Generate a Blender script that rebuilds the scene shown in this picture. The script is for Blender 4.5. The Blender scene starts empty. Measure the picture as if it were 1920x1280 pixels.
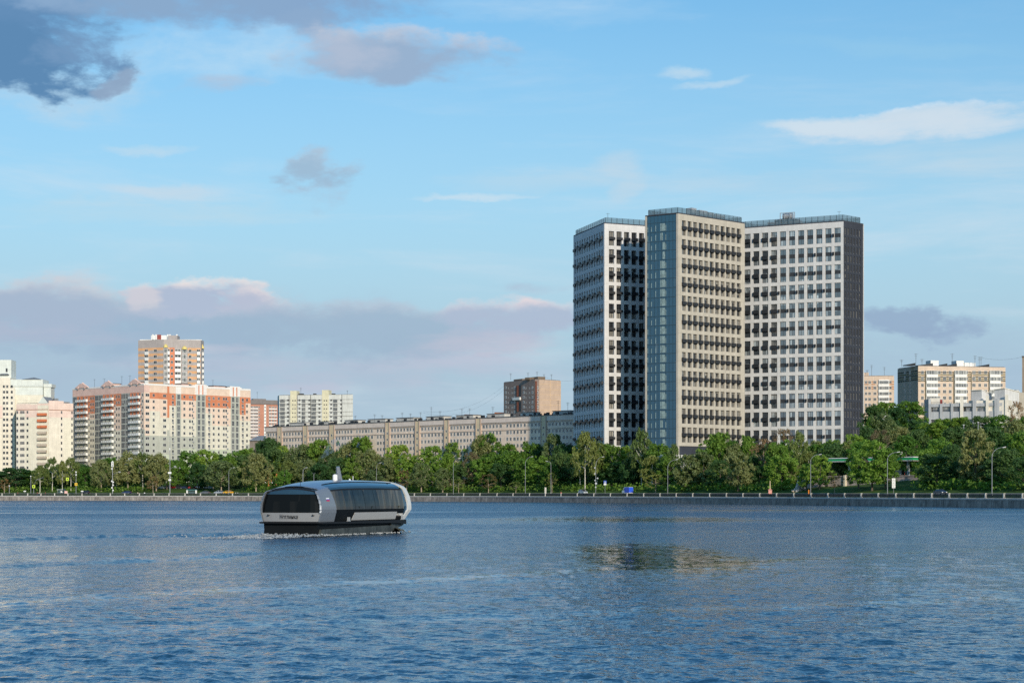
import bpy, math, random
import numpy as np
from mathutils import Vector, Matrix

# ------------------------------------------------------------------ scene, camera, light
SC = bpy.context.scene
COL = SC.collection
RND = random.Random(11)
F = 3733.33      # focal length in pixels of the 1920 px wide photograph
HC = 3.7         # camera height above the water
HOR = 924.0      # horizon row
CX = 960.0

cam = bpy.data.objects.new('camera', bpy.data.cameras.new('camera'))
COL.objects.link(cam)
cam.location = (0, 0, HC)
cam.rotation_euler = (math.radians(90), 0, 0)
cam.data.lens = 70.0
cam.data.sensor_width = 36.0
cam.data.shift_y = (HOR - 640.0) / 1920.0
cam.data.clip_start = 0.5
cam.data.clip_end = 20000
SC.camera = cam

SUN_AZ = math.radians(70)      # from +X (right) towards -Y (behind the camera)
SUN_EL = math.radians(19)
sdir = Vector((math.cos(SUN_AZ) * math.cos(SUN_EL), -math.sin(SUN_AZ) * math.cos(SUN_EL), math.sin(SUN_EL)))
sl = bpy.data.lights.new('sun', 'SUN')
sl.energy = 4.0
sl.angle = math.radians(0.6)
sl.color = (1.0, 0.87, 0.70)
sun = bpy.data.objects.new('sun', sl)
COL.objects.link(sun)
sun.rotation_euler = sdir.to_track_quat('Z', 'Y').to_euler()
sun.location = (200, -300, 200)

SC.view_settings.view_transform = 'Standard'
SC.view_settings.look = 'None'
SC.view_settings.exposure = 0.0
SC.view_settings.gamma = 1.0
SC.cycles.max_bounces = 8
SC.cycles.diffuse_bounces = 3
SC.cycles.glossy_bounces = 4
SC.cycles.transparent_max_bounces = 12
SC.cycles.use_denoising = False
SC.cycles.sample_clamp_indirect = 6.0


class NT:
    """small node-tree writer: every method returns an output socket"""
    def __init__(s, tree):
        s.t = tree
    def n(s, kind, **kw):
        nd = s.t.nodes.new(kind)
        for k, v in kw.items():
            setattr(nd, k, v)
        return nd
    def put(s, nd, i, v):
        if v is None:
            return
        if isinstance(v, bpy.types.NodeSocket):
            s.t.links.new(v, nd.inputs[i])
        else:
            nd.inputs[i].default_value = v
    def m(s, op, a, b=None, c=None, clamp=False):
        nd = s.n('ShaderNodeMath', operation=op, use_clamp=clamp)
        s.put(nd, 0, a); s.put(nd, 1, b); s.put(nd, 2, c)
        return nd.outputs[0]
    def vm(s, op, a, b=None):
        nd = s.n('ShaderNodeVectorMath', operation=op)
        s.put(nd, 0, a); s.put(nd, 1, b)
        return nd.outputs[0]
    def sep(s, v):
        nd = s.n('ShaderNodeSeparateXYZ'); s.put(nd, 0, v)
        return nd.outputs[0], nd.outputs[1], nd.outputs[2]
    def comb(s, x, y, z):
        nd = s.n('ShaderNodeCombineXYZ')
        s.put(nd, 0, x); s.put(nd, 1, y); s.put(nd, 2, z)
        return nd.outputs[0]
    def noise(s, v, scale, detail=3, rough=0.55, dist=0.0):
        nd = s.n('ShaderNodeTexNoise')
        s.put(nd, 'Vector', v); s.put(nd, 'Scale', scale); s.put(nd, 'Detail', detail)
        s.put(nd, 'Roughness', rough); s.put(nd, 'Distortion', dist)
        return nd.outputs[0]
    def sm(s, v, a, b, lo=0.0, hi=1.0):
        nd = s.n('ShaderNodeMapRange', interpolation_type='SMOOTHSTEP')
        s.put(nd, 0, v); s.put(nd, 1, a); s.put(nd, 2, b); s.put(nd, 3, lo); s.put(nd, 4, hi)
        return nd.outputs[0]
    def lin(s, v, a, b, lo=0.0, hi=1.0):
        nd = s.n('ShaderNodeMapRange')
        s.put(nd, 0, v); s.put(nd, 1, a); s.put(nd, 2, b); s.put(nd, 3, lo); s.put(nd, 4, hi)
        return nd.outputs[0]
    def mix(s, f, a, b, blend='MIX'):
        nd = s.n('ShaderNodeMix', data_type='RGBA', blend_type=blend)
        s.put(nd, 0, f)
        s.put(nd, 6, a if isinstance(a, bpy.types.NodeSocket) else (*a, 1))
        s.put(nd, 7, b if isinstance(b, bpy.types.NodeSocket) else (*b, 1))
        return nd.outputs[2]


def lin1(c):
    c /= 255.0
    return c / 12.92 if c <= 0.04045 else ((c + 0.055) / 1.055) ** 2.4
def srgb(r, g, b, k=1.0):
    return (lin1(r) * k, lin1(g) * k, lin1(b) * k)

# ------------------------------------------------------------------ sky with clouds, laid out by direction
world = bpy.data.worlds.new("World")
SC.world = world
world.use_nodes = True
wt = NT(world.node_tree)
world.node_tree.nodes.clear()
sky = wt.n('ShaderNodeTexSky', sky_type='NISHITA')
sky.sun_disc = False
sky.sun_elevation = SUN_EL
# Nishita: rotation 0 = +Y, growing clockwise seen from above
sky.sun_rotation = math.atan2(sdir.x, sdir.y)
sky.air_density = 1.0
sky.dust_density = 0.6
sky.ozone_density = 1.5
geo = wt.n('ShaderNodeTexCoord')
gx, gy, gz = wt.sep(geo.outputs['Generated'])
az = wt.m('ARCTAN2', gx, gy)
hyp = wt.m('SQRT', wt.m('ADD', wt.m('MULTIPLY', gx, gx), wt.m('MULTIPLY', gy, gy)))
el = wt.m('DIVIDE', gz, wt.m('MAXIMUM', hyp, 0.001))
pv = wt.comb(az, wt.m('MULTIPLY', el, 1.9), 0.37)
n1 = wt.noise(pv, 9.0, 7, 0.56)
n2 = wt.noise(wt.comb(wt.m('MULTIPLY', az, 0.45), wt.m('MULTIPLY', el, 3.2), 4.1), 14.0, 6, 0.6, 0.3)
n3 = wt.noise(pv, 38.0, 5, 0.6)
n1c = wt.m('SUBTRACT', n1, 0.5)
n3c = wt.m('SUBTRACT', n3, 0.5)
n4 = wt.noise(pv, 22.0, 6, 0.6, 0.25)
nn = wt.m('ADD', wt.m('MULTIPLY', n1c, 0.55), wt.m('ADD', wt.m('MULTIPLY', n3c, 0.55), wt.m('MULTIPLY', wt.m('SUBTRACT', n4, 0.5), 0.85)))
wisp = wt.sm(wt.noise(wt.comb(wt.m('MULTIPLY', az, 0.6), wt.m('MULTIPLY', el, 2.6), 9.0), 30.0, 7, 0.68, 0.6), 0.28, 0.62, 0.55, 1.0)
azw = wt.m('ADD', az, wt.m('MULTIPLY', wt.m('SUBTRACT', wt.noise(pv, 16.0, 4, 0.6), 0.5), 0.045))
elw = wt.m('ADD', el, wt.m('MULTIPLY', wt.m('SUBTRACT', wt.noise(wt.vm('ADD', pv, (3.1, 1.7, 5.3)), 13.0, 6, 0.62), 0.5), 0.026))
K_SKY = 0.1
elc = wt.m('MAXIMUM', el, 0.0)
skc = sky.outputs[0]
# thin high haze brightens the air towards the horizon
base = wt.mix(1.0, skc, (K_SKY * 0.66, K_SKY * 1.16, K_SKY * 1.42), 'MULTIPLY')
gain = wt.sm(elc, 0.22, 0.6, 1.0, 1.4)  # sky above the view brightened, added to lift the water's reflections
base = wt.mix(1.0, base, wt.comb(wt.m('MULTIPLY', gain, 0.92), gain, wt.m('MULTIPLY', gain, 1.0)), 'MULTIPLY')
cur = wt.mix(wt.sm(elc, 0.0, 0.33, 0.96, 0.0), base, srgb(182, 211, 227))
cur = wt.mix(wt.sm(elc, 0.0, 0.15, 0.85, 0.0), cur, srgb(168, 190, 208))
# loose streaky cirrus over the whole sky
cir = wt.m('MULTIPLY', wt.sm(n2, 0.47, 0.78), wt.sm(elc, 0.30, 0.12, 0.0, 0.42))
cur = wt.mix(cir, cur, srgb(214, 226, 236))
# broken cumulus higher up and behind the camera (seen in the reflections only)
hi = wt.m('MULTIPLY', wt.sm(n1, 0.55, 0.72), wt.sm(elc, 0.27, 0.5, 0.0, 0.06))
cur = wt.mix(hi, cur, srgb(190, 200, 215))

def cloud(px, py, rx, ry, alpha, col, top=None, rough=1.6, soft=0.9, rot=0.0, streak=False):
    global cur
    a0 = math.atan((px - CX) / F)
    e0 = (HOR - py) / F
    dx = wt.m('SUBTRACT', azw, a0)
    dy = wt.m('SUBTRACT', elw, e0)
    if rot:
        c, s_ = math.cos(rot), math.sin(rot)
        dx, dy = (wt.m('ADD', wt.m('MULTIPLY', dx, c), wt.m('MULTIPLY', dy, s_)),
                  wt.m('SUBTRACT', wt.m('MULTIPLY', dy, c), wt.m('MULTIPLY', dx, s_)))
    ex = wt.m('DIVIDE', dx, rx / F)
    ey = wt.m('DIVIDE', dy, ry / F)
    r2 = wt.m('ADD', wt.m('MULTIPLY', ex, ex), wt.m('MULTIPLY', ey, ey))
    f = wt.m('SUBTRACT', 1.0, r2)
    q = wt.m('MULTIPLY', (wt.m('SUBTRACT', n2, 0.5) if streak else nn), rough * 4.2)
    f = wt.m('ADD', f, q)
    a = wt.sm(f, -0.1, soft * 1.7 + .15, 0.0, alpha)
    if streak or alpha < .85:
        a = wt.m('MULTIPLY', a, wisp)
    if top is not None:
        tt = wt.sm(wt.m('ADD', wt.m('SUBTRACT', ey, wt.m('MULTIPLY', f, 0.45)), wt.m('MULTIPLY', n3c, 1.2)), -0.25, 0.75)
        c_ = wt.mix(tt, srgb(*col), srgb(*top))
    else:
        c_ = srgb(*col)
    cur = wt.mix(a, cur, c_)

CL = [
 # px, py, rx, ry, alpha, colour, top, rough, soft, rot, streak
 (430, 100, 350, 70, .9, (198, 224, 241), None, .5, .9, 0, False),
 (110, 180, 210, 62, .75, (190, 214, 231), None, .8, .8, 0, False),
 (1000, 14, 340, 34, .7, (198, 222, 240), None, .6, 1.0, -.05, True),
 (40, 20, 330, 150, 1.0, (100, 142, 184), (134, 164, 197), .75, .45, 0, False),
 (60, 130, 170, 70, 1.0, (94, 138, 180), None, 1.1, .4, 0, False),
 (222, 162, 44, 20, .9, (144, 168, 196), None, 1.2, .6, .5, False),
 (430, 10, 420, 66, 1.0, (136, 168, 204), (150, 178, 210), .6, .4, 0, False),
 (300, 22, 260, 52, 1.0, (138, 170, 204), None, .5, .5, 0, False),
 (160, 95, 90, 60, .95, (118, 154, 192), None, .9, .5, 0, False),
 (600, 64, 80, 40, .95, (140, 171, 205), None, .9, .6, 0, False),
 (735, 104, 275, 54, 1.0, (152, 178, 207), (200, 207, 221), .6, .4, .02, False),
 (640, 104, 120, 36, .6, (186, 196, 215), None, .9, .6, .02, False),
 (420, 162, 120, 28, .8, (178, 194, 215), None, .9, .8, .12, False),
 (600, 330, 80, 36, .9, (158, 186, 210), (174, 196, 216), 1.3, .6, .1, False),
 (640, 372, 120, 28, .75, (172, 194, 215), None, 1.2, .7, 0, False),
 (300, 405, 370, 32, .75, (198, 218, 228), None, .5, .9, .03, True),
 (280, 297, 90, 12, .8, (198, 220, 234), None, .3, .8, 0, False),
 (320, 368, 120, 13, .6, (206, 218, 228), None, .6, .8, 0, True),
 (1275, 143, 60, 18, .84, (196, 220, 236), None, .5, .6, .1, False),
 (1335, 158, 80, 10, .84, (196, 220, 236), None, .4, .7, .22, False),
 (1700, 247, 290, 22, 1.0, (208, 224, 236), None, .5, .5, -.03, True),
 (1800, 236, 180, 24, .84, (202, 220, 234), (234, 239, 244), .9, .5, -.01, False),
 (1760, 256, 260, 22, .84, (206, 222, 235), None, 1.0, .6, 0, True),
 (1560, 246, 120, 12, .8, (206, 224, 237), None, .7, .6, -.04, True),
 (1820, 305, 290, 55, .8, (192, 216, 231), None, .5, .9, 0, True),
 (1160, 318, 60, 40, .75, (200, 216, 228), None, .5, .8, .3, False),
 (1190, 365, 50, 34, .7, (200, 216, 228), None, .5, .8, .8, False),
 (1010, 345, 260, 34, .7, (198, 217, 229), None, .5, .9, 0, True),
 (890, 377, 140, 9, .8, (216, 228, 236), None, .3, .8, 0, True),
 (1450, 350, 300, 28, .6, (188, 213, 230), None, .4, 1.0, 0, True),
 (1700, 105, 360, 20, .5, (160, 206, 232), None, .3, 1.0, -.12, True),
 (40, 680, 1150, 150, .85, (166, 186, 208), None, .35, .9, 0, False),
 (1750, 700, 850, 130, .75, (164, 188, 211), None, .3, .9, 0, False),
 (240, 606, 450, 84, .95, (158, 183, 206), (202, 208, 217), .6, .55, -.05, False),
 (360, 556, 150, 36, 1.0, (176, 190, 212), (236, 227, 225), .9, .35, -.1, False),
 (262, 545, 40, 26, .95, (206, 206, 216), (236, 228, 226), .9, .4, 0, False),
 (480, 582, 90, 28, .95, (184, 192, 212), (230, 221, 222), .9, .4, -.2, False),
 (60, 588, 200, 60, .9, (168, 185, 207), (206, 209, 217), .9, .5, 0, False),
 (150, 640, 220, 26, .6, (190, 192, 210), None, .9, .7, 0, True),
 (690, 622, 330, 54, .9, (160, 184, 206), (184, 197, 213), .6, .5, -.02, False),
 (990, 600, 150, 40, .95, (174, 189, 211), (226, 216, 221), .8, .42, -.05, False),
 (900, 640, 170, 24, .75, (196, 196, 212), None, .9, .6, 0, True),
 (600, 690, 440, 36, .7, (190, 193, 212), None, .9, .8, 0, True),
 (420, 660, 120, 16, .6, (206, 202, 216), None, .9, .6, 0, True),
 (1690, 610, 110, 34, .85, (148, 172, 200), None, 1.3, .5, 0, False),
 (1800, 620, 60, 26, .75, (150, 174, 202), None, 1.5, .6, .3, False),
 (1010, 540, 70, 15, .6, (176, 192, 212), None, 1.0, .8, 0, False),
]
for c_ in CL:
    cloud(*c_)
below = wt.sm(el, 0.0, -0.03)
cur = wt.mix(below, cur, srgb(90, 105, 110))
bg = wt.n('ShaderNodeBackground')
wt.put(bg, 0, cur)
bg.inputs[1].default_value = 1.0
wo = wt.n('ShaderNodeOutputWorld')
world.node_tree.links.new(bg.outputs[0], wo.inputs[0])
try:
    world.cycles.sampling_method = 'MANUAL'
    world.cycles.sample_map_resolution = 512
except Exception:
    pass

# ------------------------------------------------------------------ where things are
def XW(px, Y): return (px - CX) / F * Y
def ZW(py, Y): return HC + (HOR - py) / F * Y
_epx = np.array([-900, -300, 0, 400, 650, 900, 1060, 1200, 1390, 1650, 1900, 2300, 2900], float)
_eD = np.array([1040, 1010, 986, 955, 915, 852, 780, 728, 652, 553, 488, 410, 330], float)
_gx = np.arange(-900, 2901, 10.0)
_gd = np.interp(_gx, _epx, _eD)
_gd = np.convolve(np.pad(_gd, 9, mode='edge'), np.ones(19) / 19, mode='valid')
def EY(px): return float(np.interp(px, _gx, _gd))
def ss(x, a, b):
    t = min(1, max(0, (x - a) / (b - a)))
    return t * t * (3 - 2 * t)
def gz_at(px, s):
    z = float(np.interp(s, [0, 6, 9, 20, 48, 56, 120, 320, 6000], [2.45, 2.45, 3.3, 3.3, 5.8, 5.9, 9, 13, 13]))
    z += ss(px, 1500, 1700) * float(np.interp(s, [55, 95, 185, 420], [0, 1.5, 14, 21]))
    return z
def gpos(px, s):
    Y = EY(px) + s
    return Vector((XW(px, Y), Y, gz_at(px, s)))

# ------------------------------------------------------------------ materials
MATS = {}
def mat(name, col, rough=0.6, metal=0.0, var=0.12, vscale=0.6, seam=0.0, streak=0.0, emit=None, spec=0.5, stretch=1.0):
    if name in MATS:
        return MATS[name]
    m = bpy.data.materials.new(name)
    m.use_nodes = True
    t = NT(m.node_tree)
    b = m.node_tree.nodes['Principled BSDF']
    b.inputs['Roughness'].default_value = rough
    b.inputs['Metallic'].default_value = metal
    b.inputs['Specular IOR Level'].default_value = spec
    g = t.n('ShaderNodeNewGeometry').outputs['Position']
    c = None
    if var:
        v = t.vm('MULTIPLY', g, (1, 1, 1.0 / stretch)) if stretch != 1 else g
        k = t.lin(t.noise(v, vscale, 5, 0.65), 0.3, 0.7, 1 - var, 1 + var)
        c = t.mix(1.0, col, t.comb(k, k, k), 'MULTIPLY')
    if streak:
        x, y, z = t.sep(g)
        k = t.lin(t.noise(t.comb(t.m('MULTIPLY', x, 1.6), t.m('MULTIPLY', y, 1.6), t.m('MULTIPLY', z, 0.07)), 1.0, 4, 0.7), 0.35, 0.65, 1 - streak, 1.0)
        c = t.mix(1.0, c if c is not None else col, t.comb(k, k, k), 'MULTIPLY')
    if seam:
        x, y, z = t.sep(g)
        fr = t.m('FRACT', t.m('DIVIDE', z, seam))
        k = t.lin(fr, 0.0, 0.045, 0.72, 1.0)
        c = t.mix(1.0, c if c is not None else col, t.comb(k, k, k), 'MULTIPLY')
    if c is None:
        b.inputs['Base Color'].default_value = (*col, 1)
    else:
        m.node_tree.links.new(c, b.inputs['Base Color'])
    if emit:
        b.inputs['Emission Color'].default_value = (*emit[0], 1)
        b.inputs['Emission Strength'].default_value = emit[1]
    MATS[name] = m
    return m

def glassmat(name, dark, curtain, share=0.4, cell=(3.0, 3.0, 2.8), rough=0.06, spec=0.6, wob=0.0, ior=1.52):
    """window pane: glossy, with what stands behind it differing from room to room"""
    if name in MATS:
        return MATS[name]
    m = bpy.data.materials.new(name)
    m.use_nodes = True
    t = NT(m.node_tree)
    b = m.node_tree.nodes['Principled BSDF']
    g = t.n('ShaderNodeNewGeometry').outputs['Position']
    q = t.vm('FLOOR', t.vm('DIVIDE', g, cell))
    wn = t.n('ShaderNodeTexWhiteNoise'); t.put(wn, 0, q)
    r = wn.outputs[0]
    r2 = t.m('FRACT', t.m('MULTIPLY', r, 17.3))
    k = t.m('MULTIPLY', t.sm(r, 1 - share - .02, 1 - share + .02), t.lin(r2, 0, 1, 0.25, 1.0))
    # a curtain hangs on one side of the room more often than across it
    x, y, z = t.sep(g)
    st = t.m('FRACT', t.m('ADD', t.m('MULTIPLY', t.m('ADD', x, t.m('MULTIPLY', y, 0.7)), 0.8), r2))
    k = t.m('MULTIPLY', k, t.sm(st, 0.35, 0.45, 1.0, 0.45))
    c = t.mix(k, dark, curtain)
    m.node_tree.links.new(c, b.inputs['Base Color'])
    b.inputs['Roughness'].default_value = rough
    b.inputs['Specular IOR Level'].default_value = spec
    b.inputs['IOR'].default_value = ior
    if wob:
        bp = t.n('ShaderNodeBump')
        bp.inputs['Strength'].default_value = wob
        bp.inputs['Distance'].default_value = 0.05
        t.put(bp, 'Height', t.noise(g, 0.7, 2, 0.5))
        m.node_tree.links.new(bp.outputs[0], b.inputs['Normal'])
    MATS[name] = m
    return m

# ------------------------------------------------------------------ mesh writing
class MB:
    def __init__(s):
        s.v = []; s.f = []; s.m = []
    def quad(s, a, b, c, d, m=0):
        i = len(s.v); s.v += [tuple(a), tuple(b), tuple(c), tuple(d)]
        s.f.append((i, i + 1, i + 2, i + 3)); s.m.append(m)
    def tri(s, a, b, c, m=0):
        i = len(s.v); s.v += [tuple(a), tuple(b), tuple(c)]
        s.f.append((i, i + 1, i + 2)); s.m.append(m)
    def box(s, x0, x1, y0, y1, z0, z1, m=0, T=None):
        P = [(x0, y0, z0), (x1, y0, z0), (x1, y1, z0), (x0, y1, z0), (x0, y0, z1), (x1, y0, z1), (x1, y1, z1), (x0, y1, z1)]
        if T is not None:
            P = [tuple(T @ Vector(p)) for p in P]
        i = len(s.v); s.v += P
        for q in ((0, 3, 2, 1), (4, 5, 6, 7), (0, 1, 5, 4), (1, 2, 6, 5), (2, 3, 7, 6), (3, 0, 4, 7)):
            s.f.append(tuple(i + k for k in q)); s.m.append(m)
    def prism(s, poly, z0, z1, m=0, mtop=None):
        """poly: 2-D points, counter-clockwise seen from above; z0/z1 numbers or lists"""
        n = len(poly)
        a = z0 if isinstance(z0, (list, tuple)) else [z0] * n
        b = z1 if isinstance(z1, (list, tuple)) else [z1] * n
        i = len(s.v)
        s.v += [(p[0], p[1], a[k]) for k, p in enumerate(poly)] + [(p[0], p[1], b[k]) for k, p in enumerate(poly)]
        for k in range(n):
            l = (k + 1) % n
            s.f.append((i + k, i + l, i + n + l, i + n + k)); s.m.append(m)
        s.f.append(tuple(i + n + k for k in range(n))); s.m.append(m if mtop is None else mtop)
        s.f.append(tuple(i + k for k in reversed(range(n)))); s.m.append(m)
    def tube(s, pts, rad, n=6, m=0, cap=True):
        pts = [Vector(p) for p in pts]
        if not isinstance(rad, (list, tuple)):
            rad = [rad] * len(pts)
        i0 = len(s.v)
        for k, p in enumerate(pts):
            d = (pts[min(k + 1, len(pts) - 1)] - pts[max(k - 1, 0)])
            if d.length < 1e-9: d = Vector((0, 0, 1))
            d.normalize()
            u = d.cross(Vector((0, 0, 1)) if abs(d.z) < .9 else Vector((1, 0, 0))).normalized()
            w = d.cross(u)
            for j in range(n):
                a = 2 * math.pi * j / n
                s.v.append(tuple(p + (u * math.cos(a) + w * math.sin(a)) * rad[k]))
        for k in range(len(pts) - 1):
            for j in range(n):
                a = i0 + k * n + j; b = i0 + k * n + (j + 1) % n
                s.f.append((a, b, b + n, a + n)); s.m.append(m)
        if cap:
            s.f.append(tuple(i0 + j for j in reversed(range(n)))); s.m.append(m)
            e = i0 + (len(pts) - 1) * n
            s.f.append(tuple(e + j for j in range(n))); s.m.append(m)
    def ellip(s, c, r, nu=10, nv=6, m=0):
        i0 = len(s.v)
        for a in range(nv + 1):
            th = math.pi * a / nv
            for b in range(nu):
                ph = 2 * math.pi * b / nu
                s.v.append((c[0] + r[0] * math.sin(th) * math.cos(ph), c[1] + r[1] * math.sin(th) * math.sin(ph), c[2] + r[2] * math.cos(th)))
        for a in range(nv):
            for b in range(nu):
                p = i0 + a * nu + b; q = i0 + a * nu + (b + 1) % nu
                s.f.append((p, p + nu, q + nu, q)); s.m.append(m)
    def add(s, o, T=None):
        i = len(s.v)
        s.v += [tuple(T @ Vector(v)) for v in o.v] if T is not None else list(o.v)
        s.f += [tuple(i + k for k in f) for f in o.f]
        s.m += o.m
    def mesh(s, name, mats, off=(0, 0, 0), smooth=False):
        me = bpy.data.meshes.new(name)
        ox, oy, oz = off
        me.from_pydata([(v[0] - ox, v[1] - oy, v[2] - oz) for v in s.v], [], s.f)
        for m in (mats if isinstance(mats, (list, tuple)) else [mats]):
            me.materials.append(m)
        if len(me.materials) > 1:
            me.polygons.foreach_set('material_index', s.m)
        if smooth:
            me.polygons.foreach_set('use_smooth', [True] * len(me.polygons))
        me.update()
        return me
    def build(s, name, mats, parent=None, smooth=False):
        off = parent.location if parent is not None else (0, 0, 0)
        if parent is not None and parent.parent is not None:
            off = parent.location + parent.parent.location
        o = bpy.data.objects.new(name, s.mesh(name, mats, off, smooth))
        COL.objects.link(o)
        if parent is not None:
            o.parent = parent
        return o

def tag(o, label=None, cat=None, group=None, kind=None):
    if label: o['label'] = label
    if cat: o['category'] = cat
    if group: o['group'] = group
    if kind: o['kind'] = kind
    return o
def thing(name, label, cat, loc, group=None, rz=0.0):
    o = bpy.data.objects.new(name, None)
    COL.objects.link(o)
    o.location = loc
    o.rotation_euler = (0, 0, rz)
    o.empty_display_size = 0.5
    return tag(o, label, cat, group)
def child(name, me, parent, loc=(0, 0, 0), rz=0.0, sc=(1, 1, 1)):
    o = bpy.data.objects.new(name, me)
    COL.objects.link(o)
    o.parent = parent
    o.location = loc; o.rotation_euler = (0, 0, rz); o.scale = sc
    return o

class Fac:
    """one straight facade, p0 (left) to p1 (right) in plan as seen from the river"""
    def __init__(s, px0, Y0, px1, Y1):
        s.p0 = Vector((XW(px0, Y0), Y0)); s.p1 = Vector((XW(px1, Y1), Y1))
        d = s.p1 - s.p0
        s.L = d.length; s.u = d / s.L
        s.n = Vector((s.u.y, -s.u.x))
        s.a = math.atan2(s.u.y, s.u.x)
    def U(s, px):
        k = (px - CX) / F      # ray X = k Y
        return (k * s.p0.y - s.p0.x) / (s.u.x - k * s.u.y)
    def P(s, u, d=0.0):
        return s.p0 + s.u * u + s.n * d
    def Y(s, px):
        return s.P(s.U(px)).y
    def Z(s, px, py):
        return ZW(py, s.Y(px))
    def T(s, u, z, d=0.0):
        p = s.P(u, d)
        return Matrix.Translation((p.x, p.y, z)) @ Matrix.Rotation(s.a, 4, 'Z')
    def box(s, mb, u0, u1, d0, d1, z0, z1, m=0):
        """d = distance out of the wall plane"""
        mb.box(u0, u1, -d1, -d0, z0, z1, m, s.T(0, 0))

def place(par, name, proto, mats, pl, limit=100, group=None):
    """pl: (fac, u, z, w, h[, d]) copies of a unit part; past the limit they go into one stuff part"""
    if not pl:
        return
    pl = [(p + (0.0,) if len(p) == 5 else p) for p in pl]
    pl = sorted(pl, key=lambda p: -(p[3] * p[4]) / (p[0].P(p[1]).y ** 2))
    me = proto.mesh(name, mats)
    for p in pl[:limit]:
        f, u, z, w, h, d = p
        q = f.P(u, d)
        child(name, me, par, (q.x - par.location.x, q.y - par.location.y, z - par.location.z), f.a, (w, 1, h))
    if len(pl) > limit:
        mb = MB()
        for p in pl[limit:]:
            f, u, z, w, h, d = p
            mb.add(proto, f.T(u, z, d) @ Matrix.Diagonal((w, 1, h, 1)))
        o = mb.build(name, mats, par)
        o['kind'] = 'stuff'

# unit window: 1 x 1, origin at the lower left corner, +y goes into the wall
def win_proto(fr=0.06, mull=(0.5,), dep=0.10, trans=None, frx=None):
    mb = MB()
    fx = frx or fr
    mb.quad((fx, -0.03, fr), (1 - fx, -0.03, fr), (1 - fx, -0.03, 1 - fr), (fx, -0.03, 1 - fr), 1)
    mb.box(0, fx, -dep, 0.05, 0, 1, 0); mb.box(1 - fx, 1, -dep, 0.05, 0, 1, 0)
    mb.box(fx, 1 - fx, -dep, 0.05, 0, fr, 0); mb.box(fx, 1 - fx, -dep, 0.05, 1 - fr, 1, 0)
    for q in mull:
        mb.box(q - fx * .45, q + fx * .45, -dep + .01, -0.035, fr, 1 - fr, 0)
    if trans:
        mb.box(fx, 1 - fx, -dep + .013, -0.035, trans - fr * .4, trans + fr * .4, 0)
    return mb
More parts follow.
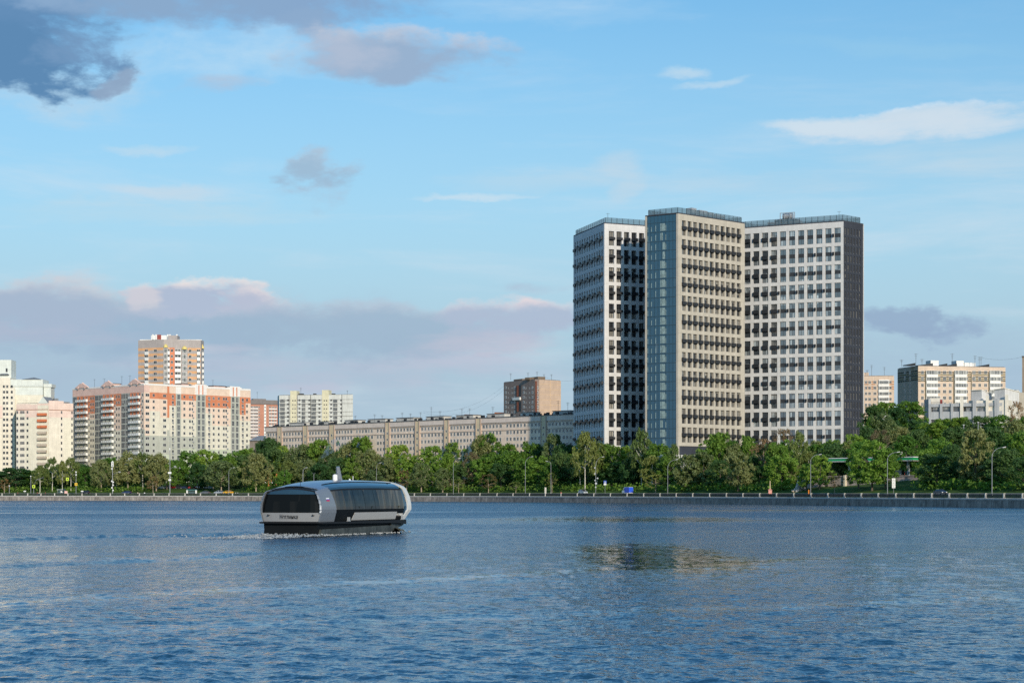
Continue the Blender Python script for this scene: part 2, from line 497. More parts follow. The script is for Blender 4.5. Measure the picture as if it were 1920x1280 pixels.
# ------------------------------------------------------------------ water
def build_water():
    # rows and columns follow the size a ripple has from the near bank: fine close by, coarse far off
    rows = [-400.0, -60.0, 6.0, 20.0, 30.0]
    q = 372.0
    while q > 13.0:
        rows.append(HC * F / q); q -= 0.78 if q > 45 else 0.6
    rows = sorted(set(rows)) + [1150.0]
    ks = list(np.linspace(-0.285, 0.285, 1080))
    ks = [-6, -2, -1, -.6, -.4, -.32] + ks + [.32, .4, .6, 1, 2, 6]
    Yr = np.array(rows); K = np.array(ks)
    Yg, Kg = np.meshgrid(Yr, K, indexing='ij')
    Xg = Kg * np.maximum(Yg, 60.0)
    Xg = np.where(Yg > 29, Kg * Yg, Xg * np.maximum(Yg, 29) / 60.0 if False else Kg * np.maximum(Yg, 29.0))
    DY = np.gradient(Yr)[:, None]; DX = np.maximum(Yg, 29.0) * (0.57 / 1080)
    H = np.zeros_like(Xg)
    rs = np.random.RandomState(4)
    NW = 150
    for i in range(NW):      # wind waves and ripples
        lam = math.exp(rs.uniform(math.log(0.18), math.log(5.5)))
        th = rs.normal(1.2, 0.75)
        k = 2 * math.pi / lam
        kx, ky = k * math.cos(th), k * math.sin(th)
        sl = 0.215 * math.sqrt(2.0 / NW) * (1.05 if lam < 1.1 else 0.75 if lam < 2.2 else 0.27 if lam < 4 else 0.15)
        w = np.clip(2.2 - np.abs(ky) * DY / 0.95, 0, 1) * np.clip(2.2 - np.abs(kx) * DX / 0.95, 0, 1)
        # waves come in groups
        gr = 0.75 + 0.5 * np.sin(0.13 * k ** .5 * (Xg * math.sin(th) - Yg * math.cos(th) * .6) + i) * np.sin(0.10 * k ** .5 * (Xg + Yg * .4) + 2 * i)
        H += sl / k * w * gr * np.sin(kx * Xg + ky * Yg + rs.uniform(0, 6.28))
    H *= (Yg > 29)
    V_g = 0.5 + 0.5 * np.sin(Xg * .045 + Yg * .021 + 1.0) * np.sin(Yg * .05 - Xg * .02)
    H *= 0.72 + 0.5 * V_g
    def ridge(pts, amp, w, lag=2.6, n=2):
        P = [(XW(px, HC * F / (py - HOR)), HC * F / (py - HOR)) for px, py in pts]
        P.sort()
        xs = [p[0] for p in P]; ys = [p[1] for p in P]
        yc = np.interp(Xg, xs, ys)
        env = np.clip((Xg - xs[0] + 14) / 14, 0, 1) * np.clip((xs[-1] + 3 - Xg) / 5, 0, 1)
        rw = np.random.RandomState(int(amp * 1000)); wx_ = np.arange(-60, 60, 1.7); wob = np.interp(Xg + .25 * (Yg - 140), wx_, np.clip(rw.normal(.75, .40, len(wx_)), .1, 1.3)) * (0.6 + 0.4 * np.interp(Xg - .5 * (Yg - 140), wx_, rw.uniform(0, 1, len(wx_))))
        r = np.zeros_like(Xg)
        for j in range(n):
            d = (Yg - (yc + j * lag * w)) / w
            r += (0.62 ** j) * (np.exp(-d * d) - 0.6 * np.exp(-(d + 1.3) ** 2))
        return amp * env * wob * r
    H += ridge([(-260, 1022), (0, 1012), (120, 1009), (240, 1005), (480, 1003), (560, 1004)], 0.44, 1.5, 3.0, 3)
    H += ridge([(-250, 1085), (0, 1062), (180, 1054), (330, 1048), (430, 1041), (560, 1030)], 0.12, 1.3, 3.0, 3)
    H += ridge([(700, 1100), (960, 1084), (1180, 1068), (1500, 1060)], 0.08, 1.6, 3.0, 2)
    H += ridge([(-250, 1180), (200, 1160), (600, 1122), (900, 1100)], 0.05, 1.2, 3.2, 3)
    Y0 = HC * F / 119.0; X0 = XW(1225, Y0)
    H *= np.clip(0.22 + 0.8 * (((Xg - X0 - (Yg - Y0) * .06) / 6.5) ** 2 + ((Yg - Y0 - 4) / 34.0) ** 2), 0.22, 1)
    V = np.stack([Xg, Yg, H], -1).reshape(-1, 3)
    nr, nc = Xg.shape
    idx = np.arange(nr * nc).reshape(nr, nc)
    Q = np.stack([idx[:-1, :-1], idx[:-1, 1:], idx[1:, 1:], idx[1:, :-1]], -1).reshape(-1, 4)
    me = bpy.data.meshes.new('water')
    me.vertices.add(len(V)); me.vertices.foreach_set('co', V.astype(np.float32).ravel())
    me.loops.add(Q.size); me.loops.foreach_set('vertex_index', Q.ravel().astype(np.int32))
    me.polygons.add(len(Q)); me.polygons.foreach_set('loop_start', np.arange(0, Q.size, 4, dtype=np.int32))
    me.polygons.foreach_set('loop_total', np.full(len(Q), 4, np.int32))
    me.polygons.foreach_set('use_smooth', [True] * len(Q))
    me.update(); me.validate()
    o = bpy.data.objects.new('water', me); COL.objects.link(o)
    m = bpy.data.materials.new('river_water'); m.use_nodes = True
    t = NT(m.node_tree); b = m.node_tree.nodes['Principled BSDF']
    g = t.n('ShaderNodeNewGeometry').outputs['Position']
    x, y, z = t.sep(g)
    # wind ripples: short crests lying roughly across the view
    v1 = t.comb(t.m('ADD', t.m('MULTIPLY', x, 0.75), t.m('MULTIPLY', y, .25)), y, 0)
    a = t.noise(v1, 0.42, 3, 0.6, 0.4)
    bb = t.noise(v1, 1.5, 3, 0.62, 0.3)
    c = t.noise(v1, 5.5, 2, 0.6, 0.2)
    dd = t.noise(t.comb(t.m('MULTIPLY', x, 1.25), t.m('ADD', t.m('MULTIPLY', y, 0.34), t.m('MULTIPLY', x, 0.1)), 2.0), 1.0, 4, 0.62, 0.5)
    # gusts and slicks
    gust = t.noise(t.comb(t.m('MULTIPLY', x, 0.35), y, 3.0), 0.021, 4, 0.6, 0.6)
    amp = t.sm(gust, 0.36, 0.62, 0.50, 1.25)
    ln = t.m('DIVIDE', t.m('SUBTRACT', y, t.m('ADD', 90.0, t.m('MULTIPLY', x, 1.35))), 3.0)
    ln = t.m('ADD', t.m('MULTIPLY', ln, ln), t.m('MULTIPLY', t.m('SUBTRACT', t.noise(t.comb(t.m('MULTIPLY', x, .3), t.m('MULTIPLY', y, .3), 7), 1.0, 4, .6), .5), 4.0))
    amp = t.m('MULTIPLY', amp, t.sm(ln, -.2, 1.6, .38, 1.0))
    ln = t.m('DIVIDE', t.m('SUBTRACT', y, t.m('ADD', 60.0, t.m('MULTIPLY', x, .55))), 1.6)
    ln = t.m('ADD', t.m('MULTIPLY', ln, ln), t.m('MULTIPLY', t.m('SUBTRACT', t.noise(t.comb(t.m('MULTIPLY', x, .35), t.m('MULTIPLY', y, .4), 17), 1.0, 4, .6), .5), 5.0))
    amp = t.m('MULTIPLY', amp, t.sm(ln, -.2, 1.6, .5, 1.0))
    # the calm patch in the lee of the towers
    def slick(px, py, rx, ry, lo):
        Y0 = HC * F / (py - HOR); X0 = XW(px, Y0)
        dx = t.m('DIVIDE', t.m('SUBTRACT', x, X0), rx); dy = t.m('DIVIDE', t.m('SUBTRACT', y, Y0), ry)
        r = t.m('ADD', t.m('ADD', t.m('MULTIPLY', dx, dx), t.m('MULTIPLY', dy, dy)), t.m('MULTIPLY', t.m('SUBTRACT', t.noise(t.comb(t.m('MULTIPLY', x, .22), t.m('MULTIPLY', y, 0.40), 0), 1.0, 5, 0.68), 0.5), 3.4))
        return t.sm(r, 0.25, 1.5, lo, 1.0)
    amp = t.m('MULTIPLY', amp, slick(1225, 1040, 5.6, 30, 0.10))
    amp = t.m('MULTIPLY', amp, slick(1180, 972, 20, 36, 0.30))
    amp = t.m('MULTIPLY', amp, slick(1480, 957, 50, 45, 0.5))
    h = t.m('ADD', t.m('ADD', t.m('MULTIPLY', a, 0.42), t.m('MULTIPLY', dd, 0.34)), t.m('ADD', t.m('MULTIPLY', bb, 0.34), t.m('MULTIPLY', c, 0.11)))
    bp = t.n('ShaderNodeBump'); bp.inputs['Distance'].default_value = 0.85
    t.put(bp, 'Strength', t.m('MULTIPLY', amp, t.lin(y, 40.0, 220.0, 0.42, 1.0))); t.put(bp, 'Height', h)
    # ripples too small and far to be modelled one by one tilt the surface a little here and there
    def tilt(fx, fy, off, k, y0, y1, lo):
        u = t.comb(t.m('MULTIPLY', x, fx), t.m('ADD', t.m('MULTIPLY', y, fy), t.m('MULTIPLY', x, fx * .12)), off)
        q = t.m('MULTIPLY', t.m('SUBTRACT', t.noise(u, 1.0, 3, 0.7, 0.3), 0.5), k)
        q2 = t.m('MULTIPLY', t.m('SUBTRACT', t.noise(u, 1.7, 2, 0.6), 0.5), k)
        f = t.m('MULTIPLY', t.lin(y, y0, y1, lo, 1.0), t.lin(amp, 0, 1, .22, 1.0))
        return t.m('MULTIPLY', q, f), t.m('MULTIPLY', q2, f)
    a1, b1 = tilt(2.8, 0.75, 1.0, 0.75, 40, 110, .45)
    a2, b2 = tilt(1.1, 0.17, 5.0, 1.25, 70, 200, .0)
    a3, b3 = tilt(0.12, 0.10, 8.0, 0.42, 60, 200, .3)
    a4, b4 = tilt(5.5, 2.2, 11.0, 0.55, 400, 60, .0)
    tl = t.comb(t.m('ADD', t.m('ADD', b1, b2), b4), t.m('ADD', t.m('ADD', a1, a2), t.m('ADD', a3, a4)), 0.0)
    nm = t.vm('NORMALIZE', t.vm('ADD', bp.outputs[0], tl))
    m.node_tree.links.new(nm, b.inputs['Normal'])
    b.inputs['Base Color'].default_value = (0.010, 0.050, 0.100, 1)
    t.put(b, 'Roughness', t.m('MULTIPLY', t.lin(y, 50.0, 330.0, 0.09, 0.33), t.lin(amp, 0.12, 0.9, 0.25, 1.0)))
    b.inputs['IOR'].default_value = 1.75
    b.inputs['Specular Tint'].default_value = (0.76, 0.95, 1.0, 1)
    me.materials.append(m)
    tag(o, 'blue rippled river water with the wake of the boat', 'river', kind='structure')
build_water()

# ------------------------------------------------------------------ land
grass = mat('grass', (0.060, 0.105, 0.022), 0.95, var=0.35, vscale=0.12, spec=0.1)
asphalt = mat('asphalt', (0.055, 0.055, 0.058), 0.9, var=0.2, vscale=0.3, spec=0.2)
paving = mat('promenade_paving', (0.27, 0.25, 0.23), 0.85, var=0.15, vscale=0.5)
granite = mat('granite', (0.30, 0.265, 0.235), 0.8, var=0.45, vscale=0.45, streak=0.55)
granite2 = mat('granite_cap', (0.42, 0.39, 0.36), 0.75, var=0.2, vscale=0.8)
granite_post = mat('granite_post', (0.50, 0.47, 0.42), 0.75, var=0.25, vscale=2.0)
iron = mat('black_iron', (0.018, 0.02, 0.022), 0.5, var=0.1)
paint = mat('road_paint', (0.75, 0.75, 0.72), 0.7, var=0.15)

SS = [0, 1.5, 3, 6, 9, 9.5, 12, 16, 20, 24, 30, 38, 44, 48, 52, 56, 62, 70, 80, 95, 110, 125, 145, 170, 200, 250, 320, 420, 600, 900, 1500, 2600, 5000, 9000]
PX = list(range(-900, 2901, 25))
def land():
    V = []; f = []
    for s in SS:
        for p in PX:
            V.append(tuple(gpos(p, s)))
    n = len(PX)
    for i in range(len(SS) - 1):
        for j in range(n - 1):
            a = i * n + j
            f.append((a, a + 1, a + n + 1, a + n))
    mb = MB(); mb.v = V; mb.f = f; mb.m = [0] * len(f)
    o = mb.build('ground', grass, smooth=True)
    tag(o, 'grassy bank rising behind the embankment', 'ground', kind='structure')
land()
def strip(name, s0, s1, dz, m, label, p0=-900, p1=2900, step=25, kerb=0.0):
    mb = MB()
    ps = list(range(p0, p1 + 1, step))
    for a, b in zip(ps[:-1], ps[1:]):
        q = [gpos(a, s0), gpos(b, s0), gpos(b, s1), gpos(a, s1)]
        for v in q: v.z += dz
        mb.quad(*q)
        if kerb:
            for v in (q[1], q[0]): pass
            c0, c1 = q[0], q[1]
            mb.quad((c0.x, c0.y, c0.z - kerb), (c1.x, c1.y, c1.z - kerb), c1, c0)
    o = mb.build(name, m)
    tag(o, label, name.replace('_', ' '), kind='structure')
strip('promenade', 0.45, 5.6, 0.02, paving, 'pale paved promenade along the railing')
strip('road', 9.6, 19.6, 0.03, asphalt, 'asphalt embankment road behind the railing')
strip('pavement', 19.62, 22.4, 0.14, paving, 'narrow pavement on the park side of the road', kerb=0.13)
strip('parking_road', 48.5, 55.5, 0.05, asphalt, 'upper car park road behind the grass strip', -300, 500)
def markings():
    mb = MB()
    for p in range(-300, 2300, 14):
        a, b = gpos(p, 14.5), gpos(p + 6, 14.5)
        c, d = gpos(p + 6, 14.7), gpos(p, 14.7)
        for v in (a, b, c, d): v.z += 0.035
        mb.quad(a, b, c, d)
    tag(mb.build('road_marking', paint), 'broken white centre line on the embankment road', 'road marking', kind='structure')
markings()

# ------------------------------------------------------------------ embankment wall and railing
def embankment():
    mb = MB()
    ps = list(range(-700, 2701, 20))
    prof = [(0.9, -1.0), (0.55, 1.95), (0.55, 1.96), (0.72, 2.0), (0.72, 2.32), (0.60, 2.36), (0.1, 2.47), (-0.9, 2.47)]   # (towards the river, z)
    mm = [0, 0, 1, 1, 1, 1, 1]
    V = []
    for p in ps:
        Y = EY(p); c = Vector((XW(p, Y), Y))
        for d, z in prof:
            V.append((c.x * (1 - d / Y), c.y - d, z))
    n = len(prof)
    for i in range(len(ps) - 1):
        for j in range(n - 1):
            a = i * n + j
            mb.f.append((a, a + n, a + n + 1, a + 1)); mb.m.append(mm[j])
    mb.v = V
    t = thing('embankment_wall', 'long granite river wall along the far bank', 'embankment', gpos(960, 0) - Vector((0, 0, 2.4)))
    o = mb.build('wall_face', [granite, granite2], t)
    t2 = thing('embankment_railing', 'black iron railing with pale granite posts along the river wall', 'railing', gpos(960, 0.3))
    posts = [-24, 4, 28, 52, 77, 102.5, 127.5, 154, 180.5, 207, 234, 261.5, 289, 317, 347, 376, 405.5, 436, 466, 498, 529, 560, 591, 622, 653, 684, 715, 746, 777, 807, 838, 869.5, 900, 932, 962, 993, 1022.5, 1052, 1082.5, 1113.5, 1144.6, 1176, 1207, 1237.5, 1268, 1299, 1330.6, 1362, 1393, 1424.5, 1456, 1488.4, 1520.7, 1552.4, 1583.5, 1614.8, 1646.6, 1679.7, 1713.2, 1747, 1779.7, 1813.6, 1848, 1882.5, 1917, 1953]
    pts = []
    proto = MB()
    proto.box(-.30, .30, -.24, .24, 0, .18); proto.box(-.24, .24, -.19, .19, .18, 1.02)
    proto.box(-.31, .31, -.25, .25, 1.02, 1.12); proto.prism([(-.26, -.2), (.26, -.2), (.26, .2), (-.26, .2)], 1.12, 1.18)
    me = proto.mesh('post', granite_post)
    for i, p in enumerate(posts):
        q = gpos(p, 0.3); q.z = 2.46; pts.append(q)
        k = 1.35
        a = gpos(p + 5, 0) - gpos(p - 5, 0)
        child('post', me, t2, q - t2.location, math.atan2(a.y, a.x), (.82, 1.2, 1.03))
    for a, b in zip(pts[:-1], pts[1:]):
        m2 = MB()
        d = (b - a); L = d.length; ang = math.atan2(d.y, d.x)
        T = Matrix.Translation(a) @ Matrix.Rotation(ang, 4, 'Z')
        m2.box(.3, L - .3, -.05, .05, .12, .20, 0, T); m2.box(.3, L - .3, -.05, .05, .95, 1.05, 0, T)
        m2.box(.3, L - .3, -.03, .03, .56, .62, 0, T)
        x = .45
        while x < L - .35:
            m2.box(x - .034, x + .034, -.022, .022, .2, .95, 0, T); x += .17
        for q in (L * .33, L * .66):
            m2.box(q - .06, q + .06, -.06, .06, 0, 1.1, 0, T)
        m2.build('railing_panel', iron, t2)
embankment()
# ------------------------------------------------------------------ trees
bark_birch = mat('birch_bark', (0.55, 0.52, 0.45), 0.8, var=0.5, vscale=3.0)
bark_dark = mat('bark', (0.10, 0.08, 0.06), 0.9, var=0.3, vscale=3.0)
bark_tan = mat('pale_bark', (0.32, 0.26, 0.19), 0.9, var=0.3, vscale=3.0)

def leafmat(name, col, tr=0.45):
    m = bpy.data.materials.new(name); m.use_nodes = True
    t = NT(m.node_tree)
    b = m.node_tree.nodes['Principled BSDF']; out = m.node_tree.nodes['Material Output']
    oi = t.n('ShaderNodeObjectInfo')
    g = t.n('ShaderNodeNewGeometry')
    nz = t.noise(g.outputs['Position'], 0.35, 3, 0.6)
    r = t.m('ADD', t.m('MULTIPLY', oi.outputs['Random'], 0.5), t.m('MULTIPLY', nz, 0.5))
    k = t.lin(r, 0.1, 0.8, 0.72, 1.32)
    k2 = t.lin(g.outputs['Random Per Island'], 0, 1, 0.78, 1.25)
    k = t.m('MULTIPLY', k, k2)
    hue = t.lin(oi.outputs['Random'], 0, 1, 0.85, 1.22)
    c = t.mix(1.0, col, t.comb(t.m('MULTIPLY', k, hue), k, t.m('MULTIPLY', k, 0.95)), 'MULTIPLY')
    m.node_tree.links.new(c, b.inputs['Base Color'])
    b.inputs['Roughness'].default_value = 0.55
    b.inputs['Specular IOR Level'].default_value = 0.25
    tl = t.n('ShaderNodeBsdfTranslucent')
    t.put(tl, 0, t.mix(1.0, c, (1.15, 1.25, 0.6), 'MULTIPLY'))
    ms = t.n('ShaderNodeMixShader'); ms.inputs[0].default_value = tr
    m.node_tree.links.new(b.outputs[0], ms.inputs[1]); m.node_tree.links.new(tl.outputs[0], ms.inputs[2])
    m.node_tree.links.new(ms.outputs[0], out.inputs[0])
    return m

KINDS = {
 # name: (leaf colour, bark, trunk fraction bare, envelope, n clumps, clump radius, leaf size, droop, density)
 'broad':    ((0.121, 0.226, 0.039), bark_dark, .16, 'round', 85, .95, .46, .1, 30),
 'bright':   ((0.166, 0.284, 0.048), bark_dark, .16, 'round', 85, .90, .44, .1, 30),
 'dark':     ((0.071, 0.143, 0.048), bark_dark, .12, 'round', 90, 1.0, .46, .2, 32),
 'willow':   ((0.180, 0.226, 0.096), bark_tan, .18, 'tall', 90, .85, .42, .7, 28),
 'birch':    ((0.165, 0.217, 0.069), bark_birch, .30, 'spire', 75, .72, .36, .9, 26),
 'chestnut': ((0.171, 0.217, 0.092), bark_dark, .14, 'round', 80, .92, .55, .1, 26),
 'young':    ((0.231, 0.272, 0.078), bark_tan, .26, 'ball', 46, .62, .32, .1, 30),
 'brown':    ((0.242, 0.173, 0.105), bark_tan, .20, 'tall', 60, .75, .30, .3, 20),
 'rust':     ((0.262, 0.182, 0.087), bark_tan, .22, 'ball', 46, .66, .30, .1, 24),
}
LEAF = {k: leafmat('leaves_' + k, v[0]) for k, v in KINDS.items()}

def tree_proto(kind, seed):
    """ crown + trunk for a 12 m tall, 9 m wide tree """
    colr, bark, bare, env, nc, cr, ls, droop, dens = KINDS[kind]
    nc = int(nc * 1.25)
    R = random.Random(seed * 77 + sum(map(ord, kind)))
    H, W = 12.0, 9.0
    z0 = H * bare; hh = (H - z0) / 2; zc = z0 + hh
    lob = [(R.uniform(0, 6.28), R.uniform(.05, .16), R.randint(2, 5)) for _ in range(3)]
    def width(t, a):      # t 0..1 up the crown
        if env == 'round': w = math.sin(math.pi * min(1, t * .78 + .18)) ** .5
        elif env == 'tall': w = math.sin(math.pi * min(1, t * .78 + .18)) ** .62
        elif env == 'spire': w = (math.sin(math.pi * min(1, t * .72 + .22)) ** .9) * (1.1 - .25 * t)
        else: w = math.sqrt(max(0, 1 - (2 * t - 1) ** 2)) ** .9
        for ph, am, k in lob:
            w *= 1 + am * math.sin(k * a + ph + t * 5)
        return w * W / 2 * 1.06
    V = []; Fc = []
    clumps = []
    for i in range(nc):
        t = R.random() ** .95
        a = R.uniform(0, 2 * math.pi)
        w = width(t, a)
        r = w * (R.random() ** .30)
        r = max(0, min(r, w - cr * .12))
        clumps.append((r * math.cos(a), r * math.sin(a), z0 + cr * .1 + t * (H - z0 - cr * .6), cr * R.uniform(.6, 1.35)))
    for cx_, cy_, cz_, q in clumps:
        n = int(dens * 1.45 * (q / cr) ** 2)
        for j in range(n):
            d = Vector((R.gauss(0, 1), R.gauss(0, 1), R.gauss(0, 1))).normalized() * q * (R.random() ** .4)
            p = Vector((cx_ + d.x, cy_ + d.y, cz_ + d.z * (.72 + droop * .45) - droop * abs(d.x * d.y) * .3))
            s = ls * R.uniform(.6, 1.3) * .62
            nrm = (Vector((d.x, d.y, d.z + .4)).normalized() + Vector((R.gauss(0, .55), R.gauss(0, .55), R.gauss(0, .55)))).normalized()
            u = nrm.orthogonal().normalized(); w_ = nrm.cross(u)
            an = R.uniform(0, 6.28)
            u, w_ = u * math.cos(an) + w_ * math.sin(an), w_ * math.cos(an) - u * math.sin(an)
            el_ = 1.0 + droop * .7
            i0 = len(V)
            V += [tuple(p - u * s), tuple(p + w_ * s * .75), tuple(p + u * s * el_), tuple(p - w_ * s * .75)]
            Fc.append((i0, i0 + 1, i0 + 2, i0 + 3))
    A_ = np.array(V)
    A_[:, 2] = np.where(A_[:, 2] > z0, z0 + (A_[:, 2] - z0) * (H - z0) / (np.percentile(A_[:, 2], 99.7) - z0), A_[:, 2])
    rad_ = np.hypot(A_[:, 0], A_[:, 1]); A_[:, :2] *= (W / 2) / np.percentile(rad_, 97)
    V = [tuple(v) for v in A_]
    me = bpy.data.meshes.new('crown'); me.from_pydata(V, [], Fc); me.materials.append(LEAF[kind])
    tb = MB()
    lean = R.uniform(-.25, .25)
    top = Vector((lean, R.uniform(-.2, .2), z0 + hh * 1.35))
    mid = Vector((lean * .5 + R.uniform(-.1, .1), 0, z0 + .3))
    rr = .20 if kind in ('birch', 'young', 'rust') else .30
    tb.tube([(0, 0, -.3), (0, 0, .5), mid, (mid + top) / 2, top], [rr * 1.25, rr, rr * .8, rr * .5, .05], 7)
    for i in range(9 if kind in ('birch', 'brown', 'willow') else 6):
        k = R.uniform(.1, .85); a = R.uniform(0, 6.28)
        p = mid.lerp(top, k * .8); t = min(1, (p.z - z0) / (H - z0) + .22)
        e = Vector((math.cos(a), math.sin(a), 0)) * width(t, a) * .72; e.z = p.z + R.uniform(1.2, 2.6)
        m_ = Vector((e.x * .5, e.y * .5, (p.z + e.z) / 2 - .2))
        tb.tube([p, m_, e], [rr * .42, rr * .25, .03], 5)
    return me, tb.mesh('trunk', KINDS[kind][1])
PROTO = {k: [tree_proto(k, s) for s in range(3)] for k in KINDS}

LOOK = {'broad': 'leafy mid green tree', 'bright': 'bright yellow-green tree', 'dark': 'dark green tree', 'willow': 'grey-green tree',
        'birch': 'pale-trunked birch', 'chestnut': 'olive chestnut', 'young': 'small round young tree',
        'brown': 'sparse brownish tree', 'rust': 'small rusty-leaved tree'}
LM = [(-40, 'at the left photo edge'), (30, 'below the mint-topped block'), (62, 'below the gabled cream block'), (98, 'below the cream block balconies'),
      (140, 'below the pink block left edge'), (180, 'below the pink block first balconies'), (212, 'by the antenna mast'),
      (250, 'below the pink block third balconies'), (290, 'left of the tall thin mast'), (330, 'right of the tall thin mast'), (375, 'behind the parked white van'),
      (415, 'over the yellow taxi'), (455, 'below the pink block right end'), (488, 'left of the brick cottage'), (520, 'over the brick cottage'), (555, 'behind the stern of the boat'),
      (590, 'below the white and yellow block'), (625, 'where the smoke rises'), (665, 'behind the boat mast'), (705, 'behind the middle of the boat'), (750, 'behind the bow of the boat'),
      (795, 'right of the bow of the boat'), (838, 'left of the first curved lamp post'), (875, 'right of the first curved lamp post'), (915, 'left of the brown brick tower'),
      (952, 'left of the second curved lamp post'), (1000, 'between the two facing lamp posts'), (1045, 'left of the white tower group'), (1095, 'behind the silver estate car'),
      (1140, 'left of the blue and white van'), (1185, 'above the blue and white van'), (1225, 'below the glass wall, left part'), (1262, 'below the glass wall, right part'),
      (1300, 'below the beige tower, left half'), (1345, 'below the beige tower, right half'), (1388, 'where the beige and white towers meet'), (1430, 'above the pink kiosk box'),
      (1470, 'left of the leaning concrete slab'), (1505, 'beside the lamp post by the slab'), (1540, 'left of the filling station canopy'), (1580, 'in front of the green canopy'),
      (1625, 'below the dark side of the white tower'), (1665, 'beside the white triple sign'), (1705, 'right of the filling station shop'), (1745, 'above the dark parked car'),
      (1790, 'below the left end of the grey car park'), (1835, 'below the middle of the grey car park'), (1880, 'beside the rightmost lamp post'), (1925, 'at the right photo edge')]
USED = {}
def tree_label(kind, px, row, hpx):
    lm = min(LM, key=lambda q: abs(q[0] - px))[1]
    size = 'tall ' if hpx > 78 and kind not in ('young', 'rust') else ''
    r = {0: 'in front row', 1: 'in second row', 2: 'at the back', 3: 'on slope', 4: 'on hilltop'}[row]
    base = '%s%s %s %s' % (size, LOOK[kind], r, lm)
    k = USED.get(base, 0); USED[base] = k + 1
    if k:
        base = [None, 'broader ', 'lower ', 'fuller ', 'thinner ', 'rearmost '][min(k, 5)] + base
    return base
NT_ = 0
def tree(px, top, wpx, s, kind, group=None):
    global NT_
    NT_ += 1
    R = random.Random(NT_ * 13 + 5)
    g = gpos(px, s)
    h = (ZW(top, g.y) - g.z) * (1.08 if s < 110 and kind not in ('young', 'rust') else 1.0)
    w = wpx / F * g.y
    row = 0 if s < 34 else 1 if s < 52 else 2 if s < 95 else 3 if s < 150 else 4
    lab = tree_label(kind, px, row, h / g.y * F)
    nm = {'birch': 'birch_tree', 'willow': 'willow_tree', 'chestnut': 'chestnut_tree', 'young': 'young_tree', 'rust': 'young_tree'}.get(kind, 'broadleaf_tree')
    t = thing(nm, lab, 'tree', g, 'trees along the far river bank', R.uniform(0, 6.28))
    cr, tr = PROTO[kind][NT_ % 3]
    sc = (w / 9.0 * 1.04, w / 9.0 * 1.04, h / 12.0)
    child('crown', cr, t, sc=sc); child('trunk', tr, t, sc=(min(sc[0], 1.1), min(sc[1], 1.1), sc[2]))

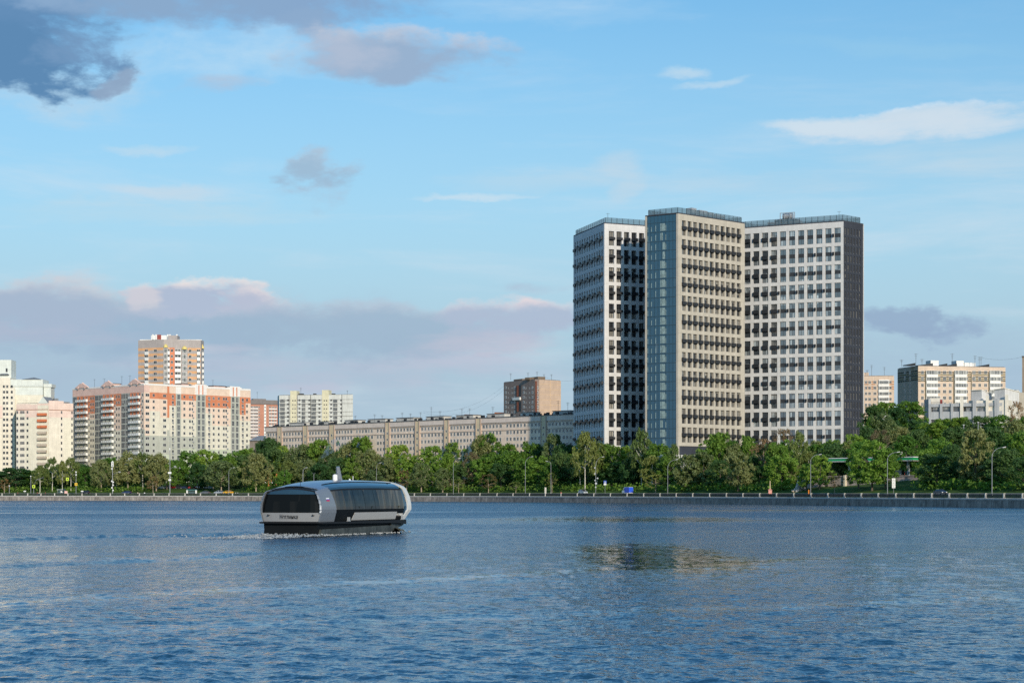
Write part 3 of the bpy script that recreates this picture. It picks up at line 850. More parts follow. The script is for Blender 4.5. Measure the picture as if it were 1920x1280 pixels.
TREES = """
8 897 28 24 rust|30 880 80 40 dark|-14 884 60 34 dark|58 884 40 44 broad|75 876 34 30 birch|98 862 34 34 birch|117 868 26 28 birch|133 862 40 38 birch|90 882 40 52 broad|120 884 40 56 dark|160 878 36 40 broad|190 866 46 34 willow|218 868 34 44 birch|240 852 56 36 willow|268 853 48 40 birch|293 855 52 36 willow|287 893 28 25 rust|150 872 40 66 dark|205 862 50 70 broad|313 866 40 44 broad
352 851 64 66 broad|385 848 54 70 bright|335 866 40 60 broad|415 868 66 30 willow|400 872 40 42 willow|442 850 62 64 bright|480 855 60 33 willow|462 846 50 80 broad|508 827 46 95 dark|492 834 44 100 dark|520 842 44 80 dark|430 862 40 54 broad|372 872 40 45 dark
540 866 44 44 birch|553 844 56 84 willow|577 838 60 78 willow|575 866 56 48 willow|603 824 50 100 dark|618 848 50 62 willow|600 872 46 40 dark|533 884 30 26 bright|640 813 56 110 dark|655 835 56 72 willow|632 862 44 48 dark|660 868 40 44 broad|688 848 64 52 willow|706 820 46 100 dark|728 819 56 88 willow|690 826 50 92 willow|722 862 50 42 chestnut|746 840 70 60 bright|768 822 76 88 willow|700 884 40 30 chestnut
762 881 42 27 rust|790 872 44 30 willow|765 856 50 50 bright|808 842 66 56 bright|800 824 60 90 dark|817 872 34 44 bright|832 855 56 50 bright|830 880 34 28 willow|860 897 27 25 young|848 826 66 84 willow|870 872 50 42 dark|885 852 42 46 brown|900 822 66 88 broad|925 818 70 84 broad|880 812 30 120 dark|945 835 60 74 broad|905 862 46 46 bright|916 888 36 26 rust|930 858 62 56 broad|962 850 64 54 broad|940 872 50 40 dark|967 903 30 25 young|985 864 50 44 broad
1010 859 56 46 bright|995 834 50 84 broad|1030 872 40 40 broad|1037 812 52 110 dark|1035 886 24 27 young|1062 838 58 84 dark|1050 852 56 56 dark|1075 860 46 60 dark|1015 842 44 90 dark
1097 817 54 34 birch|1120 832 40 50 birch|1088 846 46 44 birch|1140 838 54 60 broad|1130 866 56 58 dark|1166 842 60 58 broad|1160 870 60 52 dark|1203 812 44 50 birch|1200 842 56 56 willow|1235 838 62 58 broad|1188 862 56 50 dark|1222 858 50 46 birch|1264 838 32 52 birch|1229 889 44 26 young|1256 856 50 50 broad|1250 872 60 56 dark|1292 857 58 36 chestnut|1318 852 52 44 chestnut|1346 819 74 62 broad|1330 845 50 54 broad|1384 854 60 32 chestnut|1372 832 46 70 broad|1350 866 52 40 dark
1402 824 44 78 broad|1432 828 50 66 brown|1412 858 40 60 dark|1470 812 54 74 brown|1466 856 66 36 bright|1498 816 42 58 birch|1450 840 46 62 broad|1480 868 50 44 willow|1530 832 46 84 willow|1515 850 46 60 birch|1562 830 48 92 broad|1537 858 52 38 bright|1512 872 34 33 bright|1565 884 40 26 rust|1590 832 44 90 willow|1602 820 48 96 bright|1425 876 36 52 dark
1635 832 82 32 bright|1610 852 50 40 broad|1660 846 50 40 broad
1640 760 54 190 dark|1663 754 62 200 broad|1706 752 66 190 broad|1682 764 50 180 dark|1640 784 50 150 broad|1656 776 60 150 willow|1690 800 56 130 willow|1650 812 56 100 brown|1700 822 56 92 broad|1625 800 40 130 dark|1745 792 84 130 broad|1768 785 60 150 broad|1722 788 56 150 dark|1720 806 54 110 dark|1760 826 60 84 bright|1757 856 86 44 dark|1742 846 56 60 bright|1785 838 54 70 dark
1830 812 74 42 chestnut|1800 782 66 150 broad|1842 780 70 150 dark|1878 778 66 150 broad|1790 800 60 110 dark|1862 806 60 96 dark|1905 752 44 120 brown|1900 820 62 66 broad|1885 846 84 42 dark|1926 812 74 60 broad|1925 860 60 34 dark|1815 858 60 52 dark|1850 850 60 56 dark|1900 786 56 110 willow|1930 780 60 120 broad|1865 872 50 46 dark|1800 874 54 56 dark
"""
def plant_trees():
    for e in TREES.replace('\n', '|').split('|'):
        if e.strip():
            a, b, c, d, k = e.split()
            tree(float(a), float(b), float(c), float(d), k)
plant_trees()
SKYL = [(470, 852), (500, 834), (560, 844), (600, 828), (640, 818), (700, 824), (760, 826), (800, 828), (860, 828), (900, 822), (940, 825), (985, 842), (1037, 820), (1060, 840), (1095, 828), (1130, 840), (1165, 846), (1203, 830), (1240, 844), (1270, 852), (1300, 856), (1345, 830), (1400, 832), (1430, 834), (1470, 824), (1530, 836), (1600, 830), (1640, 838)]
def fill_trees():
    R = random.Random(21)
    px = 474.0
    while px < 1640:
        top = float(np.interp(px, [a for a, b in SKYL], [b for a, b in SKYL])) + R.uniform(0, 9)
        tree(px, top, R.uniform(44, 62), R.uniform(70, 108), R.choice(['dark', 'broad', 'broad', 'willow', 'bright']))
        px += R.uniform(22, 30)
    px = 8.0
    while px < 470:
        top = float(np.interp(px, [0, 60, 100, 200, 300, 350, 380, 470], [884, 884, 872, 872, 862, 856, 856, 856])) + R.uniform(0, 8)
        if not 292 < px < 400:
            tree(px, top, R.uniform(36, 50), R.uniform(58, 90), R.choice(['dark', 'broad', 'dark', 'willow']))
        px += R.uniform(22, 30)
fill_trees()

def undergrowth():
    """low bushes below the crowns, one mass"""
    R = random.Random(5)
    V = []; Fc = []
    px = -60.0
    while px < 1980:
        for s, hh in ((36, 2.2), (58, 3.2), (88, 4.5), (118, 5.5), (160, 6.0)):
            if 1500 < px < 1725 and s < 80: continue
            if 285 < px < 460 and s < 60: continue
            if s > 100 and not (460 < px): continue
            if px > 1660 and s > 125: continue
            if 1500 < px < 1725 and s < 110: continue
            g = gpos(px + R.uniform(-8, 8), s + R.uniform(-4, 4))
            q = R.uniform(.7, 1.3) * hh
            for j in range(46):
                p = g + Vector((R.gauss(0, 1.9), R.gauss(0, 1.2), R.random() * q))
                sz = R.uniform(.25, .55)
                n = Vector((R.gauss(0, 1), R.gauss(0, 1) - .4, R.gauss(0, 1) + .5)).normalized()
                u = n.orthogonal().normalized() * sz; w = n.cross(u)
                i = len(V)
                V += [tuple(p - u), tuple(p + w), tuple(p + u), tuple(p - w)]; Fc.append((i, i + 1, i + 2, i + 3))
        px += 9
    me = bpy.data.meshes.new('undergrowth'); me.from_pydata(V, [], Fc); me.materials.append(LEAF['broad'])
    o = bpy.data.objects.new('undergrowth', me); COL.objects.link(o)
    tag(o, 'dense dark bushes filling the ground below the park trees', 'bushes', kind='stuff')
undergrowth()
# ------------------------------------------------------------------ buildings
W_ = {}
def wallm(n, rgb, k=1.0, **kw):
    d = dict(var=0.10, vscale=0.35, seam=2.8, streak=0.12, spec=0.25)
    d.update(kw)
    return mat(n, srgb(*rgb, k=k), 0.8, **d)
white_clad = wallm('white_cladding', (226, 224, 222), .82, seam=3.735, var=.08, streak=.12)
beige_clad = wallm('beige_cladding', (206, 197, 182), .80, seam=3.735, var=.10, streak=.14)
dark_clad = wallm('charcoal_cladding', (66, 70, 80), .75, seam=1.2, var=.15, streak=.1)
dark_metal = mat('dark_metal', (0.022, 0.024, 0.028), 0.45, var=0.1, spec=0.4)
slot = mat('dark_spandrel', (0.030, 0.032, 0.036), 0.5, var=0.15)
roofm = mat('roof_felt', (0.12, 0.12, 0.125), 0.9, var=0.2)
whitem = mat('white_paint', (0.78, 0.77, 0.74), 0.6, var=0.08, vscale=.6, streak=.1)
galv = mat('galvanised', (0.45, 0.46, 0.47), 0.45, metal=.5, var=.1)
tower_glass = glassmat('tower_glass', (0.020, 0.022, 0.026), (0.36, 0.34, 0.30), .42, (3.6, 3.6, 3.4), .05, .7, wob=.15, ior=1.75)
blue_glass = glassmat('bright_glass', (0.05, 0.06, 0.07), (0.45, 0.50, 0.52), .35, (3.6, 3.6, 3.4), .04, .9, wob=.15, ior=1.95)
rail_glass = mat('rail_glass', (0.10, 0.16, 0.20), 0.15, var=0.05, spec=.5)
rail_glass.node_tree.nodes['Principled BSDF'].inputs['Alpha'].default_value = .45
house_glass = glassmat('flat_glass', (0.022, 0.022, 0.026), (0.24, 0.23, 0.22), .35, (2.1, 2.1, 2.8), .08, .6)
loggia_glass = glassmat('loggia_glass', (0.07, 0.075, 0.08), (0.32, 0.31, 0.28), .5, (1.3, 1.3, 2.8), .12, .6)
frame_white = mat('window_frame_white', (0.72, 0.72, 0.70), 0.5, var=0)
frame_grey = mat('window_frame_grey', (0.30, 0.31, 0.32), 0.5, var=0)
frame_dark = mat('window_frame_dark', (0.035, 0.036, 0.04), 0.4, var=0)
UW = win_proto(.05, (.5,), .02)                  # plain two-leaf window
UW3 = win_proto(.06, (.36, .66), .02)            # three-leaf window
UWP = win_proto(.05, (.52,), .02)               # tower window

def ring(poly, d):
    """inset a convex counter-clockwise polygon by d"""
    n = len(poly); out = []
    P = [Vector(p) for p in poly]
    for i in range(n):
        a, b, c = P[i - 1], P[i], P[(i + 1) % n]
        u = (b - a).normalized(); v = (c - b).normalized()
        nu = Vector((-u.y, u.x)); nv = Vector((-v.y, v.x))
        k = (nu + nv); k = k / max(k.dot(nu), .2)
        out.append(tuple(b + k * d))
    return out
def core(par, poly, z0, z1, m, name='wall', roof=None):
    mb = MB(); mb.prism(poly, z0, z1, 0)
    o = mb.build(name, m, par)
    if roof is not None:
        r = MB(); q = ring(poly, .35)
        r.prism(q, z1 + .004, z1 + .25)
        r.build('roof', roof, par)
    return o
def antenna(par, x, y, z, h, arms=3):
    mb = MB()
    mb.tube([(x, y, z), (x, y, z + h)], .07, 5)
    for i in range(arms):
        zz = z + h * (.95 - .13 * i)
        mb.box(x - .8 + .2 * i, x + .8 - .2 * i, y - .04, y + .04, zz - .04, zz + .04)
    mb.build('antenna', dark_metal, par)

# ---- the three new towers -------------------------------------------------
ZT = 114.5
def tower_face(par, f, n, u0, pitch, ww, ztop, per, rows, wz, depth, clad, cname, gl, basket=None, uend=None, mid=True, stag=0.0, seed=1):
    """cladding grid in front of the recessed window plane; wz: window zone height in one period.
       returns nothing; adds cladding, windows and baskets"""
    R = random.Random(seed)
    mb = MB(); z1 = ZT; z0 = 8.0
    uend = f.L if uend is None else uend
    xs = [u0 + i * pitch for i in range(n)]
    gap = pitch - ww
    # pilasters
    edges = [(0.0, xs[0])] + [(x + ww, x + pitch) for x in xs[:-1]] + [(xs[-1] + ww, uend)]
    zr = ztop
    zbot = ztop - rows * per + (per - wz)
    for a, b in edges:
        if b > a + .01:
            f.box(mb, a, b, -depth, 0, zbot, ztop, 0)
    f.box(mb, 0, uend, -depth, 0, ztop, z1 - .002, 0)
    f.box(mb, 0, uend, -depth, 0, zbot - (per - wz) , zbot, 0)
    for r in range(rows - 1):
        a = ztop - r * per - wz
        for x in xs:
            f.box(mb, x, x + ww, -depth, -.004, a - (per - wz), a, 0)
    # dark plinth storeys
    f.box(mb, .15, uend - .15, -depth, -.3, z0, zbot - (per - wz), 1)
    mb.build(cname, [clad, dark_clad], par)
    wn = []; sp = []; bk = []
    hw = wz * .385
    for r in range(rows):
        zt = ztop - r * per
        for i, x in enumerate(xs):
            wn.append((f, x + .02, zt - hw, ww - .04, hw, -depth + .08))
            wn.append((f, x + .02, zt - wz, ww - .04, hw, -depth + .08))
            sp.append((f, x, zt - wz + hw, ww, wz - 2 * hw, -depth + .12))
            if basket:
                bw, bh, bd, sh = basket(r, i, R)
                if bw: bk.append((f, x + ww / 2 - bw / 2 + sh, zt - wz + hw + (wz - 2 * hw) / 2 - bh / 2 + (stag * (1 if (i + r) % 2 else -1)), bw, bh, 0))
    place(par, 'window', UWP, [frame_dark, gl], wn)
    pr = MB(); pr.box(0, 1, -.02, .1, 0, 1)
    place(par, 'spandrel_panel', pr, slot, sp, 60)
    if bk:
        bp = MB()
        bp.box(0, 1, -.62, -.55, 0, 1); bp.box(0, .02, -.55, -.005, 0, 1); bp.box(.98, 1, -.55, -.005, 0, 1)
        bp.box(.02, .98, -.55, -.005, 0, .05)
        bp.box(.1, .9, -.45, -.1, .05, .8)
        place(par, 'balcony_basket', bp, dark_metal, bk)

def roof_rail(par, poly, z, hgt, glassy=True, only=None):
    n = len(poly)
    g = MB(); p = MB()
    q = [Vector(v) for v in ring(poly, .9)]
    for i in range(n):
        if only is not None and i not in only: continue
        a, b = q[i], q[(i + 1) % n]
        L = (b - a).length; k = max(2, int(L / 2.6))
        an = math.atan2((b - a).y, (b - a).x)
        T = Matrix.Translation((a.x, a.y, z)) @ Matrix.Rotation(an, 4, 'Z')
        g.box(0.1, L - .1, -.03, .03, .15, hgt - .1, 0, T)
        for j in range(k + 1):
            x = L * j / k
            p.box(x - .07, x + .07, -.07, .07, 0, hgt, 0, T)
        p.box(.08, L - .08, -.05, .05, hgt, hgt + .1, 0, T)
    g.build('rail_glazing', rail_glass, par); p.build('roof_rail', dark_metal, par)

def P2(px, Y): return (XW(px, Y), Y)
def towers():
    # ---- tower 2, beige with a glass wall
    C, Rr, L = P2(1271.6, 790), P2(1396.3, 820), P2(1209.5, 799)
    back = (Vector(L) + Vector(Rr) - Vector(C))
    poly = [L, C, Rr, tuple(back)]
    t = thing('residential_tower', 'tallest beige-clad tower with a blue glass side wall, middle of the three', 'tower block', (C[0], C[1] + 12, 9), 'new high-rise towers')
    inner = ring(poly, .9)
    m0 = MB(); m0.prism(inner, 5, ZT, 0); m0.build('wall', slot, t)
    f = Fac(1271.6, 790, 1396.3, 820)
    per = 7.47
    u0 = f.U(1278.7); u1 = f.U(1381.5); pitch = (u1 - u0) / 10
    def bk(r, i, R):
        return (2.6, 1.3, .6, -.2 + R.uniform(-.05, .05))
    tower_face(t, f, 11, u0, pitch, 2.5, f.Z(1275, 412.5), per, 12, per * .80, .85, beige_clad, 'beige_cladding', tower_glass, bk, seed=2)
    # glass wall on the left side
    g = Fac(1209.5, 799, 1271.6, 790)
    mb = MB()
    for a, b in ((0, g.U(1212.5)), (g.L - .9, g.L)):
        g.box(mb, a, b, -.85, 0.0, 12, ZT - .002, 0)
    mb.build('edge_fin', beige_clad, t)
    zz = ZT - .1
    fl = per / 2
    ua, ub = g.U(1212.5) + .01, g.L - .91
    gm = glassmat('curtain_wall_glass', (0.008, 0.060, 0.110), (0.40, 0.46, 0.44), .0, (1.5, 1.5, fl), .03, .8, wob=.3, ior=1.6)
    pan = MB(); pan.box(0, 1, -.02, .05, 0, 1)
    mull = MB()
    zt0 = ZT - 2.9
    cols = 8; cw = (ub - ua) / cols
    pl = []; cur_ = []
    for r in range(26):
        z = zt0 - (r + 1) * fl
        if z < 12: break
        for c in range(cols):
            pl.append((g, ua + c * cw, z, cw, fl, -.35))
        mull.add(MB())
        g.box(mull, ua, ub, -.33, -.18, z - .10, z + .10)
        # curtains and blinds standing behind the panes
        for c, hh in ((0, .55), (1, .5), (2.15, .62), (3.5, .8), (4.1, .78), (4.9, .6)):
            rr = RND.random()
            if rr > .10:
                cur_.append((g, ua + (c + .12) * cw, z + .35, cw * (.18 + .5 * (c in (3.5, 4.1))), fl * hh, -.31))
    for c in range(cols + 1):
        u = min(max(ua + c * cw, ua + .05), ub - .05)
        g.box(mull, u - .045, u + .045, -.33, -.22, 13, ZT - .2)
    g.box(mull, ua, ub, -.33, -.2, zt0 - .08, zt0 + .08)
    mull.build('mullion_grid', mat('mullion_blue', (0.03, 0.07, 0.10), .3, var=0), t)
    # panes as sheets of real glass before the rooms
    place(t, 'glass_panel', pan, gm, pl, 100)
    top = MB(); g.box(top, ua, ub, -.4, -.3, zt0 + .08, ZT - .1); top.build('parapet_glass', gm, t)
    cm = mat('curtain', (0.24, 0.32, 0.31), .25, var=.4, vscale=1.2, spec=.6)
    cp = MB(); cp.box(0, 1, -.025, -.02, 0, 1)
    place(t, 'curtain', cp, cm, cur_, 60)
    roof = MB(); roof.prism(ring(poly, .02), ZT, ZT + .45, 0); roof.build('roof_edge', wallm('roof_trim', (70, 72, 80), .8, seam=0), t)
    roof_rail(t, poly, ZT + .45, 2.1)
    mq = MB()
    for i, (u, w, h) in enumerate(((12, 3, 3.4), (17, 5, 3.0), (23, 3, 2.6), (27, 6, 2.4))):
        mq.box(u, u + w, 3, 6, 0, h, 0, f.T(0, ZT + .45, 0))
    mq.build('roof_plant', galv, t)
    # podium entrance
    pb = MB(); f2 = Fac(1262, 782, 1302, 786); pb.box(0, f2.L, 0, 7, 0, 3.0, 0, f2.T(0, ZW(869, 784))); pb.box(-.3, f2.L + .3, -.3, 7, 3.004, 3.4, 0, f2.T(0, ZW(869, 784)))
    for u in (3.0, 5.2): pb.box(u, u + 1.3, -.05, -.01, .9, 2.2, 1, f2.T(0, ZW(869, 784)))
    pb.box(0, f2.L, 0, 7, -14, 0, 0, f2.T(0, ZW(869, 784)))
    pb.build('podium', [whitem, slot], t)

    # ---- tower 1, left
    C, L, Rr = P2(1133.3, 819), P2(1075.2, 861), P2(1245, 831.5)
    C, L, Rr = Vector(C), Vector(L), Vector(Rr)
    poly = [tuple(L), tuple(C), tuple(Rr), tuple(L + Rr - C)]
    t = thing('residential_tower', 'white-clad tower with twelve rows of staggered dark balcony baskets, leftmost of the three', 'tower block', (C[0], C[1] + 15, 9), 'new high-rise towers')
    m0 = MB(); m0.prism(ring(poly, .9), 5, ZT, 0); m0.build('wall', slot, t)
    f = Fac(1133.3, 819, 1245, 831.5)
    u0 = f.U(1141.7); u1 = f.U(1198.2); pitch = (u1 - u0) / 4
    def bk(r, i, R):
        return (2.75, .95 + (.25 if i > 1 else 0), .55, .12)
    ztop = f.Z(1142, 433.0)
    tower_face(t, f, 7, u0, pitch, 2.45, ztop, per, 12, per * .80, .85, white_clad, 'white_cladding', tower_glass, bk, seed=3)
    f = Fac(1075.2, 861, 1133.3, 819)
    u0 = f.L * .035; pitch = f.L * .945 / 12
    def bk(r, i, R):
        return (3.0, 1.15, .75, R.choice([-.2, .2]))
    # baskets sit alternately higher and lower
    tower_face(t, f, 12, u0, pitch, 2.0, ztop, per, 12, per * .80, .85, white_clad, 'white_cladding', tower_glass, bk, stag=.42, seed=4)
    roof = MB(); roof.prism(ring(poly, .02), ZT, ZT + .45, 0); roof.build('roof_edge', MATS['roof_trim'], t)
    roof_rail(t, poly, ZT + .45, 2.1)
    antenna(t, C.x + 1.5, C.y + 2, ZT, 4.5, 1)

    # ---- tower 3, right, with the dark side
    C, L, Rr = Vector(P2(1581.7, 813)), Vector(P2(1380, 836)), Vector(P2(1619, 823))
    poly = [tuple(L), tuple(C), tuple(Rr), tuple(L + Rr - C)]
    t = thing('residential_tower', 'white-clad tower with a charcoal end wall, rightmost of the three', 'tower block', (C[0] - 15, C[1] + 15, 9), 'new high-rise towers')
    m0 = MB(); m0.prism(ring(poly, .9), 5, ZT, 0); m0.build('wall', slot, t)
    f = Fac(1380, 836, 1581.7, 813)
    uR = f.U(1564.2); uL = f.U(1397.0 + 15); 
    pitch = (f.U(1564.2) - f.U(1445.3)) / 7
    u0 = uR - 10 * pitch
    def bk(r, i, R):
        if i < 4: return (2.6, 1.5, .5, 0)
        return (0, 0, 0, 0) if R.random() > .45 else (.7, 1.3, .45, -1.75)
    ztop = f.Z(1572, 427.2)
    tower_face(t, f, 11, u0, pitch, pitch * .70, ztop, per, 12, per * .80, .60, white_clad, 'white_cladding', blue_glass, bk, seed=5)
    # charcoal side
    g = Fac(1581.7, 813, 1619, 823)
    mb = MB()
    fl = per / 2
    ncol = 6; u0 = g.U(1584.2); p_ = (g.U(1616.5) - u0) / ncol; ww = p_ * .45
    zt = ztop; 
    for i in range(ncol + 1):
        a = 0 if i == 0 else u0 + i * p_ - (p_ - ww)
        b = u0 if i == 0 else (u0 + i * p_ if i < ncol else g.L)
        g.box(mb, a, b, -.5, 0, 8, ZT - .002)
    wn = []
    for r in range(24):
        z1_ = zt - r * fl
        for i in range(ncol):
            g.box(mb, u0 + i * p_, u0 + i * p_ + ww, -.5, -.004, z1_ - fl, z1_ - fl * .72)
            wn.append((g, u0 + i * p_, z1_ - fl * .72, ww, fl * .72, -.42))
    g.box(mb, u0, g.L, -.5, -.004, zt, ZT - .002)
    mb.build('charcoal_cladding', dark_clad, t)
    place(t, 'side_window', win_proto(.08, (.5,), .02), [frame_grey, tower_glass], wn)
    fin = MB(); g.box(fin, g.L - .35, g.L, -.5, .25, 8, ZT); fin.build('edge_fin', white_clad, t)
    roof = MB(); roof.prism(ring(poly, .02), ZT, ZT + .45, 0); roof.build('roof_edge', MATS['roof_trim'], t)
    roof_rail(t, poly, ZT + .45, 2.4)
    mq = MB()
    T = f.T(0, ZT + .45, 0)
    def U_(p): return f.U(p)
    mq.box(U_(1433), U_(1494), 3.5, 6.5, .3, 1.8, 0, T)
    mq.tube([T @ Vector((U_(1462), 4, 3.9)), T @ Vector((U_(1480), 4, 3.9))], 1.25, 10)
    mq.tube([T @ Vector((U_(1446), 4, 2.2)), T @ Vector((U_(1462), 4, 2.6))], .5, 8)
    for q in (1458, 1466, 1476, 1485): mq.box(U_(q), U_(q) + .25, 2.5, 2.8, 0, 5.0, 0, T)
    mq.box(U_(1458), U_(1486), 2.5, 2.75, 5.0, 5.25, 0, T)
    mq.box(U_(1452), U_(1490), 2.4, 6, 2.2, 2.4, 0, T)
    mq.build('roof_plant', galv, t)
    antenna(t, C.x - 1.5, C.y + 2, ZT, 4.5, 1)
towers()

# ---- helpers for the panel blocks ------------------------------------------
def panels(f, mb, px0, px1, levels, d0=0.0, d1=.25):
    """levels: list of (z_top, z_bottom, material index)"""
    u0, u1 = f.U(px0), f.U(px1)
    for a, b, m in levels:
        f.box(mb, u0, u1, d0, d1, b, a, m)
def rowz(f, px, tops, h):
    return [f.Z(px, t) for t in tops]

def grow(L, K):
    return [(p[0], p[1] - p[3] * (K - 1) / 2, p[2] - p[4] * (K - 1) / 2, p[3] * K, p[4] * K) + tuple(p[5:]) for p in L]

def pink_block():
    fl = 2.8 * 1.205
    KP = 1.205
    A, Cn, B = P2(136.6, 1140), P2(271.5, 1085), P2(469.2, 1148)
    t = thing('apartment_block', 'long pink, orange and white apartment block with a stepped gabled left wing', 'apartment block', (Cn[0], Cn[1] + 20, 6))
    bk1 = (Cn[0] - 10, Cn[1] + 95)
    poly = [A, Cn, B, (B[0] - 3, B[1] + 16), (Cn[0] + 2, Cn[1] + 22), (A[0] + 8, A[1] + 14)]
    pk = wallm('pink_panel', (244, 208, 194), .84); pe = wallm('peach_panel', (250, 222, 200), .85)
    org = wallm('orange_panel', (236, 150, 110), .78); wh = wallm('cream_white_panel', (242, 234, 214), .84)
    gr = wallm('grey_panel', (206, 206, 192), .78); gn = wallm('pale_green_panel', (216, 222, 196), .80)
    trim = mat('block_trim', (.80, .76, .72), .7, var=.08)
    M = [pe, pk, org, wh, gr, gn, trim]
    ztop = 3.7 + (924 - 722) / F * 1088
    core(t, poly, 3, ztop - .3, wh, 'core_wall', roofm)
    zg = 3.0
    # ------- right wing
    f = Fac(271.5, 1085, 469.2, 1148)
    z_at = ztop - 11.8 / 4.0             # bottom of the attic = first floor line
    z1 = ztop - 3.2 * KP
    def Zf(k): return z1 - k * fl        # top of floor k
    mb = MB()
    def col(p0, p1, spec):
        lv = [(ztop, z1, spec[0])]
        k = 0
        for n_, m_ in spec[1:]:
            e = k + n_
            lv.append((Zf(k), max(zg, Zf(e)) if n_ < 90 else zg, m_)); k = e
        panels(f, mb, p0, p1, lv)
    col(271.5, 280, [1, (7, 0), (4, 4), (99, 5)])
    col(280, 300, [0, (1, 2), (2, 0), (4, 3), (4, 4), (99, 5)])
    col(300, 313, [0, (1, 2), (3, 0), (3, 3), (3, 4), (99, 5)])
    col(313, 317, [2, (4, 2), (2, 3), (4, 4), (99, 5)])
    col(317, 329, [0, (2, 2), (5, 3), (4, 4), (99, 5)])
    col(329, 339, [6, (99, 4)])
    col(339, 367, [0, (1, 2), (3, 0), (3, 3), (2, 4), (99, 5)])
    col(367, 385, [6, (99, 4)])
    col(385, 397, [0, (2, 2), (1, 0), (6, 3), (99, 5)])
    col(397, 432, [0, (2, 2), (3, 0), (4, 3), (99, 5)])
    col(432, 449, [6, (99, 4)])
    col(449, 460, [0, (3, 2), (1, 0), (5, 3), (99, 4)])
    col(460, 469.2, [0, (1, 2), (3, 0), (4, 3), (99, 4)])
    # white coping and the taller gables with two orange arches
    f.box(mb, f.U(271.5), f.U(469.2), -.4, .4, ztop + .002, ztop + 1.0, 6)
    for a, b in ((365, 386), (430, 449)):
        f.box(mb, f.U(a), f.U(b), .26, .55, z1, ztop + 2.0, 6)
        f.box(mb, f.U(a) - 1.5, f.U(b) + 1.5, -.3, .26, ztop + 1.005, ztop + 1.5, 6)
        for q in (.27, .62):
            u = f.U(a) + (f.U(b) - f.U(a)) * q
            f.box(mb, u, u + .75, .551, .62, z1 + .2, ztop + 1.2, 2)
            mb.prism([(0, 0)] * 0 or [tuple(f.P(u, .62)), tuple(f.P(u + .75, .62)), tuple(f.P(u + .75, .551)), tuple(f.P(u, .551))], ztop + 1.2, ztop + 1.5, 2)
    mb.build('wall_panels', M, t)
    W2, W3, LG, AC = [], [], [], []
    for k in range(16):
        zb = Zf(k) - fl + 1.15
        if zb < 8: break
        for px, w, kind in ((275.6, 2.3, 2), (287.5, 1.25, 2), (308, 1.9, 3), (323.5, 1.2, 2), (345, 1.25, 2), (355.5, 1.2, 2), (360, 1.0, 2), (391.5, 1.5, 2), (400, 1.2, 2), (409.5, 1.2, 2), (419, 1.2, 2), (423.5, 1.2, 2), (454.5, 1.4, 2), (462.5, 1.2, 2)):
            (W2 if kind == 2 else W3).append((f, f.U(px) - w / 2, zb, w, 1.35, .26))
        for px in (323.5, 361.5, 391.5, 425.5, 454.5):
            AC.append((f, f.U(px) - .45, zb - .95, .9, .62, .26))
        for px, n_, w in ((334, 1, 1.55), (372.3, 1, 1.5), (380.3, 1, 1.5), (436.3, 1, 1.45), (444, 1, 1.45)):
            LG.append((f, f.U(px) - w / 2 * 1.0, Zf(k) - fl + .45, w * 1.1, 2.3, .26))
    # ------- left wing
    h = Fac(136.6, 1140, 271.5, 1085)
    m2 = MB()
    bays = [(145, 166), (193.5, 214.5), (244.5, 264.5)]
    walls = [(166, 178.5, [1, (3, 2), (1, 0), (99, 3)]), (214.5, 228, [1, (2, 2), (4, 0), (99, 3)]), (264.5, 271.4, [1, (6, 0), (99, 4)])]
    logg = [(136.7, 145), (178.5, 193.5), (228, 244.5)]
    def colh(p0, p1, spec, d1=.25):
        lv = [(ztop, z1, spec[0])]; k = 0
        for n_, m_ in spec[1:]:
            e = k + n_
            lv.append((Zf(k), zg if n_ >= 90 else max(zg, Zf(e)), m_)); k = e
        u0, u1 = h.U(p0), h.U(p1)
        for a, b, m_ in lv: h.box(m2, u0, u1, 0, d1, b, a, m_)
    for a, b, sp in walls: colh(a, b, sp)
    for a, b in bays: colh(a, b, [1, (4, 2), (99, 4)])
    for a, b in logg: colh(a, b, [1, (99, 4)])
    h.box(m2, 0, h.L - .3, -.4, .4, ztop + .002, ztop + .8, 6)
    m2.build('wall_panels', M, t)
    for (a, b) in bays:      # crowning gable over each balcony stack
        g_ = MB(); u0, u1 = h.U(a), h.U(b); um = (u0 + u1) / 2
        hw = (u1 - u0) / 2
        for k in range(5):
            ww_ = hw * (1.15 - .2 * k)
            h.box(g_, um - ww_, um + ww_, .26, 1.0, ztop + .805 + k * .5, ztop + .805 + (k + 1) * .5, 0)
        g_.tube([h.T(um - .3, ztop + 3.3, -.1) @ Vector((0, 0, 0)), h.T(um - .3, ztop + 4.0, -.1) @ Vector((0, 0, 0))], [.9, .2], 8)
        for s_ in (-.6, .6):
            c_ = h.T(um + s_ * hw, ztop + .9, 1.05)
            g_.tube([c_ @ Vector((0, 0, 0)), c_ @ Vector((0, -.2, 0))], .75, 10)
        g_.build('gable', pk, t)
    BAL = []; LG2 = []
    for k in range(17):
        zf = Zf(k) - fl
        if zf < 6: break
        for a, b in bays:
            u0, u1 = h.U(a), h.U(b)
            BAL.append((h, u0 + .2, zf + .1, (u1 - u0) * .95, 1.15, .26))
            for q in (.25, .6, .9):
                W2.append((h, u0 + (u1 - u0) * q - .5, zf + 1.3, 1.0, 1.55, .26))
        for px in (171.5, 175.5, 219.5, 224, 268):
            W2.append((h, h.U(px) - .6, zf + 1.15, 1.25, 1.35, .26))
        for px in (168, 216.5, 266):
            AC.append((h, h.U(px), zf + .1, .95, .65, .26))
        for a, b in logg:
            u0, u1 = h.U(a), h.U(b)
            n_ = 1 if b - a < 10 else 2
            for i in range(n_):
                LG2.append((h, u0 + .15 + (u1 - u0) * i / n_, zf + .3, (u1 - u0) / n_ - .3, 2.8, .26))
    bp = MB()
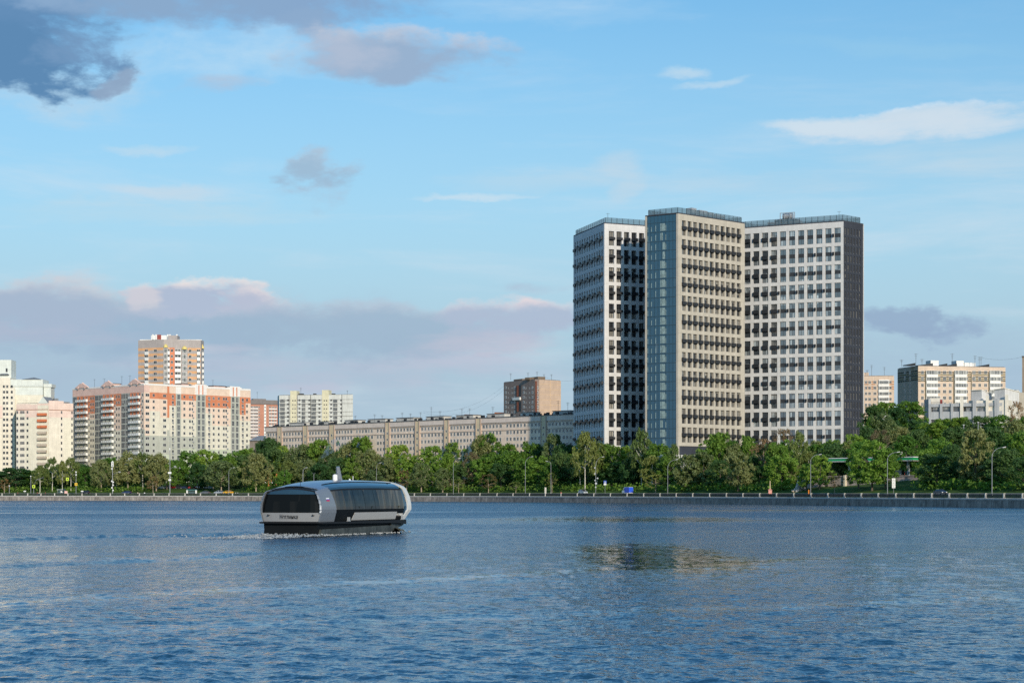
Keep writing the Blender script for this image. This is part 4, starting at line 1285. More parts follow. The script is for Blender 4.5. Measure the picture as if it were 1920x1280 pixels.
    bp.box(0, 1, -1.25, -.005, -.06, .10, 0)
    bp.box(0, .80, -1.25, -1.17, .10, 1.05, 1); bp.box(0, .02, -1.17, -.005, .10, 1.05, 1)
    bp.box(.80, 1.0, -1.28, -.005, .10, 1.25, 2)
    for q in (.12, .30, .48, .66): bp.box(q, q + .05, -1.28, -1.251, .3, .85, 3)
    place(t, 'balcony', bp, [whitem, whitem, whitem, frame_grey], BAL)
    place(t, 'window', UW, [frame_white, house_glass], grow(W2 + W3, KP))
    place(t, 'loggia_window', win_proto(.05, (.33, .66), .02, .45), [frame_grey, loggia_glass], grow(LG, KP) + LG2)
    ap = MB(); ap.box(0, 1, -.4, 0, 0, 1)
    place(t, 'air_conditioner_cage', ap, frame_grey, grow(AC, KP))
    for px, w, hh in ((190, 6, 1.6), (233, 6, 1.6), (350, 5, 1.4), (410, 9, 1.2), (440, 4, 1.2)):
        ff = f if px > 271 else h
        rb = MB()
        rb.box(0, w, 4, 9, 0, hh, 0, ff.T(ff.U(px), ztop + .8))
        rb.box(-.4, w + .4, 3.6, 9.4, hh + .003, hh + .2, 1, ff.T(ff.U(px), ztop + .8))
        rb.build('roof_hatch', [pk, dark_metal], t)
    for px, hh in ((160, 5.5), (178, 5.5), (211, 6), (226, 6), (413, 5)):
        ff = f if px > 271 else h
        q = ff.P(ff.U(px), -6); antenna(t, q.x, q.y, ztop + .5, hh, 1)
pink_block()

def orange_tower():
    Y = 1230
    zt = ZW(637, Y); fl = 10.8 / F * Y
    t = thing('apartment_tower', 'orange and grey striped tower block rising behind the pink block', 'tower block', (XW(320, Y), Y + 15, 9))
    og = wallm('orange_stripe', (238, 184, 136), .78, seam=0); gy = wallm('grey_stripe', (198, 188, 184), .72, seam=0)
    deep = wallm('orange_panel', (236, 128, 70), .72)
    yl = mat('yellow_dome', srgb(240, 216, 130, k=.8), .6, var=.05)
    maroon = mat('maroon_panel', srgb(140, 60, 50), .6, var=.1)
    A, B, C2, D2 = P2(259.4, Y + 4), P2(306.5, Y - 3), P2(331, Y), P2(376, Y + 2)
    poly = [P2(259.6, Y + 4.2), P2(306.5, Y - 2.8), P2(376, Y + 2.2), P2(381.5, Y + 9), P2(376, Y + 26), P2(262, Y + 26)]
    core(t, poly, 6, zt - .2, gy, 'core_wall', roofm)
    mb = MB()
    f = Fac(259.4, Y + 4, 306.5, Y - 3); g = Fac(306.5, Y - 3, 376, Y + 2); e = Fac(376, Y + 2, 381.6, Y + 9)
    z1 = ZW(652, Y)
    for ff, a, b, mode in ((f, 259.4, 306.5, 0), (g, 306.5, 318.5, 0), (g, 318.5, 327.5, 2), (g, 327.5, 352, 1), (g, 352, 376, 0), (e, 376, 381.6, 1)):
        u0, u1 = max(0, ff.U(a)), min(ff.L, ff.U(b))
        ff.box(mb, u0, u1, 0, .2, z1, zt, 1)
        for k in range(20):
            za = z1 - k * fl; 
            if za < 10: break
            if mode == 0:
                ff.box(mb, u0, u1, 0, .2, za - fl * .45, za, 0); ff.box(mb, u0, u1, 0, .2, za - fl, za - fl * .45, 1)
            else:
                ff.box(mb, u0, u1, 0, .2, za - fl, za, 2 if mode == 2 else 1)
    mb.build('wall_panels', [og, gy, deep], t)
    W = []; B_ = []; BW = []
    for k in range(16):
        zb = z1 - k * fl - fl * .72
        if zb < 30: break
        W += [(f, f.U(291.5) - 1.0, zb, 2.0, 1.5, .22), (g, g.U(322) - .5, zb, 1.2, 1.5, .22), (g, g.U(357) - .9, zb, 1.4, 1.5, .22)]
        for px, w, ff in ((276, 1.9, f), (316, 1.1, g), (333.3, 3.1, g), (372, 1.6, g), (379, 1.0, e)):
            B_.append((ff, ff.U(px) - w / 2, zb - fl * .45, w, fl * .48, .21))
            W.append((ff, ff.U(px) - w / 2, zb + .05, w, 1.5, .8 if px != 379 else .3))
        for px, w in ((310.5, 1.9), (345.7, 2.4)):
            BW.append((g, g.U(px) - w / 2, zb - .5, w, 2.2, .9))
    bp = MB(); bp.box(0, 1, -1.0, -.005, 0, 1)
    B_, W, BW = grow(B_, 1.2), grow(W, 1.2), grow(BW, 1.2)
    place(t, 'balcony', bp, whitem, B_)
    place(t, 'window', UW, [frame_white, house_glass], W)
    place(t, 'bay_window', win_proto(.06, (.3, .65), .02), [frame_white, loggia_glass], BW)
    bay = MB()
    for px, w, tz in ((310.5, 2.7, 652), (345.7, 3.4, 655)):
        g.box(bay, g.U(px) - w / 2, g.U(px) + w / 2, .21, .88, 12, ZW(tz, Y), 0)
        c_ = g.T(g.U(px), ZW(tz, Y), .5)
        bay.tube([c_ @ Vector((0, 0, .002)), c_ @ Vector((0, 0, 1.2)), c_ @ Vector((0, 0, 2.2))], [w * .55, w * .42, .1], 10, 1)
    c_ = e.T(e.L * .5, ZW(652, Y), .3); bay.tube([c_ @ Vector((0, 0, .002)), c_ @ Vector((0, 0, 2.6))], [1.3, .1], 8, 1)
    bay.build('bay', [gy, yl], t)
    r = MB()
    r.box(XW(280, Y), XW(313, Y), Y + 6, Y + 14, zt + .3, ZW(627, Y), 0)
    r.box(XW(313.5, Y), XW(331, Y), Y + 3, Y + 12, zt + .3, ZW(628, Y), 1)
    for px in (284, 290, 312, 316, 329): r.box(XW(px, Y) - .5, XW(px, Y) + .5, Y + 5, Y + 6, zt + .3, ZW(625.5, Y), 0)
    r.box(XW(292, Y), XW(299, Y), Y + 5.4, Y + 5.9, zt + .3, ZW(626, Y), 2)
    r.box(XW(331, Y), XW(335.5, Y), Y - .6, Y - .3, ZW(653.5, Y), ZW(650, Y), 2)
    r.box(XW(259.5, Y), XW(376, Y), Y + 5, Y + 5.5, zt, zt + .6, 0)
    r.build('roof_house', [whitem, gy, maroon], t)
orange_tower()

def left_blocks():
    # far-left mint and cream tower
    Y = 1120; fl = 3.1
    mint = wallm('mint_panel', (230, 234, 226), .85); cr = wallm('cream_panel', (244, 234, 216), .84)
    pinkp = wallm('rose_panel', (244, 218, 204), .84); wh = wallm('cream_white_panel', (242, 234, 214), .84)
    slate = mat('slate_roof', (.22, .23, .24), .7, var=.15); or_ = wallm('orange_panel', (236, 150, 110), .78)
    t = thing('apartment_block', 'cream block with mint-green top and stepped towers, cut by the left photo edge', 'apartment block', (XW(20, Y), Y + 12, 6))
    z = lambda py: ZW(py, Y)
    f = Fac(-70, Y, 80, Y)
    mb = MB()
    f.box(mb, 0, f.U(19), -14, 0, 3, z(708), 1)
    f.box(mb, f.U(-40), f.U(19.4), -13, -2, z(708), z(674), 0)
    f.box(mb, f.U(19), f.U(79), -14, -1, 3, z(740), 3)
    f.box(mb, f.U(19), f.U(79), -14, -1, z(740) + .002, z(724), 0)
    f.box(mb, f.U(17), f.U(80), -15, -.5, z(724) + .002, z(711), 0)
    f.box(mb, f.U(80), f.U(93), -12, -3, 3, z(725), 0); f.box(mb, f.U(79.5), f.U(95), -12.5, -2.5, z(725) + .002, z(719), 0)
    f.box(mb, f.U(5), f.U(28), 0.001, .5, 3, z(727), 1)
    f.box(mb, f.U(-70), f.U(19), .001, .3, z(783), z(760), 2)
    mb.build('wall', [mint, cr, pinkp, wh], t)
    rf = MB()
    def hip(px0, px1, za, zb, d0=-12, d1=0):
        u0, u1 = f.U(px0), f.U(px1)
        a = [f.T(u, za, 0) @ Vector(v) for u, v in ((u0, (0, d1, 0)), (u1, (0, d1, 0)), (u1, (0, -d0, 0)), (u0, (0, -d0, 0)))]
        m_ = f.T((u0 + u1) / 2, zb, 0) @ Vector((0, -d0 / 2, 0))
        for i in range(4): rf.tri(a[i], a[(i + 1) % 4], m_)
    hip(-2, 16, z(702), z(694)); hip(41, 77, z(711) + .01, z(706))
    rf.build('roof', slate, t)
    # white framed pediment on the mint roof, dish railing
    W = []; 
    for k in range(19):
        zb = z(727) - k * fl
        if zb < 8: break
        for px in (8, 14, 22.5): W.append((f, f.U(px) - .6, zb, 1.2, 1.5, .52))
        W.append((f, f.U(-14) - .6, zb, 1.2, 1.5, .05)); W.append((f, f.U(-30) - .6, zb, 1.2, 1.5, .05))
    W.append((f, f.U(11) - .6, z(697), 1.1, 2.2, -1.95))
    place(t, 'window', UW, [frame_grey, house_glass], W)

    # cream block with the gable
    Y = 1095
    t = thing('apartment_block', 'cream block with a small gabled roof and one balcony stack topped by orange balconies', 'apartment block', (XW(85, Y), Y + 12, 6))
    z = lambda py: ZW(py, Y)
    f = Fac(31, Y + 3, 91, Y - 2); g = Fac(91, Y - 2, 137, Y + 8)
    poly = [P2(31, Y + 3), P2(91, Y - 2), P2(137, Y + 8), P2(137, Y + 22), P2(33, Y + 22)]
    core(t, poly, 3, z(756), wh, 'core_wall', roofm)
    mb = MB()
    def C_(ff, a, b, top, pinkbot, m_low, d1=.25):
        u0, u1 = max(0, ff.U(a)), min(ff.L, ff.U(b))
        ff.box(mb, u0, u1, 0, d1, z(pinkbot), z(top), 2); ff.box(mb, u0, u1, 0, d1, 3, z(pinkbot), m_low)
    C_(f, 31, 48, 757, 775, 1); C_(f, 48, 57, 757, 783, 3, .3); C_(f, 57, 71, 758, 782, 3); C_(f, 71, 91, 755, 760, 3)
    C_(g, 91, 119, 751, 782, 1); C_(g, 119, 137, 755, 782, 3)
    f.box(mb, 0, f.L - .1, .26, .5, z(768), z(767), 4); g.box(mb, 0, g.L, .26, .45, z(768.6), z(767.6), 4)
    mb.build('wall_panels', [mint, cr, pinkp, wh, wallm('brown_trim', (190, 140, 120), .7)], t)
    ga = MB()
    u0, u1 = f.U(71.5), f.L
    a, b, c_ = f.T(u0, z(756), .4), f.T(u1, z(756), .4), f.T((u0 + u1) / 2, z(743.5), .4)
    o_ = Vector((0, 0, 0)); bk_ = Vector((0, 9, 0))
    ga.tri(a @ o_, b @ o_, c_ @ o_, 0)
    ga.quad(a @ o_, c_ @ o_, c_ @ bk_, a @ bk_, 1); ga.quad(b @ o_, b @ bk_, c_ @ bk_, c_ @ o_, 1); ga.tri(b @ bk_, a @ bk_, c_ @ bk_, 0)
    ga.build('gable_roof', [mint, slate], t)
    rb = MB(); rb.box(0, 1.5, 3, 5, 0, 1.8, 0, g.T(g.U(107), z(752))); rb.box(0, 1.2, 3, 5, 0, 1.8, 0, g.T(g.U(111), z(752)))
    rb.box(0, 5, 3, 7, 0, .7, 0, g.T(g.U(121), z(754)))
    rb.build('chimney', slate, t)
    W = []; B_ = []
    fl = 11.55 / F * Y
    for k in range(12):
        zb = z(772 + 3) - k * fl
        if zb < 8: break
        for ff, px, w in ((f, 33, 1.0), (f, 39.5, .8), (f, 42.2, .8), (f, 45.0, .8), (f, 52, 1.2), (g, 115, .85), (g, 134.5, .8)):
            W.append((ff, ff.U(px) - w / 2, zb, w, 1.6, .27))
        B_.append((f, f.U(71.5), zb - 1.3, f.U(88.5) - f.U(71.5), 1.75, .26))
    bp = MB(); bp.box(0, 1, -1.1, -.005, 0, .12); bp.box(0, .36, -1.2, -1.1, .12, .85); bp.box(.42, 1, -1.35, -1.2, .12, .85); bp.box(.36, .42, -1.2, -.005, .12, .85); bp.box(.98, 1, -1.2, -.005, .12, .85)
    om = mat('orange_balcony', srgb(226, 130, 86, k=.75), .7, var=.1)
    place(t, 'balcony', bp, om, B_[:3]); place(t, 'balcony', bp, wallm('balcony_grey', (204, 188, 170), .8, seam=0), B_[3:])
    place(t, 'window', UW, [frame_grey, house_glass], W)
left_blocks()

def mid_blocks():
    # distant orange-brown block
    Y = 1620; z = lambda py: ZW(py, Y)
    t = thing('apartment_block', 'distant orange-brown block with white window bands, between the pink and the yellow-white blocks', 'apartment block', (XW(495, Y), Y + 12, 12))
    ob = wallm('rust_panel', (214, 152, 128), .72); ag = wallm('attic_grey', (160, 152, 150), .6, seam=0)
    f = Fac(455, Y, 524, Y + 12)
    poly = [P2(455, Y), P2(524, Y + 12), P2(524, Y + 30), P2(455, Y + 22)]
    core(t, poly, 10, z(757.5), ob, 'wall')
    mb = MB(); f.box(mb, 0, f.L, -12, .3, z(757), z(749), 0); f.box(mb, f.U(476), f.U(500), -8, -2, z(749), z(746.5), 0)
    mb.build('attic', ag, t)
    w2 = MB(); f.box(w2, f.U(494.8), f.U(498.6), .01, .5, 10, z(758)); f.box(w2, f.U(520.5), f.U(523), .01, .5, 10, z(758)); w2.build('stair_column', whitem, t)
    W = []; Bn = []
    for k in range(12):
        zb = z(764) - k * 2.75
        for px, w in ((472, 3.5), (480, 3.5), (486, 1.2), (496.7, 1.0), (506, 2), (512, 2), (517, 1.2)):
            W.append((f, f.U(px) - w / 2, zb, w, 1.35, .52 if px == 496.7 else .02))
        Bn.append((f, f.U(469), zb - 1.0, f.U(484) - f.U(469), .75, .02)); Bn.append((f, f.U(504), zb - 1.0, f.U(519) - f.U(504), .75, .02))
    place(t, 'window', UW3, [frame_white, house_glass], W)
    bp = MB(); bp.box(0, 1, -.5, -.005, 0, 1); place(t, 'balcony', bp, whitem, Bn)
    antenna(t, XW(480, Y), Y + 8, z(747), 6)
    # low building with a dark hipped roof
    Y = 1080; z = lambda py: ZW(py, Y)
    t = thing('low_building', 'low building with a dark sloping roof left of the long brick block', 'building', (XW(485, Y), Y + 8, 10))
    mb = MB(); mb.box(XW(468, Y), XW(500, Y), Y, Y + 14, 8, z(826)); mb.build('wall', wallm('dull_plaster', (150, 140, 130), .7, seam=0), t)
    mb = MB(); a = [(XW(467, Y), Y - 1, z(826)), (XW(502, Y), Y - 1, z(826)), (XW(502, Y), Y + 15, z(816)), (XW(478, Y), Y + 15, z(816))]
    mb.prism([p[:2] for p in a], [p[2] for p in a], [p[2] + .3 for p in a]); mb.build('roof', mat('slate_roof', (.22, .23, .24), .7), t)

    # white and yellow block
    Y = 1370; z = lambda py: ZW(py, Y)
    t = thing('apartment_block', 'white panel block with two yellow stair towers and dark-lined joints', 'apartment block', (XW(590, Y), Y + 8, 12))
    wp = wallm('white_panel', (232, 232, 226), .82, seam=0, streak=.18); yp = wallm('yellow_panel', (240, 231, 200), .82, seam=0)
    f = Fac(523.5, Y, 661.8, Y - 12)
    poly = [P2(520.5, Y + 10), P2(523.5, Y), P2(661.8, Y - 12), P2(661.8, Y + 10)]
    core(t, poly, 12, z(741), wp, 'wall', roofm)
    mb = MB()
    for a, b, tp in ((544.5, 556.5, 732.5), (604, 616.5, 731)):
        f.box(mb, f.U(a), f.U(b), -6, .35, z(741) + .002, f.Z((a + b) / 2, tp), 1); f.box(mb, f.U(a), f.U(b), .002, .35, 12, z(741), 0)
    mb.build('stair_tower', [yp, wallm('stair_head', (236, 228, 196), .82, seam=0)], t)
    jm = MB()
    for k, py in enumerate((750, 757.5, 765, 773, 781, 788)):
        if k in (0, 1, 3, 4): 
            f.box(jm, 0, f.U(544), .002, .06, f.Z(530, py + 1), f.Z(530, py + 1) + .35); f.box(jm, f.U(557), f.U(603.5), .002, .06, f.Z(580, py), f.Z(580, py) + .28)
            f.box(jm, f.U(617), f.L, .002, .06, f.Z(640, py - 1), f.Z(640, py - 1) + .22)
    for px in (541.5, 556.8, 582, 640.5): f.box(jm, f.U(px), f.U(px) + .4, .002, .055, 12, z(741))
    jm.build('joint_lines', mat('bitumen_joint', (.07, .065, .06), .8), t)
    W = []; L_ = []; S_ = []
    fl = 7.7 / F * Y
    for k in range(8):
        py = 752 + k * 7.7
        for px, w in ((540, 1.5), (561.5, 1.5), (580, 1.5), (599, 1.6), (621, 1.5), (639.5, 1.2)):
            W.append((f, f.U(px) - w / 2, f.Z(px, py), w, 1.4, .02))
        for px, w in ((530, 3.4), (569.5, 2.6), (588.5, 3.4), (629, 3.0)):
            L_.append((f, f.U(px) - w / 2, f.Z(px, py + 2.2), w, 2.2, .35))
        for px in (549.3, 553.7, 608.3, 612.7):
            S_.append((f, f.U(px) - .4, f.Z(px, py), .85, .85, .36))
    place(t, 'window', UW, [frame_white, house_glass], W)
    place(t, 'loggia', win_proto(.05, (.25, .5, .75), .02, .45), [frame_grey, loggia_glass], L_)
    place(t, 'stair_window', win_proto(.04, (), .02), [frame_dark, tower_glass], S_)
    for px, hh in ((563.5, 5.5), (651, 3.5)):
        antenna(t, XW(px, Y), Y + 2, z(741), hh)
    rb = MB()
    for px, w in ((558, 4), (587, 2), (620, 3)): rb.box(XW(px, Y), XW(px, Y) + w, Y, Y + 5, z(741), z(741) + 1.3)
    rb.build('roof_vent', dark_metal, t)

    # long five-storey block
    f = Fac(498.6, 1042, 1084, 880)
    t = thing('apartment_block', 'very long low grey-beige brick block with white roof boxes, running behind the trees', 'apartment block', (f.P(f.L / 2).x, f.P(f.L / 2).y + 10, 10))
    ztl, ztr = ZW(800, 1042), ZW(775.3, 882)
    ztop = (ztl + ztr) / 2
    br = wallm('silicate_brick', (232, 210, 190), 1.0, seam=0, var=.14); bt = wallm('ochre_brick', (226, 206, 172), .9, seam=0); par_ = wallm('parapet_plaster', (222, 206, 194), 1.0, seam=0)
    p = [f.P(0), f.P(f.L), f.P(f.L, -14), f.P(0, -14)]
    # the roof line follows the photograph: one level eaves line
    zc = lambda u: ztl + (ztr - ztl) * u / f.L
    mb = MB(); z4 = [zc(0) - 2.6, zc(f.L) - 2.6, zc(f.L) - 2.6, zc(0) - 2.6]
    mb.prism([tuple(q) for q in p], 5, z4, 0)
    p2 = [f.P(-.4, .4), f.P(f.L + .4, .4), f.P(f.L + .4, -14.4), f.P(-.4, -14.4)]
    mb.prism([tuple(q) for q in p2], [z + .003 for z in z4], [z + 2.3 for z in z4], 1)
    mb.prism([tuple(q) for q in [f.P(-.7, .7), f.P(f.L + .7, .7), f.P(f.L + .7, -14.7), f.P(-.7, -14.7)]], [z + 2.303 for z in z4], [z + 2.6 for z in z4], 2)
    mb.build('wall', [br, par_, roofm], t)
    piers = [(521.5, 529), (569.7, 577.4), (619, 627.6), (724, 731), (780, 787), (834.5, 842), (893.7, 902), (1015.6, 1025)]
    pmat = [bt, wallm('pier_brick', (196, 174, 156), .9, seam=0)]
    for a, b in piers:
        pm = MB()
        u0, u1 = f.U(a), f.U(b); um = (u0 + u1) / 2
        f.box(pm, u0, u1, .003, .45, 5, zc(um) - .1, 0)
        for u in (u0, u1): f.box(pm, u - .35, u + .35, .003, .6, 5, zc(um) - .1, 1)
        pm.build('stair_strip', pmat, t)
    W = []; S_ = []
    segs = [(499.5, 521.5)] + [(piers[i][1], piers[i + 1][0]) for i in range(len(piers) - 1)] + [(1025, 1082)]
    cm_ = MB()
    for a, b in segs:
        u0, u1 = f.U(a) + .5, f.U(b) - .5
        n_ = max(2, int(round((u1 - u0) / 2.3)))
        for i in range(n_):
            if n_ > 12 and i % 7 == 6: continue
            u = u0 + (u1 - u0) * (i + .5) / n_
            for k in range(6):
                zb = zc(u) - 5.1 - k * 3.05
                W.append((f, u - .62, zb, 1.25 if (i * 7 + k) % 5 else 1.6, 1.75, .02))
    for a, b in piers:
        um = f.U((a + b) / 2)
        for k in range(6):
            S_.append((f, um - .5, zc(um) - 6.3 - k * 3.05, 1.0, 1.2, .46))
    place(t, 'window', win_proto(.09, (.5,), .02), [frame_white, house_glass], W)
    place(t, 'stair_window', win_proto(.09, (), .02), [frame_white, house_glass], S_)
    cor = MB(); 
    for i in range(40):
        ua, ub = f.L * i / 40, f.L * (i + 1) / 40
        for dz_ in (3.0, 6.1):
            f.box(cor, ua, ub, .002, .22, zc(ua) - dz_ - .25, zc(ua) - dz_ + .0)
    cor.build('cornice', wallm('cornice_brick', (190, 170, 152), .9, seam=0), t)
    boxes = [(529.7, 557, 792), (583, 602, 790), (632, 656.5, 788), (676, 708, 784.5), (729, 761, 782), (785, 817, 779.5), (841, 872.5, 777), (899, 931, 774.5), (961, 984, 772), (1022, 1055, 769)]
    for a, b, top in boxes:
        q = MB(); u0, u1 = f.U(a), f.U(b); zz = zc((u0 + u1) / 2)
        q.box(u0, u1, 5, 10, zz - .3, zz + 1.7, 0, f.T(0, 0))
        q.box(u0 - .3, u1 + .3, 4.7, 10.3, zz + 1.703, zz + 1.95, 1, f.T(0, 0))
        q.box(u0 - 1.6, u0 - .5, 6, 8, zz - .2, zz + 1.1, 2, f.T(0, 0))
        q.build('roof_box', [wallm('whitewashed_brick', (224, 220, 212), .75, seam=0), roofm, dark_metal], t)
    for px, hh in ((552, 4.5), (651.5, 4.0), (688, 4.2), (702, 3.6), (739.5, 4.5), (755, 3.8), (774, 4.2), (794, 6.5), (810.5, 4.3), (851.5, 5.0), (866, 5.0), (909.5, 5.2), (1032, 6.5), (1050, 5.5)):
        u = f.U(px); q = f.P(u, -5); antenna(t, q.x, q.y, zc(u), hh, 2)
    rm = MB()
    R = random.Random(3)
    for i in range(70):
        u = R.uniform(0, f.L); w = R.uniform(.4, 1.6); h_ = R.uniform(.5, 1.3)
        rm.box(u, u + w, 2, 3, zc(u) - .2, zc(u) + h_, 0, f.T(0, 0))
    ro = rm.build('roof_vents', dark_metal, t); ro['kind'] = 'stuff'
    # orange roofs peeping over
    for px0, px1, py0, Yq, lab in ((815, 836, 781.5, 960, 'low orange pavilion roof peeping over the long block, left of its middle antennas'), (872, 894, 777.5, 945, 'orange roofed box peeping over the long block beside a yellow vent'), (929, 944.5, 773.5, 930, 'orange roofed box just left of the brown brick tower')):
        tt = thing('rooftop_pavilion', lab, 'pavilion', (XW(px0, Yq), Yq + 4, 10))
        q = MB(); x0, x1 = XW(px0, Yq), XW(px1, Yq)
        zz = ZW(py0, Yq)
        q.box(x0, x1, Yq, Yq + 8, 10, zz - .8); q.build('wall', wallm('terracotta_wall', (214, 150, 104), .6, seam=0), tt)
        q = MB(); q.prism([(x0 - .5, Yq - .5), (x1 + .5, Yq - .5), (x1 + .5, Yq + 8.5), (x0 - .5, Yq + 8.5)], zz - .797, [zz, zz - .3, zz + .5, zz + .6]); q.build('roof', wallm('terracotta_roof', (206, 128, 84), .6, seam=0), tt)

    # brown brick tower
    Y = 1150; z = lambda py: ZW(py, Y)
    t = thing('apartment_tower', 'brown brick tower with a lit tan end wall, left of the new towers', 'tower block', (XW(1003, Y), Y + 12, 12))
    f = Fac(944.5, Y + 32, 1003, Y); g = Fac(1003, Y, 1051, Y + 14)
    zt = z(711)
    bb = wallm('brown_brick', (156, 138, 130), .85, seam=0, var=.16); tn = wallm('tan_panel', (214, 186, 164), .76, seam=0, streak=.05)
    A, C, B = f.p0, f.p1, g.p1
    core(t, [tuple(A), tuple(C), tuple(B), tuple(A + B - C)], 10, zt, bb, 'wall', roofm)
    mb = MB(); g.box(mb, g.U(1010.5), g.L, .002, .3, 10, zt - .004, 0)
    for k in range(8):
        zz = g.Z(1030, 721 + k * 9.6); g.box(mb, g.U(1010.5), g.L, .302, .34, zz, zz + .18, 1)
    g.box(mb, g.U(1031), g.U(1031) + .25, .341, .36, 10, zt - .1, 1)
    g.box(mb, g.U(1003.2), g.U(1006.2), .002, .4, 10, zt - 1.0, 2)
    mb.build('end_wall_panels', [tn, wallm('pale_joint', (236, 200, 160), .8, seam=0), wallm('red_brick', (150, 96, 80), .6, seam=0)], t)
    W = []; 
    for k in range(9):
        py = 729 + k * 9.0
        for px, w in ((948.5, 1.9), (953, .9), (959.8, .9), (964.8, 1.7), (982, 1.9), (986, .9), (992.8, .9), (998.3, 1.7)):
            W.append((f, f.U(px) - w / 2, f.Z(px, py), w, 1.5 if w > 1 else .9, .02))
        W.append((g, g.U(1007.8) - .5, g.Z(1007, py), 1.2, 1.5, .05))
    place(t, 'window', win_proto(.12, (.5,), .02), [frame_white, house_glass], W)
    lg = MB()
    for a, b in ((722.5, 743), (753, 771)):
        f.box(lg, f.U(969.5), f.U(972), .01, .5, f.Z(972, b), f.Z(972, a), 1); f.box(lg, f.U(972.3), f.U(977.5), .01, .1, f.Z(972, b), f.Z(972, a), 0)
    f.box(lg, f.U(963.5), f.U(977), .11, 1.0, f.Z(970, 750), f.Z(970, 745), 2)
    lg.build('loggia_stack', [slot, MATS['red_brick'], whitem], t)
    rb = MB()
    rb.box(f.U(952), f.U(968), 4, 9, zt, zt + 1.6, 0, f.T(0, 0)); rb.box(f.U(985), f.U(1000), 3, 8, zt, zt + 1.8, 0, f.T(0, 0)); rb.box(g.U(1004), g.U(1020), 5, 9, zt, zt + 1.4, 0, g.T(0, 0))
    rb.build('roof_house', wallm('brown_plaster', (150, 130, 112), .6, seam=0), t)
    for px, hh in ((957.5, 4), (990, 4.5), (1007, 5), (1020, 3.5), (1034, 3.4)):
        antenna(t, XW(px, Y + 8), Y + 8, zt, hh)

mid_blocks()

